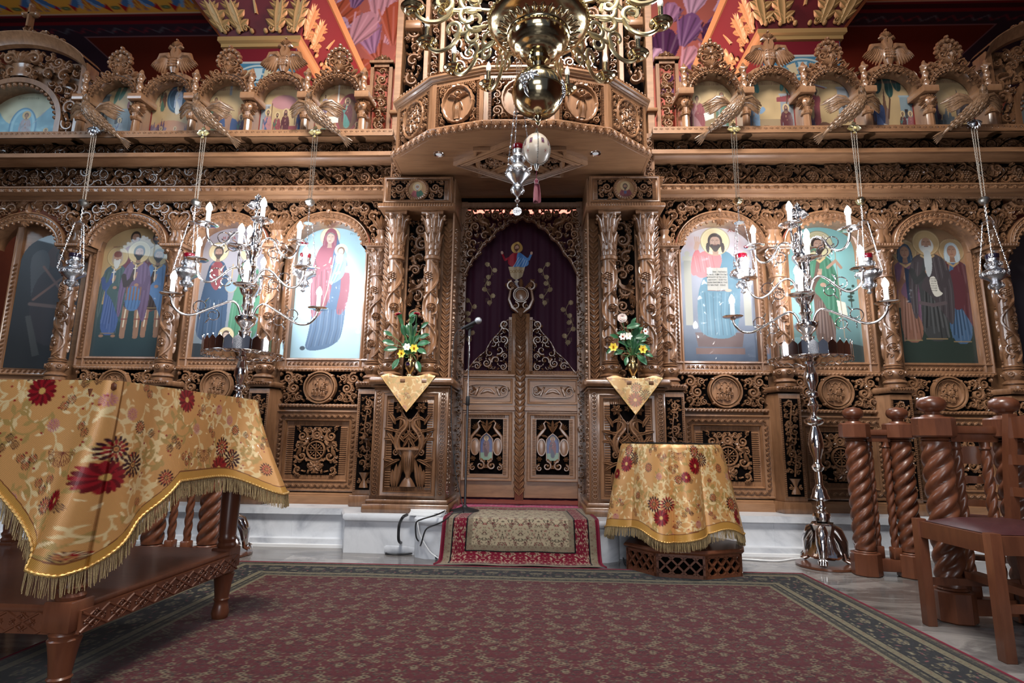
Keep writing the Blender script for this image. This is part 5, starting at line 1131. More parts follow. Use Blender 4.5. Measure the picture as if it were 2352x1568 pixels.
def scene(k, s):
    c = Canvas(.42, .45, 320, GOLD); c.noise(.25, 8, k); c.vgrad(*[lt(GOLD, .0), lt(GOLD, .1)], 0, .45); c.noise(.3, 8, k*3+s+5)
    pass
    if s < 0:
        if k == 4: rocks(c, 0, .2, 0, .22, C_['brn'], 1); tower(c, .08, .1, .26, .16, hexc('6a7a80')); tower(c, .02, .1, .07, .26, hexc('55656a')); c.ell(.2, .38, .02, .07, C_['green'], rot=-.5); c.ell(.15, .36, .02, .07, C_['green'], rot=-.3); sit(c, .2, .05, .15, C_['blue'], C_['gry']); sit(c, .34, .03, .2, C_['lav'], C_['pur']); c.ell(.26, .29, .014, .03, C_['red']); c.poly([(.1, 0), (.4, 0), (.4, .06), (.1, .07)], C_['dkr'])
        elif k == 3: hill(c, [(0, 0), (0, .15), (.2, .2), (.42, .12), (.42, 0)], C_['ora']); c.ell(.22, .33, .1, .1, hexc('1f4a66')); c.ring(.22, .33, .08, .008, hexc('3a6f8a')); saint(c, .22, .22, .2, C_['wht'], hexc('9aa8c0')); saint(c, .09, .24, .17, C_['green'], C_['brn']); saint(c, .36, .24, .17, C_['dkr'], C_['pur']); rocks(c, 0, .12, .08, .12, C_['pur'], 3); rocks(c, .3, .42, .08, .12, C_['pur'], 4); sit(c, .1, .02, .12, C_['ora'], C_['green']); sit(c, .22, .03, .11, C_['rose'], C_['lav']); sit(c, .34, .02, .13, C_['green'], C_['teal'])
        elif k == 2: rocks(c, 0, .14, .1, .26, C_['ora'], 5); rocks(c, .28, .42, .1, .22, C_['ora'], 6); hill(c, [(.12, 0), (.1, .2), (.3, .2), (.32, 0)], C_['blue']); c.line([(.2, .46), (.2, .36)], .02, C_['gry']); saint(c, .08, .1, .24, C_['green'], C_['brn']); saint(c, .2, .03, .24, SKIN, None, hands=0); saint(c, .31, .02, .2, C_['teal'], C_['pur']); saint(c, .37, .04, .2, C_['rose'], C_['ora'])
        elif k == 1: tower(c, .01, .02, .07, .26, C_['gry']); tower(c, .34, .03, .07, .24, hexc('9aa4a8')); c.ell(.2, .3, .11, .05, C_['rose']); c.line([(.1, .29), (.1, .15)], .008, C_['brn']); c.line([(.3, .29), (.3, .15)], .008, C_['brn']); saint(c, .07, .03, .22, C_['blue'], C_['rose']); saint(c, .15, .03, .2, C_['green'], C_['red']); saint(c, .22, .03, .22, C_['dkr'], C_['dkr'], veil=C_['dkr']); saint(c, .35, .03, .24, C_['blue'], C_['pur'], beard=2); c.poly([(.25, .03), (.32, .03), (.32, .14), (.25, .14)], C_['red'])
        else: hill(c, [(0, 0), (0, .25), (.2, .4), (.42, .2), (.42, 0)], hexc('a8763c')); rocks(c, .15, .3, .25, .15, C_['ora'], 7); c.ell(.28, .22, .1, .14, C_['red'], rot=-.3); c.ell(.28, .21, .08, .11, C_['brn'], rot=-.3); sit(c, .27, .12, .2, C_['teal'], C_['dkr'], veil=C_['dkr']); saint(c, .08, .2, .15, C_['pur'], C_['lav']); c.poly([(.1, .16), (.2, .16), (.2, .2), (.1, .2)], C_['wht']); sit(c, .08, .03, .12, C_['pur'], C_['green']); sit(c, .36, .02, .14, C_['dkr'], C_['ora']); c.line([(.19, .44), (.19, .25)], .012, C_['wht'])
    else:
        if k == 0: hill(c, [(0, .1), (.15, .3), (.3, .22), (.42, .1), (.42, 0), (0, 0)], hexc('8c6f3a')); c.poly([(0, 0), (.42, 0), (.42, .06), (0, .08)], hexc('2b2a18')); sit(c, .11, .05, .27, C_['rose'], C_['red'], beard=0); saint(c, .31, .05, .3, C_['gry'], C_['green'], beard=2, bald=True); c.poly([(.16, .2), (.24, .22), (.24, .17), (.17, .15)], C_['wht'])
        elif k == 1: c.poly([(0, .0), (.42, .0), (.42, .1), (0, .1)], hexc('6e8a6a')); c.poly([(0, .06), (.42, .06), (.42, .16), (0, .16)], hexc('9a7a48')); tower(c, .31, .06, .1, .26, C_['gry']); c.poly([(.28, .3), (.42, .32), (.42, .27), (.28, .27)], C_['red']); tree(c, .06, .2, .18, C_['teal']); tree(c, .36, .26, .12, C_['teal']); saint(c, .1, .03, .24, C_['gry'], hexc('5f8ab0'), beard=0); c.smooth([(.13, .18), (.2, .22), (.16, .25)], hexc('5f8ab0')); sit(c, .35, .03, .22, C_['dkr'], C_['dkr'], veil=C_['dkr']); c.poly([(.17, .07), (.21, .07), (.21, .12), (.17, .12)], C_['brn'])
        elif k == 2: hill(c, [(0, 0), (0, .08), (.2, .06), (.42, .1), (.42, 0)], hexc('8c6f3a')); tower(c, .3, .14, .1, .22, C_['gry']); rocks(c, 0, .1, .08, .14, C_['pur'], 8); saint(c, .13, .1, .26, C_['red'], None, hands=0); c.line([(.13, .3), (.04, .34), (.05, .4), (.2, .36)], .014, C_['red']); c.line([(.05, .4), (.22, .36)], .006, hexc('9ab0c0')); hill(c, [(.1, .02), (.12, .12), (.2, .15), (.3, .06), (.3, .02)], C_['brn']); c.ell(.28, .07, .05, .02, C_['red'])
        elif k == 3: rocks(c, 0, .2, .05, .36, C_['brn'], 9); tree(c, .22, .16, .24, hexc('0f4a44')); tower(c, .32, .06, .1, .24, hexc('6f8a94')); hill(c, [(.08, .02), (.1, .12), (.2, .13), (.28, .06), (.3, .02), (.24, .06), (.12, .07)], hexc('a0a4a6')); sit(c, .15, .09, .2, C_['blue'], hexc('1c3566')); saint(c, .33, .04, .16, C_['teal'], C_['dkr']); saint(c, .39, .04, .16, C_['red'], C_['red'])
        else: c.ell(.17, .25, .09, .09, lt(GOLD, .15)); rocks(c, 0, .14, .05, .28, C_['pur'], 10); rocks(c, .28, .42, .14, .22, hexc('4a4048'), 11); rocks(c, .1, .26, .03, .24, hexc('56646e'), 12); hill(c, [(0, 0), (.06, .16), (.14, .1), (.2, 0)], C_['rose'])
    scribble(c, .1, .385, .22, .014, hexc('7e2416'), k, 13); return c
LB = {(-1, 4): 'small arched icon with a little fortress, leftmost of the upper tier', (-1, 3): 'small arched icon of a figure in white in a dark blue disc, left upper tier', (-1, 2): 'small arched icon of a baptism in blue water, middle of left upper tier', (-1, 1): 'small arched icon of figures under a pink canopy, left upper tier', (-1, 0): 'small arched icon of a mother on a red mandorla, nearest the canopy',
      (1, 0): 'small arched icon of a seated scribe in rose and an old man in green', (1, 1): 'small arched icon of a blue angel greeting a seated woman in dark red', (1, 2): 'small arched icon of a red-clad man raising a sword by a grey tower', (1, 3): 'small arched icon of a blue-robed rider on a white donkey under a dark tree', (1, 4): 'small arched icon of purple and grey mountains against a golden disc'}
for s in (-1, 1):
    for k in range(5):
        X0 = s*XU[k]; ic = thing('festal_icon', LB[(s, k)], 'icon', (X0, 4.39, zU0), 'small arched icons of the upper tier'); c = scene(k, s)
        arched(c, X0, 4.39, zU0, .44, .39, .25, 'painting', ICONM, ic)
        g = Geo(); g.box(X0-.225, X0-.21, 4.38, 4.40, zU0, zU0+.34); g.box(X0+.21, X0+.225, 4.38, 4.40, zU0, zU0+.34); part(g, 'red_edge', mat('red_paint', hexc('6a0f0f'), .5), ic)
# round icons on the pillar blocks
for s in (-1, 1):
    X0 = s*.8; z = (Z2+.035+Z4)/2; c = Canvas(.14, .14, 900, hexc('b8822e')); c.noise(.2, 5, 2)
    c.smooth([(.02, 0), (.03, .05), (.055, .075), (.09, .075), (.115, .05), (.125, 0)], C_['red'] if s > 0 else hexc('b02f3c')); c.smooth([(.07, 0), (.06, .06), (.09, .075), (.12, .04), (.12, 0)], C_['red'] if s > 0 else hexc('1f6a4e'))
    if s > 0: c.poly([(.06, .03), (.08, .03), (.08, .07), (.06, .07)], C_['blue'])
    head(c, .07, .09, .019, SKIN, (.06, .04, .03) if s > 0 else hexc('b0b0ac'), 1)
    for k in range(3): c.line([(.03+.03*k, .01), (.05+.02*k, .05)], .002, dk(C_['dkr'], .8))
    ri = thing('round_icon', ('round gilt icon of a white-haired man in green and red, on the left pillar block' if s < 0 else 'round gilt icon of a dark-bearded man in red, on the right pillar block'), 'icon', (X0, 4.03, z), 'round icons on the pillar blocks')
    c.mesh('painting', ICONM, ri, lambda U, V: np.stack([X0-.07+U, np.full_like(U, 4.036), z-.07+V], -1), lambda u, v: (u-.07)**2+(v-.07)**2 < .0047)
# every group of pieces of the screen becomes one part with its pieces as sub-parts
bpy.context.view_layer.update()
def wloc(o):
    v = Vector((0, 0, 0))
    while o: v = v+o.location; o = o.parent
    return v
def reparent(o, p):
    w_ = wloc(o); o.parent = p; o.location = w_-wloc(p)
for e in [o for o in ICO.children if o.type == 'EMPTY']:
    kids = []
    def walk(o):
        for ch in list(o.children):
            if ch.name.startswith('column') and o is e: reparent(ch, ICO); continue
            kids.append(ch); walk(ch)
    walk(e)
    main = kids[0]; reparent(main, ICO); nm = e.name.split('.')[0]
    for k in kids[1:]: reparent(k, main)
    bpy.data.objects.remove(e); main.name = nm
# ================================================================== large icons of the main row
YI = 4.60; IZ0 = zr(830, YI); IZ1 = 2.36; IR = .29
FR = hexc
def bigframe(X0, parent, hw=.30):
    g = Geo(); z0 = IZ0
    g.prof([(YI+.03, z0-.10), (YI-.05, z0-.10), (YI-.055, z0-.085), (YI-.04, z0-.075), (YI-.035, z0-.03), (YI-.05, z0-.02), (YI-.045, z0-.008), (YI-.02, z0), (YI+.03, z0)], X0-hw-.09, X0+hw+.09)
    for q in (-1, 1):
        P = [(X0+q*(hw+.09), YI+.03), (X0+q*(hw+.09), YI-.05), (X0+q*(hw+.078), YI-.055), (X0+q*(hw+.07), YI-.04), (X0+q*(hw+.03), YI-.035), (X0+q*(hw+.02), YI-.05), (X0+q*(hw+.008), YI-.045), (X0+q*hw, YI-.02), (X0+q*hw, YI+.03)]
        g.prof(P, z0-.1, IZ1+.02, 'z')
    O = Orn()
    for k in range(16):
        u = X0-hw+.02+(2*hw-.04)*k/15; O.leaf(u-.012, z0-.065, .85, .038, .008, .012); O.leaf(u+.016, z0-.065, pi-.85, .034, .007, .012)
    n = 28
    for q in (-1, 1):
        for k in range(n): z = z0-.02+(IZ1-z0)*k/n; O.leaf(X0+q*(hw+.05)-.012, z, .9, .04, .009, .012); O.leaf(X0+q*(hw+.05)+.012, z+.018, pi-.9, .036, .008, .012)
    g.orn(O, face(0, YI-.036, 0))
    th = np.linspace(0, pi, 33); g.grid(np.array([[(X0+(hw+t*.085)*cos(a), y, IZ1+(IR+t*.07)*sin(a)) for t, y in ((0, YI+.02), (0, YI-.045), (.15, YI-.055), (.8, YI-.04), (1, YI-.05), (1, YI+.03))] for a in th])); O = Orn()
    for k in range(22): a = (k+.5)/22*pi; O.leaf((hw+.02)*cos(a), (IR+.02)*sin(a), a+(1.9 if k < 11 else -1.9)*.6, .06, .014, .016, .4); O.leaf((hw+.06)*cos(a), (IR+.05)*sin(a), a+(2.2 if k < 11 else -2.2), .05, .012, .014)
    g.orn(O, face(X0, YI-.045, IZ1)); return part(g, 'frame', WOOD, parent)
def icon(name, label, X0, paint, hw=.30):
    H = IZ1+IR-IZ0; t = thing(name, label, 'icon', (X0, YI, IZ0), None)
    c = Canvas(2*hw, H, 330); paint(c, hw, H); bigframe(X0, t, hw)
    c.mesh('painting', ICON, t, lambda U, V: np.stack([X0-hw+U, np.full_like(U, YI), IZ0+V], -1), lambda u, v: (v < IZ1-IZ0) | (((u-hw)/hw)**2+((v-IZ1+IZ0)/IR)**2 < 1)); return t
def mother(c, w, H):
    c.vgrad(hexc('8fc3d3'), hexc('7fb4c2')); c.noise(.12, 6, 1); x = w
    rb = hexc('8e2f4a'); bl = hexc('2b5d86')
    c.ell(x-.03, H*.885, .088, .088, hexc('d6c58e')); c.ring(x-.03, H*.885, .088, .003, hexc('a88c4e'))
    c.smooth([(x-.19, .06), (x-.16, .2), (x-.13, .5), (x-.16, .75), (x-.13, .93), (x-.06, 1.02), (x-.07, 1.1), (x-.03, 1.16), (x+.03, 1.12), (x+.05, 1.02), (x+.1, .94), (x+.15, .8), (x+.15, .45), (x+.13, .2), (x+.09, .13), (x-.02, .07)], bl)
    c.smooth([(x-.14, .3), (x-.17, .55), (x-.17, .78), (x-.13, .95), (x-.07, 1.02), (x-.085, 1.1), (x-.03, 1.165), (x+.035, 1.12), (x+.03, 1.0), (x+.0, .92), (x+.02, .6), (x-.03, .42)], rb)
    c.smooth([(x+.06, .4), (x+.1, .62), (x+.07, .8), (x+.13, .84), (x+.175, .7), (x+.16, .45), (x+.1, .36)], rb)
    for k in range(7): c.line([(x-.15+.022*k, .82-.01*k), (x-.15+.024*k, .6), (x-.13+.022*k, .36+.02*k)], .006, dk(rb, .55) if k % 2 else lt(rb, .25))
    for k in range(9): c.line([(x-.12+.03*k, .42), (x-.13+.031*k, .25), (x-.16+.032*k, .09+.006*k)], .006, dk(bl, .55) if k % 2 else lt(bl, .25))
    c.line([(x-.165, .8), (x-.1, .785), (x-.05, .82)], .006, hexc('d8c08a')); c.line([(x+.02, .9), (x-.02, .6), (x-.06, .42), (x-.14, .33)], .006, hexc('d8c08a'))
    head(c, x-.03, H*.875, .05, hexc('c99f85'), (.1, .05, .03), 0, rb, None, .8); c.line([(x-.06, H*.9), (x-.03, H*.915), (x+.01, H*.9)], .006, hexc('2f8a78'))
    # child
    c.ell(x+.075, H*.785, .058, .058, hexc('d6c58e')); c.smooth([(x+.03, .83), (x+.04, .95), (x+.11, .97), (x+.135, .88), (x+.12, .72), (x+.05, .66), (x-.01, .64), (x-.0, .7)], hexc('5f9ec0')); c.smooth([(x+.02, .84), (x+.05, .96), (x+.1, .95), (x+.09, .82)], hexc('dfe6e8'))
    for k in range(5): c.line([(x+.1-.015*k, .84), (x+.07-.015*k, .74), (x+.04-.012*k, .67)], .005, lt(hexc('5f9ec0'), .35) if k % 2 else hexc('3f7898'))
    head(c, x+.075, H*.775, .033, hexc('d3ab90'), (.16, .08, .04), 0, None, None, -.6)
    for a, b in (((x-.09, .78), (x-.01, .8)), ((x+.11, .72), (x+.06, .745))): c.ell(*b, .026, .014, hexc('cfa78c'), rot=.3)
    c.line([(x-.13, .72), (x-.08, .79), (x-.02, .8)], .03, rb); c.line([(x-.01, .88), (x-.02, .84)], .012, hexc('d3ab90')); c.ell(x+.01, .655, .012, .018, hexc('d3ab90'))
    c.ell(x-.2, .085, .025, .02, hexc('253f52')); scribble(c, x-.2, H*.94, .05, .018, hexc('3a5a66'), 3, 3); scribble(c, x+.15, H*.9, .05, .018, hexc('3a5a66'), 8, 3)
def christ(c, w, H):
    x = w; c.vgrad(hexc('24405e'), hexc('8f8f9c'), 0, H*.8); c.vgrad(hexc('8f8f9c'), hexc('c9b2aa'), H*.7, H); c.noise(.25, 7, 2)
    c.ell(x-.2, H*.83, .08, .1, hexc('b8847e'), .9, .6); c.ell(x+.2, H*.83, .08, .1, hexc('b8847e'), .9, .6)
    for q in (-1, 1): c.poly([(x+q*.27, .3), (x+q*.21, .3), (x+q*.21, .86), (x+q*.27, .86)], hexc('8f8b78')); c.ell(x+q*.24, .92, .025, .025, hexc('a29c84')); c.poly([(x+q*.28, .86), (x+q*.2, .86), (x+q*.2, .9), (x+q*.28, .9)], hexc('a29c84'))
    c.poly([(x-.18, .12), (x+.18, .12), (x+.2, .24), (x-.2, .24)], hexc('5a3a34')); c.poly([(x-.2, .06), (x+.2, .06), (x+.2, .11), (x-.2, .11)], hexc('6a4438'))
    bl = hexc('2a6a80'); rd_ = hexc('c4484c')
    c.smooth([(x-.15, .2), (x-.18, .4), (x-.15, .65), (x-.05, .8), (x+.12, .92), (x+.2, .85), (x+.19, .6), (x+.17, .35), (x+.12, .18)], bl)
    c.smooth([(x-.2, .76), (x-.19, .88), (x-.1, .95), (x+.02, .96), (x+.06, .86), (x+.0, .74), (x-.08, .72), (x-.14, .7)], rd_); c.smooth([(x-.22, .72), (x-.2, .9), (x-.15, .98), (x-.12, .9), (x-.14, .74)], rd_); c.smooth([(x+.04, .96), (x+.14, .92), (x+.17, .8), (x+.06, .78)], bl)
    for k in range(6): c.line([(x-.18+.03*k, .9), (x-.16+.03*k, .76)], .005, dk(rd_, .6) if k % 2 else lt(rd_, .2))
    for k in range(9): c.line([(x-.14+.034*k, .58), (x-.13+.03*k, .4), (x-.13+.032*k, .22)], .006, dk(bl, .55) if k % 2 else lt(bl, .2))
    c.line([(x-.04, .95), (x, .93), (x+.05, .95)], .01, GOLD)
    head(c, x, H*.845, .062, hexc('b98765'), (.06, .035, .025), 1, None, hexc('d8bc72')); c.smooth([(x-.075, H*.84), (x-.08, H*.78), (x-.05, H*.76), (x-.048, H*.84)], (.06, .035, .025)); c.smooth([(x+.075, H*.84), (x+.08, H*.78), (x+.05, H*.76), (x+.048, H*.84)], (.06, .035, .025))
    c.line([(x-.16, .97), (x-.15, 1.01)], .04, hexc('b98765'))
    for k in range(4): c.line([(x-.165+.012*k, 1.01), (x-.17+.016*k, 1.07-.012*(k == 3))], .009, hexc('b98765'))
    b0 = (x-.08, .60); c.poly([(b0[0], b0[1]+.0), (b0[0], b0[1]+.2), (b0[0]+.085, b0[1]+.195), (b0[0]+.17, b0[1]+.2), (b0[0]+.17, b0[1]+.01), (b0[0]+.085, b0[1]+.0)], hexc('958f80')); c.line([(b0[0]+.085, b0[1]), (b0[0]+.085, b0[1]+.2)], .003, hexc('8a8068')); c.line([(b0[0], b0[1]), (b0[0]+.085, b0[1]-.004), (b0[0]+.17, b0[1])], .006, hexc('7a3a2a'))
    c.ell(x+.09, .6, .03, .014, hexc('b98765'))
def trinity(c, w, H):
    x = w; c.vgrad(hexc('56707c'), hexc('a08f96'), 0, H); c.noise(.2, 6, 4); c.ell(x, .2, .28, .09, hexc('8f9aa2'), .9, .7); c.poly([(0, 0), (2*w, 0), (2*w, .1), (0, .12)], hexc('1c2c36'))
    for q, m, r_ in ((-1, hexc('1f4466'), hexc('8c2430')), (1, hexc('2d7a52'), hexc('9aa8a0'))):
        X = x+q*.14; c.smooth([(X-.13, .14), (X-.13, .4), (X-.09, .7), (X-.06, .86), (X+.06, .86), (X+.11, .7), (X+.13, .4), (X+.12, .14)], m); c.smooth([(X-.06, .84), (X-.06, .66), (X+.02, .56), (X+.06, .7), (X+.05, .85)], r_)
        for k in range(6): c.line([(X-.1+.036*k, .5), (X-.11+.04*k, .18)], .006, dk(m, .5) if k % 2 else lt(m, .2))
        head(c, X, .93, .045, hexc('a9795c'), (.08, .05, .03) if q < 0 else hexc('a8a8a0'), 1, None, hexc('c9b070')); c.line([(X-q*.03, .72), (X-q*.02, .78)], .018, hexc('b98765'))
    c.line([(x, .7), (x, .82)], .01, GOLD); c.line([(x-.03, .785), (x+.03, .785)], .01, GOLD); c.ell(x, .62, .05, .05, hexc('6a8fa0')); c.ring(x, .62, .05, .004, GOLD)
    c.smooth([(x-.13, .12), (x-.04, .2), (x-.02, .15), (x-.04, .1)], hexc('b08a90')); c.smooth([(x+.13, .12), (x+.04, .2), (x+.02, .15), (x+.04, .1)], hexc('b08a90')); head(c, x, .19, .035, hexc('c09a80'), (.1, .05, .03), 0, None, hexc('c9b070'))
def baptist(c, w, H):
    x = w; c.vgrad(hexc('2a4a4c'), hexc('5f9a98'), 0, H*.5); c.vgrad(hexc('5f9a98'), hexc('4f9c98'), H*.5, H); c.noise(.25, 8, 5)
    c.ell(x, .05, .4, .12, hexc('1c2e2c')); c.poly([(0, .3), (.1, .36), (.2, .33), (.2, .22), (0, .2)], hexc('2f5a54'))
    for k in range(5): tx = x+.2+.015*k; c.line([(x+.22, .46), (x+.22, .62)], .006, hexc('2a2a1c')); c.ell(x+.22+.03*(-1)**k*(k/5), .52+.03*k, .03-.004*k, .014, hexc('1f3f34'))
    saint(c, x-.01, .1, .98, hexc('5a3a28'), hexc('1f6a48'), hexc('2a1408'), 1, halo=hexc('a89a62'), skin=hexc('9a6a4a'), w=.85, feet=True)
    c.line([(x+.05, .8), (x+.12, .86), (x+.16, .8)], .024, hexc('9a6a4a')); c.poly([(x+.1, .52), (x+.17, .5), (x+.18, .38), (x+.11, .4)], hexc('b8b49c')); c.line([(x+.14, .2), (x+.12, 1.0)], .007, hexc('8a7450')); c.line([(x+.09, .95), (x+.155, .955)], .006, hexc('8a7450'))
    scribble(c, x-.22, H*.88, .08, .018, hexc('7e2416'), 5, 5)
def martyrs(c, w, H):
    c.vgrad(hexc('3a4a2a'), GOLD, H*.35, H*.7); c.vgrad(hexc('16363e'), hexc('2a4f52'), 0, H*.38); c.vgrad(dk(GOLD, .85), GOLD, H*.38, H); c.noise(.3, 8, 6); x = w
    saint(c, x-.03, .38, .75, hexc('7c1f3a'), hexc('7c1f3a'), (.05, .03, .02), 0, cross=True, feet=False, halo=None); saint(c, x+.17, .38, .74, hexc('6a1f30'), hexc('6a4a3a'), (.03, .02, .02), 1, cross=True, feet=False, halo=None)
    saint(c, x-.17, .17, .78, hexc('1d4f96'), hexc('3a5a5a'), hexc('a08a70'), 2, halo=hexc('b89a50'), cross=True); c.smooth([(x-.21, .885), (x-.2, .94), (x-.14, .94), (x-.13, .885)], hexc('7a3018'))
    saint(c, x+.2, .17, .8, hexc('3a2018'), hexc('1f6aa8'), (.03, .02, .02), 1, halo=hexc('b89a50'), cross=True, short=True)
    saint(c, x+.02, .16, .84, hexc('4a3a3a'), hexc('6a4a78'), (.02, .015, .015), 1, halo=hexc('c0a45a'), cross=True, short=True)
    c.smooth([(x-.05, .4), (x-.06, .62), (x+.08, .62), (x+.09, .4)], hexc('2a6fae')); 
    for k in range(5): c.line([(x-.045+.03*k, .61), (x-.045+.03*k, .5)], .014, hexc('8a5a40')); c.line([(x-.05+.03*k, .42), (x-.045+.03*k, .5)], .004, hexc('15406e'))
    scribble(c, x+.06, H*.86, .1, .014, hexc('7e2416'), 9, 8); scribble(c, x-.22, H*.8, .06, .014, hexc('7e2416'), 2, 5)
def ascetics(c, w, H):
    c.vgrad(hexc('1c2c28'), hexc('20322c'), 0, H*.4); c.vgrad(hexc('8a5a28'), hexc('a8722f'), H*.38, H*.75); c.vgrad(hexc('a8722f'), hexc('5f4018'), H*.75, H); c.noise(.3, 8, 7); x = w
    c.ell(x, .14, .3, .25, hexc('22362c'))
    saint(c, x-.185, .15, .86, hexc('8a5030'), hexc('6a3a5c'), (.03, .02, .02), 0, hexc('1f3f5a'), halo=hexc('a8823c'), feet=False); c.poly([(x-.2, .5), (x-.13, .5), (x-.14, .78), (x-.2, .8)], hexc('182c48'))
    saint(c, x+.2, .14, .88, hexc('1f5a86'), hexc('5f1a28'), (.03, .02, .02), 0, hexc('9fb4bc'), halo=hexc('a8823c'), feet=False); c.smooth([(x+.13, .5), (x+.13, .78), (x+.27, .78), (x+.28, .52), (x+.2, .42)], hexc('5f1a28')); c.line([(x+.15, .72), (x+.17, .84)], .006, hexc('9a7450'))
    saint(c, x+.0, .16, .93, hexc('3a3c3c'), hexc('443a3e'), hexc('b8b8b0'), 2, halo=hexc('b08a40'), w=1.15, feet=False, bald=True)
    c.smooth([(x-.03, .95), (x-.03, .78), (x-.01, .7), (x+.03, .78), (x+.035, .95)], hexc('a8b0b0')); c.smooth([(x-.01, .72), (x+.05, .73), (x+.06, .6), (x+.1, .58), (x+.03, .54), (x+.0, .6)], hexc('d0c8b4'))
    for k in range(6): scribble(c, x+.005, .7-.02*k, .045, .009, (.05, .05, .05), k, 7)
    c.line([(x-.1, .5), (x, .48), (x+.1, .5)], .03, hexc('5a4a4c')); scribble(c, x-.05, H*.94, .1, .016, hexc('7e2416'), 12, 7); scribble(c, x+.16, H*.86, .08, .014, hexc('7e2416'), 13, 6)
def archangel(c, w, H):
    c.vgrad(hexc('15181c'), hexc('22252c')); c.noise(.5, 6, 8); x = w
    c.ell(x+.02, H*.82, .13, .13, hexc('451e18')); c.smooth([(x-.2, .75), (x-.24, 1.0), (x-.12, 1.08), (x-.06, .9), (x-.16, .5)], hexc('383a40')); c.smooth([(x-.12, .2), (x-.2, .6), (x-.12, .9), (x+.14, .92), (x+.2, .6), (x+.15, .2)], hexc('28222a'))
    head(c, x+.02, H*.82, .062, hexc('6a4436'), hexc('2a140e'), 0, None, None, -.5); c.line([(x-.12, .9), (x+.1, .62)], .02, hexc('6a4438')); c.line([(x+.12, .9), (x-.16, .6)], .02, hexc('6a4438')); c.line([(x-.18, .56), (x+.14, .54)], .03, hexc('5a4440')); c.poly([(x-.2, .45), (x-.1, .1), (x-.05, .12), (x-.16, .46)], hexc('3a3c3c'))
def bluerobe(c, w, H):
    c.vgrad(hexc('141c2e'), hexc('241a22')); c.noise(.4, 6, 9); saint(c, w, .05, 1.0, hexc('1f2f52'), hexc('26263c'), (.05, .03, .02), 0, halo=hexc('4a2018'), skin=hexc('6a4436'), w=1.2)
ia = icon('painted_icon', 'tall arched icon of a mother in crimson holding a child on pale blue', -BX[0], mother)
ib_ = icon('painted_icon', 'tall arched icon of two seated figures over a winged child head, behind the left candelabrum', -BX[1], trinity, .28)
ic_ = icon('painted_icon', 'tall arched icon of five martyrs on gold above a dark teal ground', -BX[2], martyrs)
id_ = icon('painted_icon', 'tall arched icon of a haloed man in red with an open book', BX[0], christ)
ie = icon('painted_icon', 'tall arched icon of a green-cloaked bearded saint on teal, behind the right candelabrum', BX[1], baptist, .28)
if_ = icon('painted_icon', 'tall arched icon of three robed saints, the middle one long-bearded with a scroll', BX[2], ascetics)
text('ΕΓΩ ΕΙΜΙ\nΤΟ ΦΩΣ ΤΟΥ\nΚΟΣΜΟΥ Ο\nΑΚΟΛΟΥ-\nΘΩΝ ΕΜΟΙ\nΟΥ ΜΗ ΠΕΡ', .017, INKB, id_, (BX[0]-.037, YI-.002, IZ0+.702), sp=1.35); text('ΠΑΤΗΣΗ\nΕΝ ΤΗ ΣΚΟ\nΤΙΑ ΑΛΛ\nΕΞΕΙ ΤΟ\nΦΩΣ ΤΗΣ\nΖΩΗΣ', .017, INKB, id_, (BX[0]+.047, YI-.002, IZ0+.702), sp=1.35)
text('IC.', .05, INKR, id_, (BX[0]-.2, YI-.002, IZ0+1.13)); text('XC.', .05, INKR, id_, (BX[0]+.15, YI-.002, IZ0+1.13))
text('Η ΑΓΙΑ ΤΡΙΑΣ', .036, INKR, ib_, (-BX[1], YI-.002, IZ0+1.06)); text('ΟΙ ΑΓΙΟΙ', .02, INKR, ic_, (-BX[2]+.1, YI-.002, IZ0+1.16)); text('Ο ΑΓΙΟΣ', .024, INKR, if_, (BX[2], YI-.002, IZ0+1.19))
# side doors with their icons
def sidedoor(s, name, label, paint, hinge, ang):
    d = thing(name, label, 'door', hinge); H = 1.28; w_ = .3; z0 = 1.33-hinge[2]
    g = Geo(); g.box(0, s*.74, -.02, .02, .08, 1.33-hinge[2]-.06) if s > 0 else g.box(-.74, 0, -.02, .02, .08, 1.33-hinge[2]-.06)
    a, b = sorted((s*.03, s*.71)); g.box(a, b, -.02, .02, z0-.06, z0+1.3)
    X0 = s*.37
    g.V = [v+np.array(hinge) for v in g.V]; g2 = Geo()
    frame(g2, X0-.36, X0+.36, z0-.06, z0+1.3, .06, -.02, .03); O = Orn()
    for q in (-1, 1):
        for k in range(24): O.leaf(X0+q*.332-.012, z0-.03+.95*k/24, .9, .04, .009, .012)
    for k in range(16): O.leaf(X0-.3+.04*k, z0-.04, .8, .04, .009, .012)
    g2.orn(O, face(0, -.04, 0)); g2.V = [v+np.array(hinge) for v in g2.V]
    part(g, 'door_leaf', WOODH, d); part(g2, 'frame', WOOD, d)
    c = Canvas(.6, 1.22, 200); paint(c, .3, 1.22); h_ = np.array(hinge)
    c.mesh('painting', ICON, d, lambda U, V: np.stack([h_[0]+X0-.3+U, np.full_like(U, h_[1]-.035), h_[2]+z0+V], -1), lambda u, v: (v < .93) | (((u-.3)/.3)**2+((v-.93)/.28)**2 < 1))
    d.rotation_euler.z = ang
sidedoor(-1, 'side_door', 'half-open side door with a dark winged archangel icon, at the left edge', archangel, (-3.74, 4.74, ZP), R(14))
sidedoor(1, 'side_door', 'side door with a dark blue robed figure icon, cut by the right edge', bluerobe, (3.93, 4.60, ZP), 0)
g = Geo(); g.box(-5.2, -3.9, 5.3, 5.33, 0, 3.2); g.box(3.9, 5.2, 5.3, 5.33, 0, 3.2); tag(g.build('wall_sanctuary', gl('terracotta_plaster', (.33, .1, .05), .8, 0, 3, .1, (.25, .07, .035))), 'terracotta plaster wall glimpsed past the side doors', None, None, 'structure')
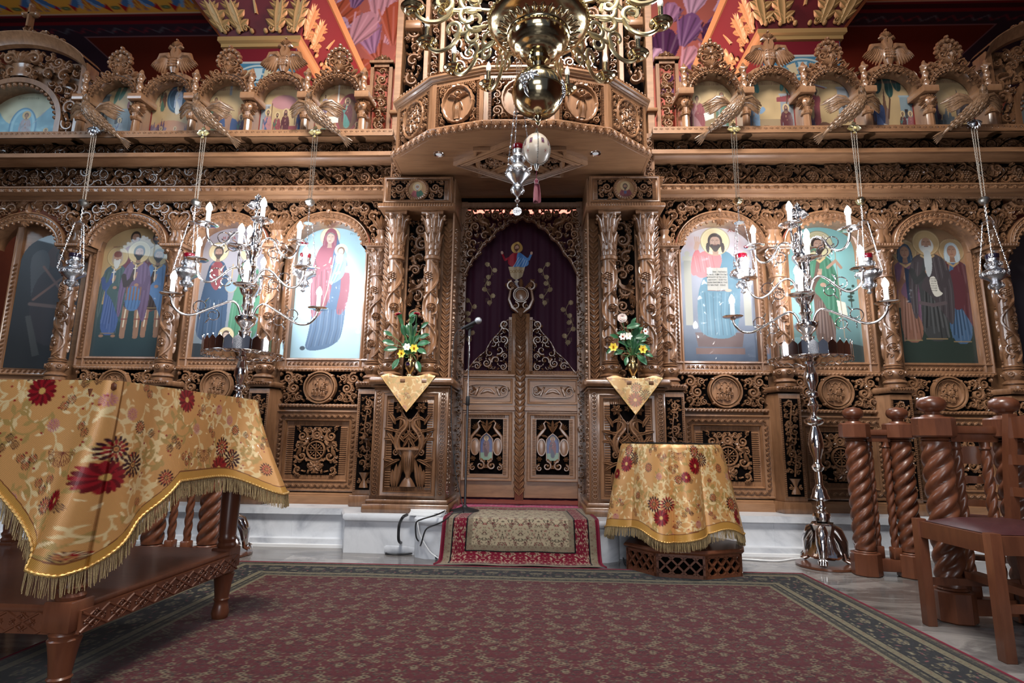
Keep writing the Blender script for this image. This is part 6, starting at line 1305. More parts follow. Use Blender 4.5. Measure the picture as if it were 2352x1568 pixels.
# ================================================================== free-standing things
def spiralpts(c, r, a0, turns, ax1, ax2, n=22, k=.75):
    t = np.linspace(0, 1, n); rr = r*(1-k*t); a = a0+2*pi*turns*t; return np.array(c)+rr[:, None]*(np.cos(a)[:, None]*np.array(ax1)+np.sin(a)[:, None]*np.array(ax2))
def flame(g, c, r, h):
    g.lathe([(r*.5, 0), (r*.85, h*.12), (r, h*.35), (r*.85, h*.58), (r*.45, h*.82), (.0005, h)], c, 12)
# ---- tall nickel candelabra
def candelabrum(X, Y, tiers, label, k_=1.):
    t = thing('candelabrum', label, 'candelabrum', (X, Y, 0), 'tall candelabra with electric candles')
    g = Geo(); g.lathe([(.0, 0), (.174, 0), (.178, .004), (.178, .016), (.0, .018)], (X, Y, 0), 48, caps=False); part(g, 'base_disc', DARKW, t)
    g = Geo()
    g.lathe([(.06, .27), (.072, .26), (.055, .2), (.07, .12), (.1, .07), (.075, .05)], (X, Y, 0), 24, flute=9, fa=.12)
    for k in range(3):
        a = pi/2+.5+k*2*pi/3+(0 if X > 0 else .5); d = np.array((cos(a), sin(a), 0)); u = np.array((0, 0, 1.)); c = np.array((X, Y, 0))
        g.tube([c+d*.04+u*.255, c+d*.085+u*.22, c+d*.12+u*.15, c+d*.125+u*.085, c+d*.13+u*.05, c+d*.15+u*.045], [.022, .038, .036, .024, .024, .03], 10)
        for q in (-.35, 0, .35):
            e = np.array((cos(a+q), sin(a+q), 0)); g.tube([c+d*.12+u*.05, c+d*.12+e*.02+u*.052, c+d*.12+e*.04+u*.045, c+d*.12+e*.05+u*.03], [.018, .02, .018, .006], 8)
            g.tube([c+e*.06+u*.22, c+e*.1+u*.15, c+e*.115+u*.09], [.006, .012, .008], 6)
    g.prism([(X+.075*cos(a), Y+.075*sin(a)) for a in np.linspace(0, 2*pi, 7)[:-1]], .262, .275, .003); part(g, 'tripod_foot', CHROME, t)
    P = [(.03, .275), (.05, .285), (.056, .31), (.05, .335), (.03, .345), (.022, .36), (.03, .375), (.024, .39), (.022, .41), (.058, .425), (.055, .44), (.045, .46), (.042, .485), (.03, .50), (.022, .52), (.024, .56), (.02, .6), (.034, .615), (.04, .63), (.03, .645), (.022, .66), (.026, .69), (.042, .74), (.048, .78), (.04, .84), (.024, .89), (.022, .9), (.05, .91), (.062, .925), (.062, .945), (.045, .955), (.022, .97), (.02, 1.0), (.034, 1.02), (.038, 1.04), (.024, 1.06), (.02, 1.09), (.038, 1.10), (.042, 1.115), (.036, 1.13), (.022, 1.14), (.026, 1.16), (.044, 1.2), (.046, 1.235), (.034, 1.28), (.026, 1.31), (.05, 1.32), (.055, 1.335), (.03, 1.345), (.026, 1.36), (.04, 1.375)]
    g = Geo(); g.lathe(P, (X, Y, 0), 28); part(g, 'stem', CHROME, t)
    # crowned drip tray
    g = Geo(); g.lathe([(.03, 1.37), (.2, 1.355), (.262, 1.352), (.268, 1.358), (.262, 1.362), (.2, 1.362), (.03, 1.378)], (X, Y, 0), 48)
    n = 28
    for k in range(n):
        a0 = 2*pi*k/n; m = 7; q = np.linspace(a0, a0+2*pi/n*.96, m); up = [.072, .082, .092, .098, .092, .082, .072]
        g.grid(np.array([[(X+r*cos(b), Y+r*sin(b), 1.356+z) for r, z in ((.262, 0), (.262, h), (.264, h), (.264, 0))] for b, h in zip(q, up)]))
        g.tube([(X+.264*cos(a0+s*.5*2*pi/n/1+.0), Y+.264*sin(a0+s*.5*2*pi/n), 1.352-.016*sin(pi*(s/2))) for s in (0, .4, .8, 1.2, 1.6, 2)], .0032, 5)
        b = a0+pi/n; g.ball((X+.264*cos(b), Y+.264*sin(b), 1.46), .006, 6, 1, 4)
    part(g, 'drip_tray', CHROME, t)
    Q = [(.04, 1.378), (.046, 1.39), (.04, 1.40), (.04, 1.50), (.046, 1.51), (.03, 1.52), (.034, 1.535), (.06, 1.56), (.078, 1.59), (.075, 1.605), (.05, 1.61), (.034, 1.62), (.03, 1.66), (.045, 1.68), (.032, 1.7), (.03, 1.74), (.05, 1.76), (.065, 1.79), (.072, 1.82), (.05, 1.835), (.034, 1.85), (.03, 1.93), (.045, 1.95), (.03, 1.965), (.028, 2.02), (.045, 2.04), (.062, 2.07), (.06, 2.09), (.03, 2.105), (.024, 2.13), (.036, 2.15), (.02, 2.165), (.016, 2.22), (.022, 2.25), (.016, 2.28), (.012, 2.33), (.018, 2.345), (.008, 2.36)]
    g = Geo(); g.lathe([(r, 1.378+(z-1.378)*k_) for r, z in Q], (X, Y, 0), 26); part(g, 'upper_stem', CHROME, t)
    g = Geo(); O = Orn(); eagle(O, .13, .008, 0); g.orn(O, lambda V: np.c_[X+V[:, 0], Y-V[:, 2], 1.378+.992*k_+V[:, 1]]); g.orn(O, lambda V: np.c_[X+V[:, 0], Y+V[:, 2], 1.378+.992*k_+V[:, 1]]); part(g, 'eagle_finial', CHROME, t)
    for (zp, r, th, zh) in tiers:
        for k in range(4):
            a = R(th)+k*pi/2; d = np.array((cos(a), sin(a), 0)); u = np.array((0, 0, 1.)); c = np.array((X, Y, 0)); sd = np.cross(u, d)
            K = [(.04, zh), (.06, zh+.07), (.1, zh+.1), (.15, zh+.075), (r*.55, zh+.01), (r*.72, zh-.04), (r*.88, zh-.03), (r*.985, zh+.03), (r, zp-.012)]
            K = np.array(K); tt = np.linspace(0, len(K)-1, 40); kk = np.c_[np.interp(tt, range(len(K)), K[:, 0]), np.interp(tt, range(len(K)), K[:, 1])]
            for _ in range(6): kk[1:-1] = (kk[:-2]+2*kk[1:-1]+kk[2:])/4
            g = Geo(); g.tube([c+d*p+u*z for p, z in kk], .0085, 9)
            q0 = c+d*r*.62+u*(zh-.02)
            for s_, cc_, rr_, a0 in ((1, q0+u*.055, .05, -pi/2), (-1, c+d*r*.45+u*(zh-.02), .045, pi/2)):
                sp = spiralpts(cc_, rr_, a0, 1.15, d, u*s_ if 0 else u, 24, .55); g.tube(sp, .004, 6)
                for b in (0, 12):
                    O = Orn(); O.leaf(0, 0, 0, .045, .015, .003, th=.002); e = sp[b]; o1 = (e-cc_)/max(np.linalg.norm(e-cc_), 1e-6)
                    g.orn(O, lambda V, e=e, o1=o1: e+V[:, :1]*o1+V[:, 1:2]*sd+V[:, 2:3]*np.cross(o1, sd))
            ar = part(g, 'arm', CHROME, t)
            e = c+d*r
            g = Geo(); g.lathe([(.01, zp-.02), (.022, zp-.014), (.016, zp-.006), (.04, zp-.002), (.064, zp), (.075, zp+.008), (.071, zp+.010), (.05, zp+.005), (.016, zp+.006), (.016, zp+.02)], (e[0], e[1], 0), 22); part(g, 'candle_dish', CHROME, ar)
            g = Geo(); g.lathe([(.0155, zp+.008), (.0155, zp+.105), (.012, zp+.108)], (e[0], e[1], 0), 12); part(g, 'candle_sleeve', CANDLE, ar)
            g = Geo(); flame(g, (e[0], e[1], zp+.106), .021, .07); part(g, 'bulb', BULB, ar)
    return t
candelabrum(2.012, 3.90, [(2.23, .31, -35, 2.13), (1.965, .365, -20, 1.85), (1.70, .48, -28, 1.61)], 'tall nickel candelabrum with lit candle bulbs, right of the holy doors', 1.02)
cl = candelabrum(-1.955, 3.86, [(2.25, .31, -145, 2.15), (2.02, .365, -165, 1.90), (1.735, .48, -155, 1.64)], 'tall nickel candelabrum with lit candle bulbs, left of the holy doors', 1.085)
# ---- hanging oil lamps
def chain(g, a, b, lk_=.014, r=.0013, w=.0035, n=None):
    a = np.array(a, float); b = np.array(b, float); L = np.linalg.norm(b-a); n = max(2, int(L/lk_*1.25)); d = (b-a)/L; s = np.cross(d, (0, 1, .01)); s /= np.linalg.norm(s); t_ = np.cross(d, s)
    q = np.linspace(0, 2*pi, 7)[:-1]
    for k in range(n):
        c = a+d*L*(k+.5)/n; e = s if k % 2 else t_
        g.tube([c+d*cos(x)*L/n*.62+e*sin(x)*w for x in q], r, 4, closed=True)
def beadchain(g, a, b, n=6, w=.008):
    a = np.array(a, float); b = np.array(b, float); chain(g, a, b)
    for k in range(n): c = a+(b-a)*(k+.6)/n; g.lathe([(.0005, -w*1.6), (w*.9, -w*.5), (w*.9, w*.5), (.0005, w*1.6)], c, 7, caps=False)
def oillamp(X, Y, zt, zball, zcap, zglass, zbot, R_, label, glassm, style=0, ballm=PEWT, plate=True):
    t = thing('hanging_oil_lamp', label, 'oil lamp', (X, Y, zbot), 'silver oil lamps hanging before the icon screen'); H = zglass-zbot
    if plate:
        g = Geo(); O = Orn(); 
        if style: eagle(O, .09, .006, -.02)
        else: O.shell(0, .06, -pi/2, .075, .008, 9, 1.3); O.dome(0, .03, .03, .016, 10)
        g.orn(O, lambda V: np.c_[X+V[:, 0], Y-V[:, 2]-.01, zt+V[:, 1]]); g.tube(spiralpts((X, Y, zt+.085), .014, 0, 1, (1, 0, 0), (0, 0, 1), 12, 0), .002, 5); part(g, 'eagle_plaque' if style else 'shell_plaque', gl('pale_gilt', (.8, .72, .5), .3, 1, 60, .2) if style else SILV, t)
        g = Geo()
        for q in (-1, 0, 1): chain(g, (X+q*.02, Y, zt-.01), (X+q*.012, Y+(.01 if q == 0 else 0), zball+.03))
        part(g, 'upper_chain', CHAIN, t)
        g = Geo(); g.lathe([(.0005, -.032), (.02, -.028), (.034, -.014), (.038, -.002), (.04, 0), (.038, .002), (.034, .014), (.02, .027), (.0005, .03)], (X, Y, zball), 24, caps=False); part(g, 'counterweight', ballm, t)
        g = Geo(); chain(g, (X, Y, zball-.03), (X, Y, zcap+.02), .02, .002, .006); part(g, 'hook_chain', SILV, t)
    g = Geo(); g.lathe([(.0005, .03), (.008, .02), (.014, .008), (.036, .0), (.038, -.004), (.02, -.006), (.0005, -.004)], (X, Y, zcap), 20, caps=False)
    if plate: part(g, 'chain_cap', SILV, t)
    B = [(.0005, 0), (.1, .02), (.22, .05), (.12, .09), (.12, .13), (.3, .17), (.5, .22), (.56, .27), (.42, .33), (.32, .36), (.55, .42), (.9, .5), (1., .58), (.92, .64), (.6, .7), (.46, .74), (.5, .79), (.62, .84), (.55, .89), (.42, .92), (.46, .95), (.46, 1.)]
    g = Geo(); g.lathe([(r*R_, z*H) for r, z in B], (X, Y, zbot), 30, caps=False); O = Orn()
    for zz, rr, n in ((.56, .98, 12), (.24, .54, 9), (.83, .6, 9)):
        for k in range(n):
            a = 2*pi*k/n; O = Orn().shell(0, -.012, pi/2, .026*(rr+.2), .004, 5); O.dome(0, .012, .004, .005, 5)
            g.orn(O, lambda V, a=a, rr=rr, zz=zz: np.c_[X+(rr*R_+V[:, 2]-abs(V[:, 1])*.3)*np.cos(a+V[:, 0]/R_), Y+(rr*R_+V[:, 2]-abs(V[:, 1])*.3)*np.sin(a+V[:, 0]/R_), zbot+zz*H+V[:, 1]])
    part(g, 'lamp_body', SILV, t)
    for k in range(3):
        a = pi/2+.35+k*2*pi/3; p = (X+R_*1.02*cos(a), Y+R_*1.02*sin(a), zbot+.62*H); g = Geo(); g.tube(spiralpts((p[0], p[1], p[2]), .012, 0, 1, (cos(a), sin(a), 0), (0, 0, 1), 12, .4), .003, 5)
        top = (X+.034*cos(a), Y+.034*sin(a), zcap) if plate else (X+.02*cos(a), Y+.02*sin(a), zcap)
        beadchain(g, top, (p[0]+.01*cos(a), p[1]+.01*sin(a), p[2]+.01), 6, .009 if not style else .007); part(g, 'suspension_chain', SILV, t)
    g = Geo(); g.lathe([(.40*R_, -.01), (.48*R_, .0), (.5*R_, .03), (.47*R_, .032), (.44*R_, .004), (.0005, .0)], (X, Y, zglass), 24, caps=False); part(g, 'glass_cup', glassm, t)
    return t
DG = mat('dark_glass', (.012, .008, .02), .05, 0, Coat_Weight=1.)
LMP = [(-3.56, 0, DG, 'silver oil lamp with a near-black glass, hanging before the half-open side door'), (-2.625, 1, REDG, 'silver oil lamp with red glass, hanging left of the left candelabrum'), (-1.69, 1, REDG, 'silver oil lamp with red glass, hanging beside the mother and child icon'),
       (1.69, 1, REDG, 'silver oil lamp with red glass, hanging in front of the open-book icon'), (2.625, 1, REDG, 'silver oil lamp with red glass, hanging just right of the right candelabrum'), (3.55, 0, DG, 'silver oil lamp with a near-black glass, hanging nearest the right edge')]
for x, st, gm, lb in LMP:
    oillamp(x, 4.16, 3.24, 2.635, 2.46, 2.17, 1.89, .088, lb, gm, st, BRASS if x in (1.69, 2.625) else PEWT)
# the big lamp before the doors
zt_ = 2.60; lampc = oillamp(.0, 3.3, 0, 0, 2.98, 2.60, 2.24, .078, 'large chased silver oil lamp hanging on the axis of the doors, behind the egg', REDG, 1, plate=False)
g = Geo(); chain(g, (0, 3.3, 2.24), (0, 3.3, 2.215), .01, .0015, .004); g.lathe([(.0005, -.003), (.028, -.003), (.028, .003), (.0005, .003)], (0, 3.3, 2.187), 24, 'y', caps=False); part(g, 'name_tag', SILV, lampc)
text('ΕΙΣ ΜΝΗΜΗΝ\nΑ. ΚΟΣΤΑ', .008, INKB, lampc, (0, 3.294, 2.187), sp=1.1)
g = Geo()
for q in (-1, 0, 1): chain(g, (q*.015, 3.3, 2.98), (q*.01, 3.34, 4.9), .02)
part(g, 'ceiling_chain', CHAIN, lampc)
# ---- carved doves over the lamps
def dove(X, s, label, gold):
    """s: tail points towards s*x; worked in bronze colour"""
    t = thing('carved_dove', label, 'carved bird', (X, 4.16, 3.17), 'carved doves perched on the cornice'); c = np.array((X, 4.14, 3.19))
    P = [(.24, .05, -.0), (.19, .02, .05), (.12, .0, .1), (.05, -.02, .15), (.0, -.04, .2), (-.035, -.05, .25), (-.05, -.05, .29), (-.045, -.06, .315), (-.03, -.08, .33), (-.01, -.1, .345)]
    rr = [.006, .017, .034, .052, .058, .045, .026, .024, .024, .003]; M = gl('bronzed_wood', (.19, .105, .055), .34, .0, 60, .3, (.11, .058, .03)) if gold else WOOD
    pts = np.array([c+np.array((s*a, b, z)) for a, b, z in P]); tt = np.linspace(0, len(P)-1, 40); sp = np.c_[[np.interp(tt, range(len(P)), pts[:, i]) for i in range(3)]].T; rs = np.interp(tt, range(len(P)), rr)
    for _ in range(2): sp[1:-1] = (sp[:-2]+2*sp[1:-1]+sp[2:])/4; rs[1:-1] = (rs[:-2]+2*rs[1:-1]+rs[2:])/4
    g = Geo(); g.tube(sp, rs, 16)
    for k in range(5, 33, 2):   # breast feathers
        for q in range(7):
            a = pi+(q-3)*.5+(k % 4)*.12; p = sp[k]; d = sp[min(k+1, 39)]-sp[k-1]; d /= np.linalg.norm(d); e1 = np.cross(d, (0, 1, 0)); e1 /= np.linalg.norm(e1); e2 = np.cross(d, e1); n_ = e1*sin(a)+e2*cos(a)
            if n_[1] > 0: n_ = -n_+0*n_
            tg = np.cross(d, n_); O = Orn().leaf(0, 0, pi, rs[k]*.6+.01, rs[k]*.2, .004, th=.002)
            g.orn(O, lambda V, p=p, d=d, n_=n_, tg=tg, r=rs[k]: p+V[:, :1]*d+V[:, 1:2]*tg+(V[:, 2:3]+r)*n_)
    part(g, 'body', M, t)
    g = Geo()
    for k in range(5): O = Orn().leaf(0, 0, 0, .11, .012, .005, (k-2)*.06, th=.004); b = sp[3]; e = sp[0]-sp[6]; e /= np.linalg.norm(e); w_ = np.array((0, -.6, -.8)); w_ = w_-e*np.dot(w_, e); w_ /= np.linalg.norm(w_); v_ = np.cross(e, w_); an = (k-2)*.16; g.orn(O, lambda V, an=an: b+V[:, :1]*(e*cos(an)+v_*sin(an))+V[:, 1:2]*(v_*cos(an)-e*sin(an))+V[:, 2:3]*w_)
    part(g, 'tail', M, t)
    for q in (-1, 1):
        O = Orn(); n = 8
        for k in range(n): a = .16-.10*k; O.leaf(.012*k, -.008*k+.02, a-.1, .2-.016*k, .016, .006, .3, 8, .003)
        for k in range(7): O.leaf(.016*k, .025-.004*k, -.1-.09*k, .07, .014, .011, .2, 6, .003)
        O.stroke([(-.02, .02), (.05, .045), (.11, .05), (.17, .035), (.205, .045)], [.012, .02, .017, .012, .004], .012, .004); sh = sp[17]
        g = Geo(); g.orn(O, lambda V: np.c_[sh[0]+q*(.03+V[:, 0]), sh[1]-.01-.25*V[:, 0]-V[:, 2]+.9*V[:, 0]**2*3, sh[2]-.0+V[:, 1]+.05*np.sin(V[:, 0]*14)])
        part(g, 'wing', M, t)
    g = Geo(); b = sp[-4]; g.ball(sp[-5]+np.array((s*.0-.016, -.022, .004)), .004, 6); g.ball(sp[-5]+np.array((.016, -.022, .004)), .004, 6); part(g, 'eye', BLACKP, t)
DL = ['leftmost dark carved dove with spread wings on the cornice', 'carved dove second from left, above the lamp by the left candelabrum', 'carved dove with level wings on the cornice, nearest left of the canopy', 'dark speckled carved dove on the cornice, nearest right of the canopy', 'pale gilded carved dove above the right candelabrum', 'rightmost dark carved dove with spread wings on the cornice']
for (x, *_), lb, s in zip(LMP, DL, (1, 1, 1, -1, -1, -1)): dove(x, s, lb, True)
# ---- brass chandelier over the nave
CXh, CYh = .122, 2.6
ch = thing('brass_chandelier', 'large polished brass chandelier with a bowl, ball and scrolled arms of unlit candle bulbs', 'chandelier', (CXh, CYh, 2.4))
g = Geo(); g.lathe([(.03, 2.672), (.036, 2.69), (.06, 2.70), (.064, 2.715), (.05, 2.725), (.08, 2.735), (.1, 2.75), (.104, 2.758), (.118, 2.765), (.13, 2.78), (.134, 2.787), (.144, 2.795), (.152, 2.815), (.155, 2.83), (.162, 2.835), (.16, 2.85), (.165, 2.858), (.205, 2.87), (.235, 2.885), (.258, 2.905), (.266, 2.92), (.266, 2.93), (.255, 2.935), (.24, 2.96), (.2, 3.05), (.13, 3.12), (.1, 3.3)], (CXh, CYh, 0), 72)
for k in range(64):
    a = k*2*pi/64; g.ball((CXh+.27*cos(a), CYh+.27*sin(a), 2.923), .0055, 6, 1, 5)
for k in range(30):
    a = k*2*pi/30; O = Orn().leaf(0, .0, pi/2, .05, .014, .005, th=.001).leaf(0, 0, pi/2-.5, .035, .007, .004, th=.001).leaf(0, 0, pi/2+.5, .035, .007, .004, th=.001)
    g.orn(O, lambda V, a=a: np.c_[CXh+(.168+V[:, 1])*np.cos(a+V[:, 0]/.18), CYh+(.168+V[:, 1])*np.sin(a+V[:, 0]/.18), 2.858+V[:, 1]*.32-V[:, 2]])
part(g, 'bowl', BRASS, ch)
g = Geo(); g.lathe([(.001, 2.392)]+[(max(.001, .133*cos(a)), 2.53+.133*sin(a)) for a in np.linspace(-1.5, -.02, 18)]+[(.136, 2.527), (.136, 2.533)]+[(.133*cos(a), 2.53+.133*sin(a)) for a in np.linspace(.03, 1.3, 16)]+[(.03, 2.672)], (CXh, CYh, 0), 56, caps=False)
g.lathe([(.001, 2.345), (.006, 2.35), (.012, 2.362), (.007, 2.37), (.018, 2.385), (.02, 2.395), (.008, 2.402)], (CXh, CYh, 0), 18); part(g, 'ball', BRASS, ch)
g = Geo(); O = Orn().grapes(0, .03, -pi/2, .08, .008).vine(.03, .02, -.4, .05, .006).leaf(0, -.03, -pi/2, .06, .012, .005, .4)
for aa in (-2.1, -.25): g.orn(O, lambda V, aa=aa: np.c_[CXh+(.134+V[:, 2])*np.cos(aa+V[:, 0]/.13)*np.cos(V[:, 1]/.13), CYh+(.134+V[:, 2])*np.sin(aa+V[:, 0]/.13)*np.cos(V[:, 1]/.13), 2.53+.134*np.sin(V[:, 1]/.13)])
part(g, 'grape_ornament', SILV, ch)
def charm(a, zc, Rr, zh, up):
    d = np.array((cos(a), sin(a), 0)); u = np.array((0, 0, 1.)); c = np.array((CXh, CYh, 0)); sd = np.cross(u, d); g = Geo()
    def flat(pts, w):  # flat brass scroll cut from plate
        P = np.array(pts); w = np.broadcast_to(np.asarray(w, float), (len(P),)); T = np.gradient(P, axis=0); T /= np.linalg.norm(T, axis=1)[:, None]; N = np.c_[-T[:, 1], T[:, 0]]
        G = []
        for p, n, ww in zip(P, N, w): G.append([c+d*(p+n*ww*k)[0]+u*(p+n*ww*k)[1]+sd*h for k, h in ((-1, -.003), (-.7, -.006), (.7, -.006), (1, -.003), (1, .003), (.7, .006), (-.7, .006), (-1, .003))])
        g.grid(np.array(G), cv=True); g.ngon(G[0]); g.ngon(G[-1])
    sp = lambda x, z, r, a0, tn, k=.6, n=26: [(x+r*(1-k*t)*cos(a0+2*pi*tn*t), z+r*(1-k*t)*sin(a0+2*pi*tn*t)) for t in np.linspace(0, 1, n)]
    flat([(.2, zh), (.3, zh+.002)], .008); flat(sp(.36, zh+.045, .062, -pi/2-.6, .95), np.linspace(.015, .009, 26)); flat(sp(.37, zh-.045, .05, pi/2+.5, -.9), np.linspace(.014, .009, 26))
    flat([(.30, zh+.002), (.36, zh-.0), (.42, zh-.012), (.46, zh-.012)], .012)
    flat(sp(.50, zh+.03, .055, -pi/2-.3, -.85), np.linspace(.015, .009, 26))
    q = [(.45, zh-.005), (.47, zh-.05), (.52, zh-.085), (.58, zh-.09), (.63, zh-.06), (Rr, zh-.01), (Rr, zc-.01)]; q = np.array(q); tt = np.linspace(0, 6, 26); q = np.c_[np.interp(tt, range(7), q[:, 0]), np.interp(tt, range(7), q[:, 1])]
    for _ in range(3): q[1:-1] = (q[:-2]+2*q[1:-1]+q[2:])/4
    g.tube([c+d*x+u*z for x, z in q], .0115, 8)
    ar = part(g, 'arm', BRASSM, ch); e = c+d*Rr; 
    g = Geo(); g.lathe([(.011, zc-.02), (.018, zc-.014), (.016, zc-.008), (.03, zc-.006), (.034, zc+.0), (.044, zc+.003), (.048, zc+.01), (.058, zc+.014), (.063, zc+.022), (.06, zc+.024), (.03, zc+.014), (.018, zc+.02), (.014, zc+.03), (.02, zc+.04), (.014, zc+.048)], (e[0], e[1], 0), 24); part(g, 'drip_pan', BRASS, ar)
    g = Geo(); g.lathe([(.014, zc+.045), (.014, zc+.115)], (e[0], e[1], 0), 14); part(g, 'candle_sleeve', BRASS, ar)
    g = Geo(); flame(g, (e[0], e[1], zc+.113), .017, .075); part(g, 'bulb', BULBOFF, ar)
for k in range(16): charm(2*pi*k/16+.1, 2.955, .655, 2.99, 0)
for k in range(8): charm(2*pi*(k+.5)/8, 3.22, .60, 3.25, 1)
g = Geo(); g.tube([(CXh, CYh, 3.2), (CXh, CYh, 5.4)], .012, 8); part(g, 'hanging_rod', BRASS, ch)
# ostrich egg and tassel
eg = thing('ostrich_egg_pendant', 'cream ostrich egg banded with beads, hanging under the brass ball', 'pendant', (CXh-.005, CYh, 2.13))
c = Canvas(2*pi, pi, 40, hexc('cdbfae')); 
for k in range(4):
    u = (k+.5)*pi/2
    for du in (-.3, .32): c.poly([(u+du-.13, 1.62), (u+du+.13, 1.62), (u+du+.13, 2.0), (u+du-.13, 2.0)], hexc('8a6a4a')); c.poly([(u+du-.1, 1.66), (u+du+.1, 1.66), (u+du+.1, 1.96), (u+du-.1, 1.96)], hexc('4a4468')); c.ell(u+du, 1.86, .05, .06, hexc('b08058')); c.poly([(u+du-.06, 1.68), (u+du+.06, 1.68), (u+du, 1.84)], hexc('7a2230'))
    for q in range(6): c.line([(u, 1.2), (u+.14*cos(q), 1.2+.14*sin(q))], .03, hexc('a05048'))
ex, ey, ez = CXh-.006, CYh, 2.218
c.mesh('shell', vcol('egg_shell', .3, 0, .3), eg, lambda U, V: np.stack([ex+.066*np.sin(V)*np.cos(U), ey+.066*np.sin(V)*np.sin(U), ez-.083*np.cos(V)], -1))
g = Geo()
for k in range(4):
    for q in range(34): v = pi*(q+.5)/34; a = k*pi/2-pi/2+.1; g.ball((ex+.069*sin(v)*cos(a), ey+.069*sin(v)*sin(a), ez-.086*cos(v)), .0034, 6, 1, 4)
g.lathe([(.012, .078), (.016, .085), (.006, .1), (.004, .115)], (ex, ey, ez), 12); g.lathe([(.004, -.115), (.01, -.1), (.014, -.08)], (ex, ey, ez), 12); part(g, 'bead_band', PEWT, eg)
TAS = mat('maroon_silk', hexc('7a1030'), .5, 0, Sheen_Weight=.6)
g = Geo(); g.tube([(ex, ey, ez+.11), (ex+.004, ey, 2.36)], .002, 6); g.tube([(ex, ey, ez-.11), (ex, ey, 2.06)], .002, 6)
g.lathe([(.003, 2.062), (.012, 2.05), (.009, 2.035), (.014, 2.03)], (ex, ey, 0), 12)
for k in range(60):
    a = k*2.4; r = .004+.009*((k*.618) % 1); g.tube([(ex+r*cos(a), ey+r*sin(a), 2.035), (ex+1.5*r*cos(a), ey+1.5*r*sin(a), 1.99), (ex+1.7*r*cos(a), ey+1.7*r*sin(a), 1.945-.008*((k*.37) % 1))], .0014, 4)
g.tube([(ex+.002, ey, 1.945), (ex-.004, ey, 1.93)], .0012, 4); part(g, 'tassel', TAS, eg)
# ================================================================== brocade
def brocade_tile():
    T = .56; c = Canvas(T, T, 900, hexc('c8945a')); rd = random.Random(4); n0 = c.C.copy(); c.noise(.12, 7, 1)
    def W(f):
        for dx in (-T, 0, T):
            for dy in (-T, 0, T): f(dx, dy)
    def lf(x, y, a, L, w, col):
        t = np.linspace(0, 1, 6); P = [(x+cos(a)*L*k-sin(a)*w*sin(pi*k), y+sin(a)*L*k+cos(a)*w*sin(pi*k)) for k in t]+[(x+cos(a)*L*k+sin(a)*w*sin(pi*k), y+sin(a)*L*k-cos(a)*w*sin(pi*k)) for k in t[::-1]]; c.poly(P, col)
    cr = hexc('dcc290'); ol = hexc('a88a50')
    for k in range(46):   # damask swirls
        x, y, a, r = rd.uniform(0, T), rd.uniform(0, T), rd.uniform(0, 6), rd.uniform(.035, .075); col = cr if k % 3 else ol
        sw = [(x+r*(1-.7*t)*cos(a+5*t), y+r*(1-.7*t)*sin(a+5*t)) for t in np.linspace(0, 1, 14)]
        def f(dx, dy):
            if not (-.1 < x+dx < T+.1 and -.1 < y+dy < T+.1): return
            c.line([(p+dx, q+dy) for p, q in sw], .006, col)
            for j in range(0, 12, 2): p, q = sw[j]; lf(p+dx, q+dy, a+5*j/13+1.0, r*.6, r*.14, col)
        W(f)
    for k in range(60):
        x, y, a = rd.uniform(0, T), rd.uniform(0, T), rd.uniform(0, 6); L = rd.uniform(.015, .035); W(lambda dx, dy: lf(x+dx, y+dy, a, L, L*.16, lt(cr, .2)))
    rdc, mr, pk = hexc('8e101c'), hexc('340a16'), hexc('a8606a')
    def rose(x, y, r, in_=rdc, out=mr):
        def f(dx, dy):
            X, Y = x+dx, y+dy
            if not (-.1 < X < T+.1 and -.1 < Y < T+.1): return
            for k in range(14): a = k*2*pi/14; c.ell(X+r*.78*cos(a), Y+r*.78*sin(a), r*.24, r*.13, out, rot=a)
            for k in range(10): a = k*2*pi/10+.2; c.ell(X+r*.5*cos(a), Y+r*.5*sin(a), r*.24, r*.12, in_, rot=a)
            c.ell(X, Y, r*.3, r*.3, out); c.ell(X, Y, r*.2, r*.2, hexc('b9854a')); c.ell(X, Y, r*.08, r*.08, in_)
        W(f)
    def daisy(x, y, r, col):
        def f(dx, dy):
            X, Y = x+dx, y+dy
            if not (-.1 < X < T+.1 and -.1 < Y < T+.1): return
            for k in range(18): a = k*2*pi/18; c.ell(X+r*.6*cos(a), Y+r*.6*sin(a), r*.42, r*.17, col if k % 2 else dk(col, .45), rot=a)
            c.ell(X, Y, r*.22, r*.22, hexc('c9a05a'))
        W(f)
    rose(.09, .10, .046); rose(.175, .10, .046, mr, rdc); daisy(.135, .175, .048, rdc); rose(.39, .35, .042); rose(.455, .40, .042, mr, mr); daisy(.38, .435, .052, rdc)
    daisy(.30, .50, .034, rdc); rose(.25, .515, .028); rose(.04, .45, .03); rose(.51, .06, .026, rdc, mr); rose(.47, .28, .024)
    for x, y in ((.36, .1), (.38, .12), (.22, .22), (.24, .2), (.14, .4), (.16, .38), (.12, .38), (.53, .3), (.29, .12), (.31, .14), (.27, .15), (.48, .15), (.5, .17), (.07, .32), (.09, .34), (.05, .35), (.2, .45), (.22, .47), (.24, .44), (.3, .28), (.32, .3), (.5, .52), (.33, .52)): rose(x, y, .016, rdc if (x*100) % 2 < 1 else mr, mr)
    for x, y in ((.2, .28), (.43, .24), (.12, .5), (.35, .2)): rose(x, y, .022, pk, lt(pk, .2))
    for k in range(50):
        b = rd.choice(((.13, .13), (.42, .4), (.28, .15), (.08, .34))); x, y = b[0]+rd.uniform(-.1, .1), b[1]+rd.uniform(-.08, .08); W(lambda dx, dy: c.ell(x+dx, y+dy, .005, .004, rdc))
    for k in range(9): a = pi*k/8; c.line([(.26, .36), (.26+.05*cos(a), .36+.04*sin(a))], .002, hexc('6a2a20')); c.ring(.26+.045*cos(a), .36+.036*sin(a), .008, .002, hexc('6a2a20'))
    return c
BT = brocade_tile()
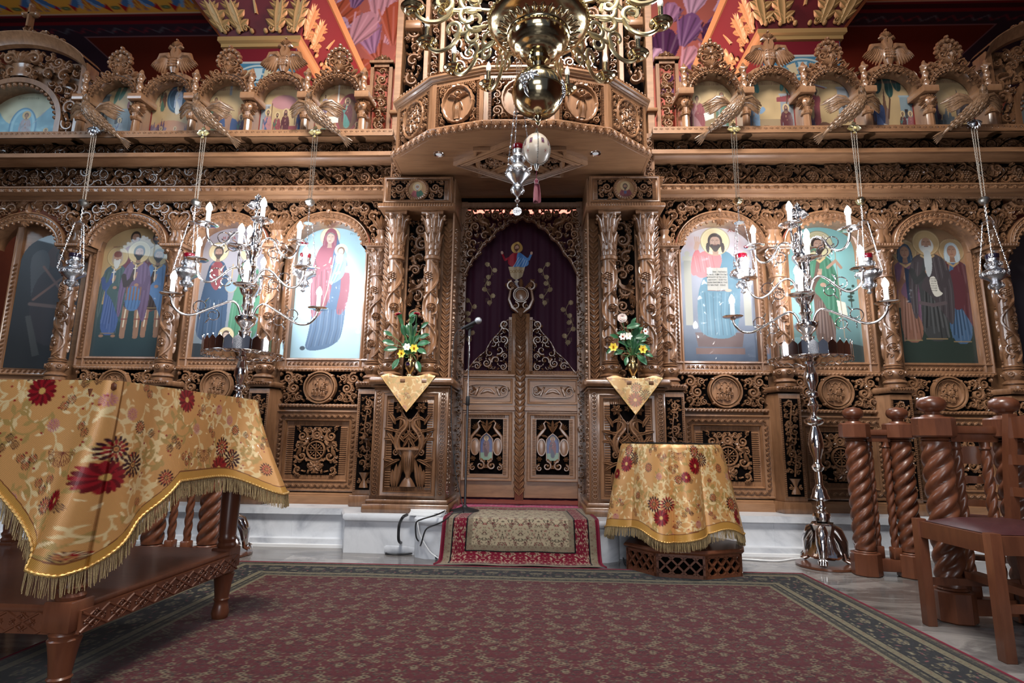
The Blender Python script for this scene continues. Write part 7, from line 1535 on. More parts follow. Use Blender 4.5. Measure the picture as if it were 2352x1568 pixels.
def samp(U, V, cv=BT):
    x = (U % cv.w)/cv.w*(cv.nx-2); y = (V % cv.h)/cv.h*(cv.ny-2); i = y.astype(int); j = x.astype(int); fy = (y-i)[..., None]; fx = (x-j)[..., None]; C = cv.C
    return (C[i, j]*(1-fx)+C[i, j+1]*fx)*(1-fy)+(C[i+1, j]*(1-fx)+C[i+1, j+1]*fx)*fy
BANDC = hexc('b98a42')
def hem(C, D, d):   # woven border band above the fringe
    m = (d > D-.035); C[m] = np.array(BANDC); m2 = m & ((d < D-.031) | (d > D-.006)); C[m2] = np.array(hexc('7a4a2a')); return C
def fringe_mesh(name, pts, nrm, down, L, parent, sp=.0035, seed=1):
    """pts: hem line; strands hang from it"""
    P = np.array(pts); seg = np.r_[0, np.cumsum(np.linalg.norm(np.diff(P, axis=0), axis=1))]; n = int(seg[-1]/sp); t = np.linspace(0, seg[-1], n); Q = np.c_[[np.interp(t, seg, P[:, i]) for i in range(3)]].T; N = np.c_[[np.interp(t, seg, np.array(nrm)[:, i]) for i in range(3)]].T
    rs = np.random.RandomState(seed); g = Geo(); w = sp*.42; tang = np.gradient(Q, axis=0); tang /= np.linalg.norm(tang, axis=1)[:, None]+1e-9
    ln = L*(.88+.2*rs.rand(n)); wob = (rs.rand(n, 2)-.5)*.012; G = np.zeros((n, 4, 4, 3))
    for i, k in enumerate((0, .35, .7, 1.)):
        c_ = Q+np.array((0, 0, -1.))*ln[:, None]*k+N*(k*(wob[:, :1]+.004))+tang*(wob[:, 1:]*k)
        for j, (a, b) in enumerate(((1, 0), (0, 1), (-1, 0), (0, -1))): G[:, i, j] = c_+tang*a*w*(1-.3*k)+N*b*w
    V = G.reshape(-1, 3); base = np.arange(n)*16; F = []
    for i in range(3):
        for j in range(4): F.append(np.stack([base+i*4+j, base+i*4+(j+1) % 4, base+(i+1)*4+(j+1) % 4, base+(i+1)*4+j], 1))
    g.add(V, np.vstack(F)); o = part(g, name, FRINGE, parent, smooth=True, sharp=180); o['kind'] = 'stuff'
    # twisted braid
    g = Geo(); m = max(8, int(seg[-1]/.005)); t = np.linspace(0, seg[-1], m); B = np.c_[[np.interp(t, seg, P[:, i]) for i in range(3)]].T; NB = np.c_[[np.interp(t, seg, np.array(nrm)[:, i]) for i in range(3)]].T
    g.tube(B+NB*.002, .0045+.0015*np.cos(np.arange(m)*2.1), 6); part(g, 'braid', BRAID, parent); return o
# ---- small round table on its latticed plinth
TX, TY = 1.0, 3.75
pt = thing('octagonal_plinth', 'low red-brown octagonal wooden plinth with lattice sides on the marble floor', 'plinth', (TX+.06, 3.72, 0))
def octo(r, ph=.12): return [(TX+.06+r*cos(ph+k*pi/4), 3.72+r*.8*sin(ph+k*pi/4)) for k in range(8)]
g = Geo(); g.prism(octo(.385), .135, .165, .012); part(g, 'plinth_top', RED, pt)
o8 = octo(.36); g = Geo()
for k in range(8):
    p, q = np.array(o8[k]), np.array(o8[(k+1) % 8]); L = np.linalg.norm(q-p); d = (q-p)/L; n_ = np.array((d[1], -d[0]))
    def bar(u0, v0, u1, v1, w):
        a, b = np.array((u0, v0)), np.array((u1, v1)); e = (b-a)/np.linalg.norm(b-a); m = np.array((-e[1], e[0]))*w
        Pq = [a+m, b+m, b-m, a-m]; V = [np.r_[p+d*x[0]+n_*h, x[1]] for h in (.009, -.009) for x in Pq]; g.add(V, [(0, 1, 2, 3), (7, 6, 5, 4), (0, 4, 5, 1), (1, 5, 6, 2), (2, 6, 7, 3), (3, 7, 4, 0)])
    bar(0, .014, L, .014, .014); bar(0, .128, L, .128, .008); bar(.006, 0, .006, .135, .007); bar(L-.006, 0, L-.006, .135, .007); m = max(3, round(L/.062))
    for j in range(-1, m): 
        for a_, b_ in ((j, j+1.5), (j+1.5, j)):
            u0, u1 = a_*L/m, b_*L/m; v0, v1 = .024, .125
            def clipu(u0, v0, u1, v1):
                pts = []
                for t in np.linspace(0, 1, 41):
                    u = u0+(u1-u0)*t
                    if 0 <= u <= L: pts.append((u, v0+(v1-v0)*t))
                return pts
            ps = clipu(u0, v0, u1, v1)
            if len(ps) > 3: bar(*ps[0], *ps[-1], .0055)
part(g, 'lattice', RED, pt)
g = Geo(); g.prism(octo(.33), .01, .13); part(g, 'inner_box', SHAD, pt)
st_ = thing('round_table', 'small round side table, nearly hidden by its brocade cloth', 'table', (TX, TY, .165))
g = Geo()
part(Geo().lathe([(.0, .745), (.30, .745), (.302, .76), (.0, .762)], (TX, TY, 0), 40, caps=False), 'tabletop', RED, st_)
for k in range(4): a = pi/4+k*pi/2+.3; g = Geo(); g.lathe([(.02, .165), (.034, .18), (.036, .2), (.024, .22), (.03, .24), (.022, .5), (.026, .745)], (TX+.2*cos(a), TY+.2*sin(a), 0), 12); part(g, 'leg', RED, st_)
tc = thing('brocade_tablecloth', 'gold brocade cloth with red roses draped to the floor over the small round table', 'tablecloth', (TX, TY, .76), 'gold brocade cloths')
nth, nd_ = 900, 190; th = np.linspace(0, 2*pi, nth); zt0_ = .768
def hemlen(t): return .545+.03*np.cos(4*(t+.2))+.008*np.sin(9*t)
D = hemlen(th)+.29
f_ = np.linspace(0, 1, nd_)
TH, FF = np.meshgrid(th, f_, indexing='ij'); S = FF*(D[:, None]-.0)   # distance from centre along the cloth
top = .30; drop = np.clip(S-top, 0, None); rr = np.minimum(S, top)+.135*(drop/.5)**.8*.0
ph_ = 9*TH+.8*np.sin(TH*4+.5); fold_ = (.9*(2*np.abs(np.cos(ph_/2+.4))**.8-1)+.45*np.cos(5*TH+2))/1.5
k_ = np.clip(drop/.5, 0, 1.2)
rr = rr+.012*np.minimum(drop/.03, 1)+.072*k_+.055*k_**.6*fold_*(drop > 0)
Zc = zt0_-np.clip(drop-.01, 0, None)*.985+.006*(drop <= 0)*0
P = np.stack([TX+rr*np.cos(TH), TY+rr*np.sin(TH), Zc], -1)
U = S*np.cos(TH)*0+TH*.40; V = S
Ct = samp(np.where(drop > 0, TH*.42, S*np.cos(TH)), np.where(drop > 0, S, S*np.sin(TH)))
dd = D[:, None]+0*S; m = S > dd-.045; Ct[m] = np.array(BANDC); Ct[m & (S < dd-.040)] = np.array(hexc('7a4a2a'))
part(Geo().grid(P), 'cloth', BROC, tc, cols=Ct.reshape(-1, 3))
N = np.stack([np.cos(th), np.sin(th), 0*th], -1); fringe_mesh('fringe', P[:, -1], N, None, .055, tc)
gp = thing('glass_tabletop_plate', 'dark-edged round glass plate lying on the small brocade-covered table', 'glass plate', (TX, TY, .772)); g = Geo(); g.lathe([(.0005, .771), (.303, .771), (.305, .774), (.303, .778), (.0005, .778)], (TX, TY, 0), 60, caps=False); part(g, 'plate', mat('smoked_glass', (.01, .014, .016), .05), gp)
# ---- large table at the left with brocade cloth
ta = R(1.4); A0_ = np.array((-1.195, 1.69)); Lx, Ly = 1.15, .885    # near right corner; extends to -x and +y
def tp(u, v): return (A0_[0]-u*cos(ta)+v*sin(ta), A0_[1]+u*sin(ta)+v*cos(ta))     # u to the left, v away
bt = thing('long_table', 'large red-brown wooden table with turned legs and a carved lower shelf, at the left', 'table', (*tp(.5, .45), 0))
TZ = .945
g = Geo(); g.prism([tp(0, 0), tp(0, Ly), tp(Lx, Ly), tp(Lx, 0)], TZ-.03, TZ-.003, .006); part(g, 'tabletop', RED, bt)
for u in (.07, Lx-.07):
    for v in (.03, Ly-.03):
        x, y = tp(u, v); g = Geo(); g.lathe([(.026, 0), (.032, .01), (.036, .03), (.03, .06), (.027, .075), (.033, .085), (.028, .09), (.034, .14), (.04, .175), (.044, .19), (.038, .195), (.042, .205), (.038, .215), (.03, .22)], (x, y, 0), 20)
        a = ta; q = .042; g.prism([tp(u-q, v-q), tp(u-q, v+q), tp(u+q, v+q), tp(u+q, v-q)], .215, .30, .004)
        g.lathe([(.036, .3), (.04, .31), (.034, .32), (.04, .335), (.034, .345), (.036, .36), (.04, .5), (.038, .6), (.044, .61), (.044, .625), (.036, .632), (.046, .65), (.046, .67), (.036, .68), (.046, .7), (.042, .72), (.036, .74), (.038, .92)], (x, y, 0), 20); part(g, 'leg', RED, bt)
g = Geo(); g.prism([tp(.03, 0), tp(.03, Ly), tp(Lx-.03, Ly), tp(Lx-.03, 0)], .268, .288, .005); part(g, 'shelf', RED, bt)
def apron(p, q, name):
    p, q = np.array(tp(*p)), np.array(tp(*q)); L = np.linalg.norm(q-p); d = (q-p)/L; n_ = np.array((d[1], -d[0])); g = Geo(); O = Orn(); m = round(L/.1)
    fn = lambda V: np.c_[p[0]+d[0]*V[:, 0]+n_[0]*V[:, 2], p[1]+d[1]*V[:, 0]+n_[1]*V[:, 2], V[:, 1]]
    g.add(fn(np.array([(0, .205, 0), (L, .205, 0), (L, .27, 0), (0, .27, 0), (0, .205, -.02), (L, .205, -.02), (L, .27, -.02), (0, .27, -.02)])), [(0, 1, 2, 3), (7, 6, 5, 4), (0, 4, 5, 1), (3, 2, 6, 7), (1, 5, 6, 2), (3, 7, 4, 0)])
    for k in range(m):
        x = (k+.5)*L/m; h = L/m/2
        for s in (-1, 1): O.stroke([(x-h, .237-s*.028), (x, .237), (x+h, .237+s*.028)], .004, .004, 0)
        for a, b in ((-1, 0), (1, 0), (0, 1), (0, -1)): O.flower(x+a*h*.6, .237+b*.018, .012, .004, 4, pi/4)
        O.stroke([(x-h*.8, .237), (x, .262), (x+h*.8, .237), (x, .212), (x-h*.8, .237)], .0025, .004, 0)
    g.orn(O, fn); part(g, name, RED, bt)
apron((.02, .02), (.02, Ly-.02), 'apron'); apron((Lx-.1, .01), (.04, .01), 'apron')
# cloth: top plus skirt, with hanging corners
lt_ = thing('brocade_tablecloth', 'gold brocade cloth with red roses and fringe over the large left table', 'tablecloth', (*tp(.5, .45), TZ), 'gold brocade cloths')
per = []   # clockwise seen from above: start at left front, go right along the front, round the corner, back along the right side, round the far corner, to the left
rc = .03; ds = .004
def arc(cu, cv, a0, a1):
    n = max(4, int(abs(a1-a0)*rc/ds*2.2)); return [(cu+rc*cos(a), cv+rc*sin(a), cos(a), sin(a)) for a in np.linspace(a0, a1, n)]
u_ = np.arange(Lx-.25, rc, -ds); per += [(u, -.0, 0, -1) for u in u_]; per += [(rc-rc*sin(a), rc-rc*cos(a), -sin(a), -cos(a)) for a in np.linspace(0, pi/2, 16)]
v_ = np.arange(rc, Ly-rc, ds); per += [(0, v, -1, 0) for v in v_]; per += [(rc-rc*cos(a), Ly-rc+rc*sin(a), -cos(a), sin(a)) for a in np.linspace(0, pi/2, 16)]; u_ = np.arange(rc, .5, ds*1.5); per += [(u, Ly, 0, 1) for u in u_]
per = np.array(per); seg = np.r_[0, np.cumsum(np.hypot(*np.diff(per[:, :2], axis=0).T))]; nU = Lx-.25
sc1 = (Lx-.25); sc2 = sc1+Ly-.03      # arclength of the two right corners
G1 = np.exp(-((seg-sc1)/.13)**2); G2 = np.exp(-((seg-sc2)/.12)**2)
Dr = .325+.25*np.maximum(0, 1-abs(seg-sc1)/.30)**1.0+.10*np.exp(-((seg-sc2)/.13)**2)+.0
f_ = np.linspace(0, 1, 200); Sg, Fg = np.meshgrid(seg, f_, indexing='ij'); dr = Fg*Dr[:, None]
out = .006+.02*Fg+(.055*G1[:, None]+.13*G2[:, None])*Fg**1.3
fr_ = .014*np.sin(Sg*11+1)*Fg*(1-G1[:, None])+.03*np.sin((Sg-sc1)*22)*G1[:, None]*Fg-.02*np.exp(-((Sg-sc1-.17)/.05)**2)*Fg
# the corner flap swings towards the front
un = per[:, 0][:, None]+per[:, 2][:, None]*(out+fr_)+.13*G1[:, None]*Fg**1.2*(Sg < sc1+.25)*np.clip((Dr[:, None]-.325)/.25, 0, 1)
vn = per[:, 1][:, None]+per[:, 3][:, None]*(out+fr_)
X_ = A0_[0]-un*cos(ta)+vn*sin(ta); Y_ = A0_[1]+un*sin(ta)+vn*cos(ta); Z_ = TZ+.002-dr*np.sqrt(np.clip(1-(out/.9)**2, .2, 1))
Z_ = Z_-np.minimum(0, 0*Z_)
P = np.stack([X_, Y_, Z_], -1); C1 = samp(Sg+.02, dr+.14); C1[dr > Dr[:, None]-.035] = np.array(BANDC); C1[(dr > Dr[:, None]-.035) & (dr < Dr[:, None]-.031)] = np.array(hexc('7a4a2a'))
g = Geo(); g.grid(P); nv = g.n; uu, vv = np.meshgrid(np.linspace(0, Lx-.25, 210), np.linspace(0, Ly, 210), indexing='ij'); Pt = np.stack([A0_[0]-uu*cos(ta)+vv*sin(ta), A0_[1]+uu*sin(ta)+vv*cos(ta), np.full_like(uu, TZ+.002)], -1)
g.grid(Pt); C2 = samp(uu+.3, vv+.14); part(g, 'cloth', BROC, lt_, cols=np.vstack([C1.reshape(-1, 3), C2.reshape(-1, 3)]), sharp=180)
Nn = np.c_[-per[:, 2]*cos(ta)+per[:, 3]*sin(ta), per[:, 2]*sin(ta)+per[:, 3]*cos(ta), 0*seg]; fringe_mesh('fringe', P[:, -1], Nn, None, .06, lt_, .0032, 3)
# ---- triangular cloths and flower vases on the pillars
VS = gl('antique_brass', (.5, .37, .18), .25, 1, 30, .1, (.38, .27, .13))
LEAF = gl('glossy_leaf', (.03, .12, .05), .3, 0, 8, .1, (.02, .08, .035)); STEM = mat('stem_green', (.08, .2, .06), .5)
def petal(g, c, d, n_, L, W, cup=.2, tip=.3):
    d = np.array(d); d = d/np.linalg.norm(d); n_ = np.array(n_)-d*np.dot(n_, d); n_ /= np.linalg.norm(n_); s = np.cross(d, n_); t = np.linspace(0, 1, 7); G = []
    for k in t:
        w = W*sin(pi*min(1, .1+k*.9))**.8*(1 if k < 1 else .05); base = np.array(c)+d*L*k+n_*(cup*L*k*k-tip*L*max(0, k-.6)**2)
        G.append([base+s*w*j+n_*abs(j)*w*.25 for j in (-1, -.5, 0, .5, 1)])
    g.grid(np.array(G))
def bloom(c, f, r, n, parent, mp, mc, cor=0, layers=1, name='flower', white=False):
    f = np.array(f, float); f /= np.linalg.norm(f); a = np.cross(f, (0, 0, 1)); a /= np.linalg.norm(a); b = np.cross(f, a); g = Geo()
    for l in range(layers):
        for k in range(n): q = 2*pi*k/n+l*.3; e = a*cos(q)+b*sin(q); petal(g, c, e+f*(.15+.45*l), f, r*(1-.2*l), r*(.36 if n < 10 else .12), .15)
    g.m = 1
    if cor: 
        for k in range(8): q = 2*pi*k/8; petal(g, np.array(c), f+.35*(a*cos(q)+b*sin(q)), -(a*cos(q)+b*sin(q)), cor, cor*.45, 0, 0)
    else: g.ball(np.array(c)+f*r*.12, r*.22, 8)
    return part(g, name, [mp, mc], parent)
YEL = mat('yellow_petal', hexc('e8cf45'), .5); YEL2 = mat('deep_yellow', hexc('e0a818'), .5); WHP = mat('white_petal', hexc('e8e6dc'), .5); ORP = mat('orange_cup', hexc('e0601c'), .5); RDP = mat('crimson_petal', hexc('7a0a20'), .45); PNK = mat('blush_petal', hexc('e3cfc8'), .5); PUR = mat('purple_blossom', hexc('3a1a50'), .5)
def bouquet(s, X0, leaves, flowers, label, vlabel):
    z0 = zr(873, 4.05)+.006
    cl_ = thing('pedestal_cloth', ('pale brocade corner cloth hanging over the left pillar base, small rose clusters' if s < 0 else 'pale brocade corner cloth hanging over the right pillar base, one large red rose cluster'), 'cloth', (X0, 4.03, z0), 'brocade cloths on the pillar bases')
    n = 110; uu, vv = np.meshgrid(np.linspace(-1, 1, n), np.linspace(0, 1, n)); hw = .2
    d = vv*.46; w = hw*np.where(d < .20, 1-.0*d, 1-(d-.20)/.26); w = np.maximum(w, .001); x = uu*w; over = np.clip(d-.20, 0, None)
    bump = .02*np.exp(-((np.abs(x)-.14)/.05)**2)*(d < .2); Y = np.where(d < .20, 4.235-d, 4.032-.004*np.sin(x*40)); Z = np.where(d < .2, z0+bump, z0-over*1.0+.0)
    C = samp(x+(.38 if s > 0 else .93), d*1.0+(.08 if s > 0 else .33)); C = C*.75+.25*np.array(hexc('dcc79a'))
    part(Geo().grid(np.stack([X0+x, Y, Z], -1)), 'cloth', BROC, cl_, cols=C.reshape(-1, 3), sharp=180)
    g = Geo(); e = [(X0-hw, 4.034, z0-.002), (X0, 4.028, z0-.26), (X0+hw, 4.034, z0-.002)]; g.tube([e[0], e[1]], .0022, 5); g.tube([e[1], e[2]], .0022, 5); part(g, 'braid', BRAID, cl_)
    v = thing('flower_vase', vlabel, 'vase', (X0, 4.09, z0+.003), 'brass vases on the pillar bases'); zv = z0+.003
    part(Geo().lathe([(.0, 0), (.026, .0), (.026, .006), (.014, .02), (.016, .03), (.036, .06), (.041, .09), (.039, .105), (.02, .118), (.017, .13), (.018, .15), (.025, .168), (.022, .168), (.014, .15)], (X0, 4.09, zv), 28, caps=False), 'vase_body', VS, v)
    b = thing('bouquet', label, 'flowers', (X0, 4.09, zv+.15), 'bouquets in the brass vases'); o = np.array((X0, 4.09, zv+.155)); g = Geo(); L = Geo()
    rd = random.Random(3 if s < 0 else 8)
    for (px, py, ang, ln) in leaves:
        p = np.array(Wp(px, py, 4.05)); dr_ = np.array((cos(ang), -.25, sin(ang)))
        petal(L, p, dr_, (0, -1, .3), ln, ln*.24, .1, .9); m = (o+p)/2+np.array((0, -.01, .02)); g.tube([o, m, p], .0022, 5)
    for k in range(14): a = rd.uniform(.1, 3.0); petal(L, o+np.array((0, 0, rd.uniform(0, .16))), (cos(a), rd.uniform(-.6, .5), sin(a)), (0, -1, .4), rd.uniform(.06, .13), .022, .1, .9)
    for f in flowers: p = np.array(Wp(f[0], f[1], 4.0 if len(f) < 7 else f[6])); g.tube([o, (o*.4+p*.6)+np.array((0, .02, -.02)), p+np.array((0, .012, 0))], .0028, 6)
    st = part(g, 'stems', STEM, b); st['kind'] = 'stuff'; lf = part(L, 'leaves', LEAF, b, sharp=180); lf['kind'] = 'stuff'
    for f in flowers:
        p = Wp(f[0], f[1], 4.0); kd = f[2]; fc = (f[3], -1, f[4])
        if kd == 'y': bloom(p, fc, .035, 6, b, YEL, YEL2, .018, name='daffodil')
        elif kd == 'w': bloom(p, fc, .032, 6, b, WHP, YEL, .008, name='white_narcissus')
        elif kd == 'o': bloom(p, fc, .03, 6, b, WHP, ORP, .014, name='white_narcissus')
        elif kd == 'g': bloom(p, fc, .04, 26, b, PNK, WHP, 0, 3, name='gerbera')
        elif kd == 'r': bloom(p, (f[3], -.5, f[4]+.6), .03, 7, b, RDP, RDP, 0, 4, name='rose')
        elif kd == 'p': bloom(p, fc, .016, 8, b, PUR, PUR, 0, 3, name='purple_sprig')
bouquet(-1, -.805, [(905, 790, 2.9, .09), (912, 800, 3.3, .1), (900, 770, 2.7, .07), (960, 790, .1, .1), (965, 775, .3, .08), (958, 800, -.5, .09), (925, 745, 2.0, .06), (945, 742, 1.2, .08), (968, 752, .6, .07), (930, 770, 1.8, .09), (915, 825, -2.0, .09), (958, 830, -1.2, .09), (940, 725, .2, .09), (920, 735, 1.7, .07)],
        [(915, 723, 'r', -.2, .2), (957, 722, 'r', .2, .2), (923, 812, 'y', -.3, 0), (951, 800, 'y', .2, .1), (935, 797, 'w', 0, .2), (937, 835, 'p', 0, -.3)], 'bouquet of dark red roses, yellow daffodils and broad leaves in the left vase', 'brass vase holding red roses and daffodils, on the left pillar base')
bouquet(1, .835, [(1440, 752, .2, .1), (1445, 770, 3.0, .1), (1460, 775, .1, .1), (1470, 790, -.6, .09), (1420, 775, 2.9, .07), (1430, 805, -2.7, .08), (1465, 815, -.9, .1), (1480, 810, -.5, .07), (1440, 820, -1.8, .07), (1455, 800, 1.5, .08), (1450, 745, 1.0, .06), (1405, 800, -2.3, .06)],
        [(1429, 731, 'g', -.1, .2), (1443, 772, 'w', 0, .1), (1431, 773, 'o', -.5, .1), (1481, 761, 'o', .8, .1), (1409, 797, 'y', -.2, 0), (1476, 802, 'y', .2, 0)], 'bouquet of a blush gerbera, white narcissi and daffodils in the right vase', 'brass vase holding a gerbera and narcissi, on the right pillar base')
# ================================================================== carpets
RUGM = vcol('wool_carpet', .95, 0, 0, .1, .15)
_tc = nd(RUGM, 'ShaderNodeTexCoord'); _no = nd(RUGM, 'ShaderNodeTexNoise', i_Scale=900., i_Detail=2); _bp = nd(RUGM, 'ShaderNodeBump', i_Strength=.5, i_Distance=.002)
lk(RUGM, _tc.outputs['Object'], _no.inputs[0]); lk(RUGM, _no.outputs[0], _bp.inputs['Height']); lk(RUGM, _bp.outputs[0], bs(RUGM).inputs['Normal'])
def rugtile(w, h, bg, cols, seed, n=60, fl=5, res=420, sc=1.):
    c = Canvas(w, h, res, bg); rd = random.Random(seed)
    for k in range(n):
        x, y, a, L, col = rd.uniform(0, w/2), rd.uniform(0, h), rd.choice((0, .5, 1., 2.1, 2.6, -.6)), rd.uniform(.008, .02)*sc, rd.choice(cols)
        for xx, aa in ((x, a), (w-x, pi-a)):
            for dy in (-h, 0, h): c.ell(xx, y+dy, L*.5, L*.17, col, rot=aa)
    for k in range(fl):
        x, y, r = rd.uniform(.02, w/2), rd.uniform(0, h), rd.uniform(.008, .014)*sc
        for xx in (x, w-x):
            for dy in (-h, 0, h):
                for q in range(6): c.ell(xx+r*.7*cos(q), y+dy+r*.7*sin(q), r*.42, r*.3, cols[0])
                c.ell(xx, y+dy, r*.35, r*.35, cols[-1])
    return c
bei, dkb, red_, gr_, wht_ = hexc('857662'), hexc('100e12'), hexc('6a1224'), hexc('4f473d'), hexc('a09480')
FT = rugtile(.26, .20, hexc('560d1a'), [bei, dkb, gr_, dkb, bei, gr_, hexc('200a10')], 3, 210, 9, 420, 1.15)
BTb = rugtile(.26, .14, hexc('17161c'), [bei, hexc('8a4a50'), gr_, wht_, hexc('3a3a48')], 5, 34, 4, 420, 1.5)
GTb = rugtile(.08, .05, hexc('7d715e'), [dkb, hexc('4a3a30'), wht_, red_], 7, 22, 1, 420, .8)
GT2 = rugtile(.06, .04, hexc('2a2624'), [bei, gr_, wht_], 8, 22, 1, 420, .7)
def rugcolor(X, Y, x0, x1, y0, y1, bands, field, border_u):
    """bands: list of (outer distance, canvas or colour)"""
    d = np.minimum(np.minimum(X-x0, x1-X), np.minimum(Y-y0, y1-Y)); horiz = np.minimum(Y-y0, y1-Y) < np.minimum(X-x0, x1-X); s = np.where(horiz, X, Y)
    C = samp(X, Y, field); lo = 0
    for wd, cv in bands:
        m = (d >= lo) & (d < lo+wd)
        if isinstance(cv, Canvas): v = (d-lo)/wd*cv.h; C[m] = samp(s, v*.999, cv)[m]
        else: C[m] = np.array(cv)
        lo += wd
    return C
bn = [(.014, hexc('5a0a1c')), (.035, GT2), (.006, dkb), (.035, GTb), (.008, dkb), (.14, BTb), (.008, dkb), (.032, GTb), (.01, dkb), (.03, GT2), (.02, GTb)]
rx0, rx1, ry0, ry1 = -1.735, 1.745, .4, 3.645
nx, ny = 900, 640; X_, Y_ = np.meshgrid(np.linspace(rx0, rx1, nx), np.linspace(1.15, ry1, ny))
rug = thing('large_carpet', 'large dark red patterned carpet with a navy flowered border covering the marble floor', 'carpet', (0, 2.4, 0))
Zr = .008+.0012*np.sin(X_*9)*np.sin(Y_*7); C = rugcolor(X_, Y_, rx0, rx1, ry0, ry1, bn, FT, 0)*np.array((.62, .66, .58))
part(Geo().grid(np.stack([X_, Y_, Zr], -1)), 'pile', RUGM, rug, cols=C.reshape(-1, 3), sharp=180)
g = Geo(); g.tube([(rx0, 1.15, .005), (rx0, ry1, .005), (rx1, ry1, .005), (rx1, 1.15, .005)], .006, 6); part(g, 'binding', mat('maroon_binding', hexc('70102a'), .85), rug)
# runner over the step
run_ = thing('runner_carpet', 'beige patterned runner with maroon edges falling over the marble step before the doors', 'carpet', (0, 3.9, .2))
prof_ = [(4.42, ZP+.012), (3.86, ZP+.014), (3.805, ZP+.010), (3.785, ZP-.03), (3.775, .14), (3.765, .06), (3.74, .022), (3.71, .012), (3.66, .014)]
pr = np.array(prof_); sg = np.r_[0, np.cumsum(np.hypot(*np.diff(pr, axis=0).T))]; t = np.linspace(0, sg[-1], 260); yy = np.interp(t, sg, pr[:, 0]); zz = np.interp(t, sg, pr[:, 1])
for _ in range(5): yy[1:-1] = (yy[:-2]+2*yy[1:-1]+yy[2:])/4; zz[1:-1] = (zz[:-2]+2*zz[1:-1]+zz[2:])/4
u = np.linspace(-1, 1, 330); UU, TT = np.meshgrid(u, t); wdt = np.interp(t, [0, sg[-2]*.6, sg[-3], sg[-1]], [.46, .50, .515, .535])[:, None]
XX = .03+UU*wdt; RT = rugtile(.24, .18, hexc('a89a80'), [hexc('5a1a28'), hexc('1c2420'), hexc('7a2a34'), hexc('2a1a1a'), hexc('3a3428')], 15, 150, 6, 420, 1.2); RB = rugtile(.16, .12, hexc('6a1428'), [hexc('a89a80'), hexc('c0b49a'), hexc('2a1a1a')], 16, 44, 3, 420, 1.1)
bands = [(.02, hexc('5f0c24')), (.045, GTb), (.008, dkb), (.085, RB), (.008, dkb), (.035, GTb)]
Cc = rugcolor(UU*.52, TT, -.52, .52, -.0, sg[-1]+.02, bands, RT, 0)
P = np.stack([XX, np.broadcast_to(yy[:, None], XX.shape), np.broadcast_to(zz[:, None]+0*UU, XX.shape)+.002*np.sin(UU*9)], -1)
part(Geo().grid(P), 'pile', RUGM, run_, cols=Cc.reshape(-1, 3), sharp=180)
g = Geo(); g.tube(P[:, 0], .006, 6); g.tube(P[:, -1], .006, 6); part(g, 'binding', MT['maroon_binding'], run_)
pm = thing('doorway_mat', 'bright pink patterned mat lying in the doorway beneath the holy doors', 'carpet', (0, 4.45, ZP)); PMt = rugtile(.2, .15, hexc('a83a66'), [hexc('c8a0a8'), hexc('7a1a40'), hexc('d8c0c0')], 18, 60, 4)
X_, Y_ = np.meshgrid(np.linspace(-.5, .5, 220), np.linspace(4.2, 4.75, 110)); part(Geo().grid(np.stack([X_, Y_, ZP+.004+0*X_], -1)), 'pile', RUGM, pm, cols=samp(X_, Y_, PMt).reshape(-1, 3), sharp=180)
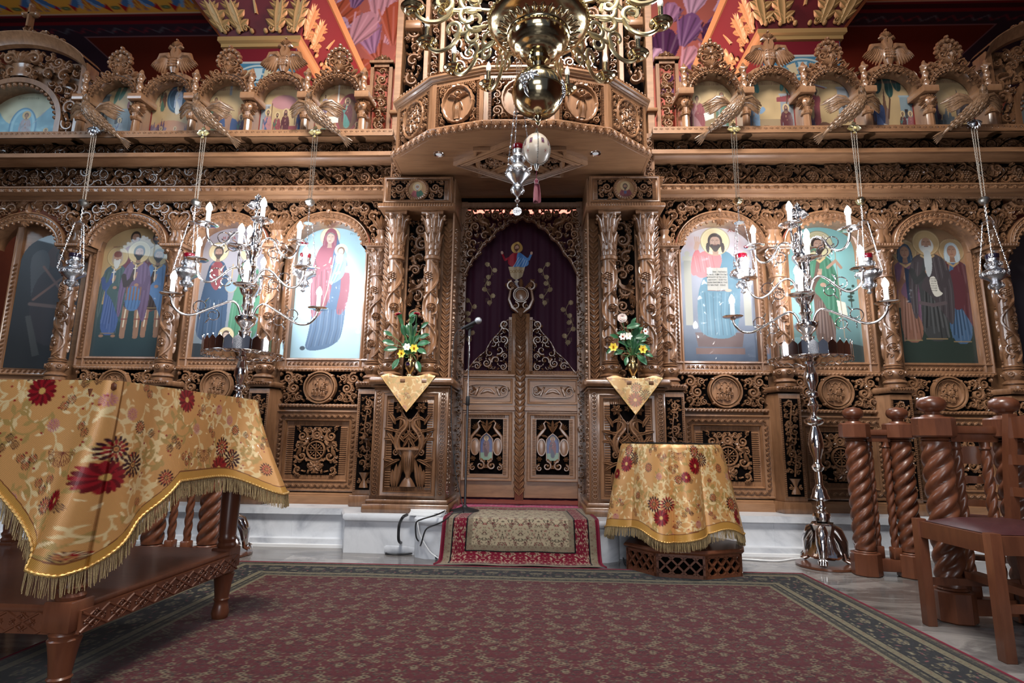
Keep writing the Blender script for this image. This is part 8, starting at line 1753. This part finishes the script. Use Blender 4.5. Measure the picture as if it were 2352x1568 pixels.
# ================================================================== railings with twisted posts
def twist(g, X, Y, r, z0, z1, turns, n=4, amp=.16, hand=1, m=None):
    m = m or int((z1-z0)/.006); t = np.linspace(0, 1, m); a = np.linspace(0, 2*pi, 33)[:-1]; G = []
    for k in t:
        e = min(1, k*14, (1-k)*14); rr = r*(1+amp*e*(abs(np.cos(n*.5*(a-hand*2*pi*turns*k)))*2-1.25)); G.append(np.c_[X+rr*np.cos(a), Y+rr*np.sin(a), np.full(32, z0+(z1-z0)*k)])
    g.grid(np.array(G), cv=True)
def hexpoly(x, y, r, ph=.26): return [(x+r*cos(ph+k*pi/4), y+r*sin(ph+k*pi/4)) for k in range(8)]
def railing(pts, label, hgt=1.0, second=None):
    (xa, ya), (xb, yb) = pts; t = thing('turned_railing', label, 'railing', ((xa+xb)/2, (ya+yb)/2, 0), 'railings with twisted posts')
    for x, y in pts:
        g = Geo(); twist(g, x, y, .058, .15, .80, 2.2, 4, .15); g.lathe([(.05, .13), (.062, .138), (.05, .15)], (x, y, 0), 24); g.lathe([(.05, .80), (.06, .81), (.052, .82)], (x, y, 0), 24); po = part(g, 'post', RED, t)
        part(Geo().prism(hexpoly(x, y, .084), 0, .135, .006), 'post_base', RED, po); part(Geo().prism(hexpoly(x, y, .088), .82, .915, .008), 'post_cap', RED, po)
        g = Geo(); g.lathe([(.05, .915), (.045, .925), (.03, .93), (.032, .94), (.05, .95), (.059, .965), (.061, .98), (.056, .997), (.04, 1.01), (.0005, 1.018)], (x, y, 0), 24, caps=False); part(g, 'finial_ball', RED, po)
    d = np.array((xb-xa, yb-ya)); L = np.linalg.norm(d); d /= L; n_ = np.array((-d[1], d[0]))
    def beam(z0, z1, w):
        p = np.array((xa, ya))+d*.06; q = np.array((xb, yb))-d*.06; return Geo().prism([tuple(p+n_*w), tuple(q+n_*w), tuple(q-n_*w), tuple(p-n_*w)], z0, z1, .006)
    part(beam(.84, .875, .034), 'top_rail', RED, t); part(beam(.80, .84, .02), 'rail_moulding', RED, t); part(beam(.03, .10, .03), 'bottom_rail', RED, t)
    k_ = 2 if L < .5 else 3
    for k in range(k_):
        p = np.array((xa, ya))+d*L*(k+1)/(k_+1)+n_*(.0 if k % 2 else .03); g = Geo(); twist(g, p[0], p[1], .02, .17, .76, 3, 3, .22); g.lathe([(.018, .76), (.025, .77), (.02, .78), (.022, .80)], (p[0], p[1], 0), 12); g.box(p[0]-.026, p[0]+.026, p[1]-.026, p[1]+.026, .10, .17, .004); part(g, 'baluster', RED, t)
    if second:   # pierced side board running back
        q = np.array(pts[0])+np.array(second[0]); dd = np.array(second[1], float); Ls = np.linalg.norm(dd); dd /= Ls; g = Geo(); e = np.array((-dd[1], dd[0]))*.01
        prof2 = [(0, .1), (0, .8)]+[(Ls*.25+.018*cos(k*2.2), .8-.7*k/22) for k in range(23)]
        def pv(u, z, s): p = q+dd*u+e*s; return (p[0], p[1], z)
        F1 = [pv(u, z, 1) for u, z in prof2]; F2 = [pv(u, z, -1) for u, z in prof2]; g.ngon(F1); g.ngon(F2[::-1]); g.grid(np.array([F1, F2]), cv=True); part(g, 'side_board', RED, t)
    return t
railing([(2.15, 3.68), (2.40, 3.64)], 'pair of twisted posts with ball tops, right of the right candelabrum', second=((.03, .07), (.25, .1)))
railing([(2.03, 2.79), (2.37, 2.79)], 'nearer pair of thick twisted posts, behind the chair at the right edge')
railing([(-1.83, 3.43), (-2.15, 3.40)], 'pair of twisted posts seen under the large table, left of the left candelabrum foot')
railing([(-1.95, 2.86), (-2.33, 2.84)], 'shadowed twisted posts behind the lower shelf of the large table')
# ================================================================== wooden chairs
LEA = gl('maroon_leather', (.06, .018, .02), .35, 0, 60, .15, (.045, .014, .016))
def chair(X, Y, rot, label, wood_=RED):
    t = thing('wooden_chair', label, 'chair', (X, Y, 0), 'wooden chairs with leather seats'); w, d = .21, .205; ch_ = []
    L = [(-w, -d), (w, -d)]
    def pp(g, n, m=wood_): g.V = [v+np.array((X, Y, 0)) for v in g.V]; return part(g, n, m, t)
    for x, y in L: pp(Geo().prism([(x-.02, y-.02), (x+.02, y-.02), (x+.02, y+.02), (x-.02, y+.02)], 0, .455, .003), 'leg')
    for x in (-w, w):
        g = Geo(); G = np.array([[(x+a*.018, d+b*.02+o, z) for a, b in ((-1, -1), (1, -1), (1, 1), (-1, 1))] for z, o in ((0, .03), (.25, .0), (.45, 0), (.7, .02), (.93, .05))]); g.grid(G, cv=True); g.ngon(G[0]); g.ngon(G[-1]); pp(g, 'back_post')
    for n_, z0, z1, o in (('crest_rail', .82, .91, .045), ('back_rail', .70, .745, .025), ('back_rail', .56, .60, .01)):
        g = Geo(); xs = np.linspace(-w+.015, w-.015, 13); G = [[(x, d+o+s*.009+.02*(1-(x/w)**2), z+(0.02*(1-(x/w)**2) if (z == z1 and n_ == 'crest_rail') else 0)) for s, z in ((-1, z0), (-1, z1), (1, z1), (1, z0))] for x in xs]; g.grid(np.array(G), cv=True); pp(g, n_)
    for a, b in (((-w, -d), (w, -d)), ((-w, d), (w, d)), ((-w, -d), (-w, d)), ((w, -d), (w, d))):
        x0, x1 = sorted((a[0], b[0])); y0, y1 = sorted((a[1], b[1])); g = Geo(); g.box(x0-.011, x1+.011, y0-.011, y1+.011, .375, .445, .003); pp(g, 'seat_rail')
    for (x0, x1, y0, y1, z) in ((-w, -w, -d, d, .17), (w, w, -d, d, .17), (-w, w, -.02, .02, .2)): g = Geo(); g.box(x0-.009, x1+.009, y0-.009, y1+.009, z, z+.03, .003); pp(g, 'stretcher')
    g = Geo(); n = 25; s = np.linspace(-1, 1, n); A_, B_ = np.meshgrid(s, s, indexing='ij'); G = np.stack([A_*(w-.012), B_*(d-.012)-.0, .447+.032*(1-A_**4)*(1-B_**4)], -1); g.grid(G); pp(g, 'seat_pad', LEA)
    t.rotation_euler.z = rot; return t
chair(2.065, 2.50, R(-91), 'red-brown wooden chair with a maroon leather seat at the right edge, facing left')
ch2 = chair(2.58, 3.30, R(150), 'wooden chair with its back rails seen between the twisted posts on the right', DARKW); ch2.scale = (.95, .95, .84)
chair(2.98, 2.95, R(-5), 'dark wooden chair half hidden behind the nearest chair at the right edge', DARKW)
chair(-2.55, 3.5, R(8), 'dark wooden chair glimpsed under the large table, beyond the twisted posts', DARKW)
# ================================================================== microphone, stand, cables
mz = ZP+.002
ms = thing('microphone_stand', 'straight black and chrome microphone stand with a domed base before the left holy door', 'microphone stand', (-.375, 4.13, mz))
g = Geo(); g.lathe([(.0, 0), (.105, 0), (.108, .006), (.1, .018), (.06, .03), (.02, .038), (.014, .05)], (-.375, 4.13, mz), 40, caps=False); part(g, 'base', BLACKP, ms)
part(Geo().tube([(-.375, 4.13, mz+.04), (-.375, 4.13, mz+.78)], .009, 12), 'lower_tube', gl('dark_metal', (.12, .12, .13), .3, .9, 8, .02), ms)
g = Geo(); g.lathe([(.012, .76), (.015, .765), (.015, .82), (.011, .83)], (-.375, 4.13, mz), 14); part(g, 'clutch', BLACKP, ms)
part(Geo().tube([(-.375, 4.13, mz+.82), (-.375, 4.13, mz+1.30)], .0065, 10), 'upper_tube', CHROME, ms)
g = Geo(); g.tube([(-.375, 4.13, mz+1.28), (-.375, 4.13, mz+1.34)], .010, 10); g.tube([(-.40, 4.13, mz+1.335), (-.35, 4.12, mz+1.36)], .016, 12); part(g, 'clip', BLACKP, ms)
mc = thing('microphone', 'dark handheld microphone with a silver mesh head clipped on the stand', 'microphone', (-.375, 4.12, mz+1.36))
a = np.array((-.435, 4.125, mz+1.335)); b = np.array((-.325, 4.10, mz+1.385)); d = (b-a)/np.linalg.norm(b-a)
part(Geo().tube([a, a+d*.02, b], [.010, .012, .016], 14), 'handle', BLACKP, mc); g = Geo(); g.ball(b+d*.02, .027, 18, 1, 11); part(g, 'mesh_head', gl('steel_mesh', (.4, .42, .45), .4, .9, 700, .8), mc); part(Geo().tube([a-d*.03, a], .009, 10), 'plug', CHROME, mc)
def cable(name, label, pts, r, m=BLACKP, grp='cables on the floor'):
    P = np.array(pts, float); t = np.linspace(0, len(P)-1, len(P)*9); Q = np.c_[[np.interp(t, range(len(P)), P[:, i]) for i in range(3)]].T
    for _ in range(12): Q[1:-1] = (Q[:-2]+2*Q[1:-1]+Q[2:])/4
    o = Geo().tube(Q, r, 7).build(name, m); return tag(o, label, 'cable', grp)
p0 = a-d*.03
cable('microphone_cable', 'thin black cable hanging down the microphone stand', [p0, p0+(-.03, 0, -.04), (-.50, 4.11, 1.3), (-.49, 4.1, .9), (-.45, 4.1, .55), (-.39, 4.1, .33), (-.36, 4.0, mz+.016), (-.5, 3.98, mz+.012), (-.56, 3.93, mz+.01)], .0035, grp=None)
gz = .006
def gp_(px, py, z): d_ = _ray(px, py); t = (z-CH)/d_[2]; return (CXX+d_[0]*t, d_[1]*t, z)
cable('floor_cable', 'thick black cable looping off the platform corner beside the left pillar', [gp_(935, 1182, ZP+.008), gp_(925, 1186, ZP+.01), (-.80, 3.93, .2), (-.79, 3.9, .08), gp_(945, 1235, .03), gp_(975, 1245, .02), gp_(1000, 1240, .02), (-.52, 3.84, .015)], .010)
cable('floor_cable', 'black cable running in a wide flat loop over the marble by the runner', [(-.52, 3.86, gz+.01), gp_(1000, 1250, gz), gp_(955, 1240, gz+.01), gp_(905, 1258, gz), gp_(882, 1266, gz), gp_(890, 1273, gz), gp_(940, 1272, gz), gp_(985, 1262, gz+.01), gp_(1015, 1256, gz)], .0055)
cable('floor_cable', 'black cable arching from the stacked papers down to the floor', [gp_(1035, 1165, ZP+.02), gp_(1010, 1180, ZP+.03), gp_(975, 1190, ZP+.01), (-.67, 3.84, .24), (-.655, 3.82, .12), gp_(985, 1250, .02), gp_(1015, 1262, gz)], .005)
cable('floor_cable', 'black cable dropping beside the maroon edge of the runner', [gp_(1050, 1172, ZP+.01), gp_(1015, 1200, ZP+.01), (-.60, 3.835, .2), (-.62, 3.82, .1), gp_(960, 1262, gz+.01), gp_(1005, 1268, gz)], .005)
cable('floor_cable', 'white cable slanting across the step behind the black ones', [(-.66, 3.855, .25), (-.64, 3.84, .16), (-.56, 3.82, .05), (-.5, 3.80, .02)], .004, WHITEP)
cable('floor_cable', 'black cable coming out beneath the octagonal plinth', [gp_(1378, 1268, gz), gp_(1410, 1268, gz), gp_(1432, 1280, gz), gp_(1436, 1295, gz), (.74, 3.66, gz)], .005)
cable('floor_cable', 'white cable lying along the foot of the step behind the right candelabrum', [(1.25, 4.12, gz), (1.5, 4.06, gz), (1.75, 4.0, gz+.0), (1.9, 4.1, gz), (2.1, 4.15, gz)], .006, WHITEP)
pp_ = thing('paper_stack', 'small stack of white papers on the platform beside the left pillar', 'papers', (-.62, 4.0, ZP)); 
for k in range(5):
    g = Geo(); x0, y0 = -.74+.004*k, 3.93+.006*k; c_, s_ = cos(.1*k-.15), sin(.1*k-.15); g.add([(x0+u*c_-v*s_, y0+u*s_+v*c_, ZP+.002+.006*k+h) for h in (0, .005) for u, v in ((0, 0), (.24, 0), (.24, .12), (0, .12))], [(3, 2, 1, 0), (4, 5, 6, 7), (0, 1, 5, 4), (1, 2, 6, 5), (2, 3, 7, 6), (3, 0, 4, 7)]); part(g, 'sheet', WHITEP, pp_)
# ================================================================== painted church beyond the screen
ZCE = 5.7
def zone(s):
    xs0, xs1 = (-7.0, -2.2) if s < 0 else (2.2, 7.0); c = Canvas(4.8, 4.2, 55, hexc('4a1c0c')); oy = 4.8
    c.noise(.2, 9, 3); Xr = c.U+xs0; Yr = c.V+oy
    nav = hexc('231f2c'); m = (Yr < 6.07) | (np.abs(Xr) > 5.55); c.C[m] = np.array(nav)
    c.C[(np.abs(Yr-6.07) < .012) & (np.abs(Xr) < 5.56) | (np.abs(np.abs(Xr)-5.55) < .012) & (Yr > 6.07)] = np.array(hexc('6a5a60'))
    rd = random.Random(6)
    for k in range(24):
        x = k*.2; y = 5.96-oy; c.line([(x, y), (x+.05, y+.04), (x+.1, y), (x+.15, y-.04), (x+.2, y)], .016, hexc('5a2430') if k % 3 else hexc('4a5660')); c.ell(x+.1, y+.02, .03, .02, hexc('6a2a34') if k % 2 else hexc('3f4650'))
    c.C[(Yr < 5.86)] = np.array(hexc('5a0c18')); c.C[(Yr < 5.80)] = np.array(hexc('2a0c14')); c.C[(Yr < 5.74)] = np.array(hexc('5a0c18')); c.C[(Yr < 5.69)] = np.array(hexc('b0a890')); c.C[Yr < 5.675] = np.array(hexc('c09a3c') if s < 0 else hexc('b8743a'))
    for k in range(9):
        x = .1+k*.6; y = 5.675-oy
        for q in (-2, -1, 1, 2): c.smooth([(x, y-.34), (x+q*.07, y-.2), (x+q*.13, y-.06), (x+q*.05, y-.1)], hexc('3a6a9a') if abs(q) > 1 else hexc('6a9ac0')); c.ell(x+q*.03, y-.05, .018, .025, hexc('1f4a80')); c.line([(x, y-.3), (x+q*.03, y-.06)], .008, hexc('7a1c20'))
        for q in (-1, 1): c.ell(x+q*.3, y-.08, .07, .035, hexc('3f5a3a')); c.ell(x+q*.3, y-.08, .035, .018, hexc('8aa070')); c.poly([(x+q*.16, y-.08), (x+q*.22, y-.14), (x+q*.22, y-.02)], hexc('8a1c20'))
        c.smooth([(x-.08, y-.5), (x, y-.36), (x+.08, y-.5)], hexc('6a3a6a'))
    o = c.mesh('ceiling', FRESCO, None, lambda U, V: np.stack([xs0+U, oy+V, np.full_like(U, ZCE)], -1)) if 0 else None
    X = np.stack([xs0+c.U, oy+c.V, np.full_like(c.U, ZCE)], -1); o = Geo().grid(X).build('ceiling', FRESCO, cols=c.C.reshape(-1, 3)); return tag(o, 'painted aisle ceiling with flowered bands', None, None, 'structure')
zone(-1); zone(1)
REDP = gl('dark_red_paint', hexc('5a0c14'), .6, 0, 5, .05)
def pier(s):
    t = thing('painted_pier', ('left' if s < 0 else 'right')+' church pier behind the screen, dark red capital with gilt leaves and crosses', 'pillar', (s*2.98, 6.0, 0), 'painted church piers'); xa, xb = 2.54, 3.43; y0, y1 = 5.5, 6.4; zb = 5.10
    bx = lambda g, a, b, *r: g.box(*sorted((s*a, s*b)), *r)
    g = Geo(); bx(g, xa+.03, xb-.03, y0+.03, y1-.03, 0, zb); sh = part(g, 'shaft', REDP, t)
    c = Canvas(.83, 1.6, 120, hexc('3f6f8a')); 
    for k in range(6): c.ring(.415, 1.0, .12+.05*k, .02, hexc('b0b8b4') if k % 2 else hexc('5a7f94'))
    for k in range(9): a = pi*k/8; c.poly([(.415+.2*cos(a-.15), 1.0+.2*sin(a-.15)), (.415+.34*cos(a-.15), 1.0+.34*sin(a-.15)), (.415+.34*cos(a+.15), 1.0+.34*sin(a+.15)), (.415+.2*cos(a+.15), 1.0+.2*sin(a+.15))], hexc('b8a888') if k % 2 else hexc('a8b8bc'))
    for k in range(5): x = .1+.16*k; c.poly([(x, .95), (x+.06, 1.02), (x+.12, .95), (x+.06, .86)], hexc('b0202c')); c.ring(x+.06, .95, .05, .01, hexc('d8d4cc'))
    c.poly([(0, 1.42), (.83, 1.42), (.83, 1.6), (0, 1.6)], hexc('6a1420')); c.line([(0, 1.41), (.83, 1.41)], .02, hexc('b8b4ac'))
    xl = min(s*(xa+.03), s*(xb-.03)); c.mesh('painted_ornament', FRESCO, t, lambda U, V: np.stack([xl+U, np.full_like(U, y0+.025), zb-1.6+V], -1))
    def ring(zs):
        G = []
        for d, z in zs: G.append([(s*(xa-d), y0-d, z), (s*(xb+d), y0-d, z), (s*(xb+d), y1+d, z), (s*(xa-d), y1+d, z)])
        return np.array(G)
    g = Geo(); g.grid(ring([(-.03, zb-.02), (.0, zb-.01), (.0, zb+.03), (.03, zb+.05), (.03, zb+.1), (.0, zb+.105)]), cv=True); g.grid(ring([(.30, 5.62), (.33, 5.60), (.36, 5.68)]), cv=True); part(g, 'gilt_moulding', GOLDP, t)
    g = Geo(); g.grid(ring([(.0, zb+.1), (.05, zb+.2), (.32, 5.64)]), cv=True); part(g, 'capital', REDP, t)
    # gilt leaves on front and the inner side
    H = 5.62-zb-.1
    def leafset(fn, W):
        O = Orn()
        for k in range(5):
            u = (k-2)*W/4.6; q = 1 if k < 2 else -1
            if k == 2: O.stroke([(u, .17), (u, .40)], .018, .02); O.stroke([(u-.07, .31), (u+.07, .31)], .018, .02); O.dome(u-.1, .44, .035, .02); O.dome(u+.1, .44, .035, .02); continue
            P = [(u, .02), (u-q*.03, .16), (u-q*.05, .3), (u-q*.09, .4), (u-q*.13, .38)]; O.stroke(P, [.03, .065, .05, .06, .03], .025, .004, True); O.stroke([(u-q*.08, .38), (u-q*.15, .42), (u-q*.2, .36), (u-q*.17, .3)], [.05, .05, .035, .01], .03, .004, True)
            for j in range(4): O.leaf(u-q*.02*j, .06+.08*j, pi/2+1.0, .13, .035, .02); O.leaf(u-q*.02*j, .06+.08*j, pi/2-1.0, .13, .035, .02)
            O.spiral(u+q*.06, .05, .035, 0, 1, q, .01, .02, .004, 1)
        for k in range(6): O.dome((k-2.5)*W/6, .03, .025, .02)
        return O
    sl = .27/(5.64-zb-.2); g = Geo()
    xm = s*(xa+xb)/2; g.orn(leafset(0, .92), lambda V: np.c_[xm+V[:, 0]*(1+V[:, 1]*.6), y0-.03-V[:, 1]*.58-V[:, 2], zb+.12+V[:, 1]])
    ym = (y0+y1)/2; g.orn(leafset(0, .92), lambda V: np.c_[s*(xa-.03-V[:, 1]*.58-V[:, 2]), ym+V[:, 0]*(1+V[:, 1]*.6), zb+.12+V[:, 1]]); part(g, 'gilt_leaves', GOLDP, t)
pier(-1); pier(1)
# apse fresco
c = Canvas(9, 6.6, 60, hexc('c07a68')); c.noise(.25, 12, 3); rd = random.Random(12)
for s in (-1, 1):
    for k in range(30):
        x = 4.5+s*rd.uniform(1.9, 3.6); y = rd.uniform(3.4, 6.3); w_ = rd.uniform(.3, .7); col = rd.choice([hexc('b894b8'), hexc('d8c0d8'), hexc('8a6a9a'), hexc('dcb0b8'), hexc('c06a4a'), hexc('5a3a60')]); a = rd.uniform(.6, 2.2)
        P = [(x, y), (x+w_*cos(a-.5), y+w_*sin(a-.5)), (x+1.5*w_*cos(a), y+1.5*w_*sin(a)), (x+w_*cos(a+.5), y+w_*sin(a+.5))]; c.smooth(P, col)
        for q in range(6): b = a+(q-2.5)*.16; c.line([(x+.1*cos(b), y+.1*sin(b)), (x+1.2*w_*cos(b), y+1.2*w_*sin(b))], .03, lt(col, .35) if q % 2 else dk(col, .55))
X = np.stack([c.U-4.5, 8.4+0*c.U, 2.6+c.V], -1); tag(Geo().grid(X).build('wall_apse', FRESCO, cols=c.C.reshape(-1, 3)), 'apse wall with pink and violet fresco of draped figures', None, None, 'structure')
g = Geo(); g.box(-7, 7, 8.45, 8.55, 0, 7.5); tag(g.build('wall_back', PLAST), 'rear wall of the sanctuary', None, None, 'structure')
g = Geo(); g.box(-7, 7, 4.8, 9, 9.2, 9.3); tag(g.build('ceiling', PLAST), 'vault over the sanctuary', None, None, 'structure')
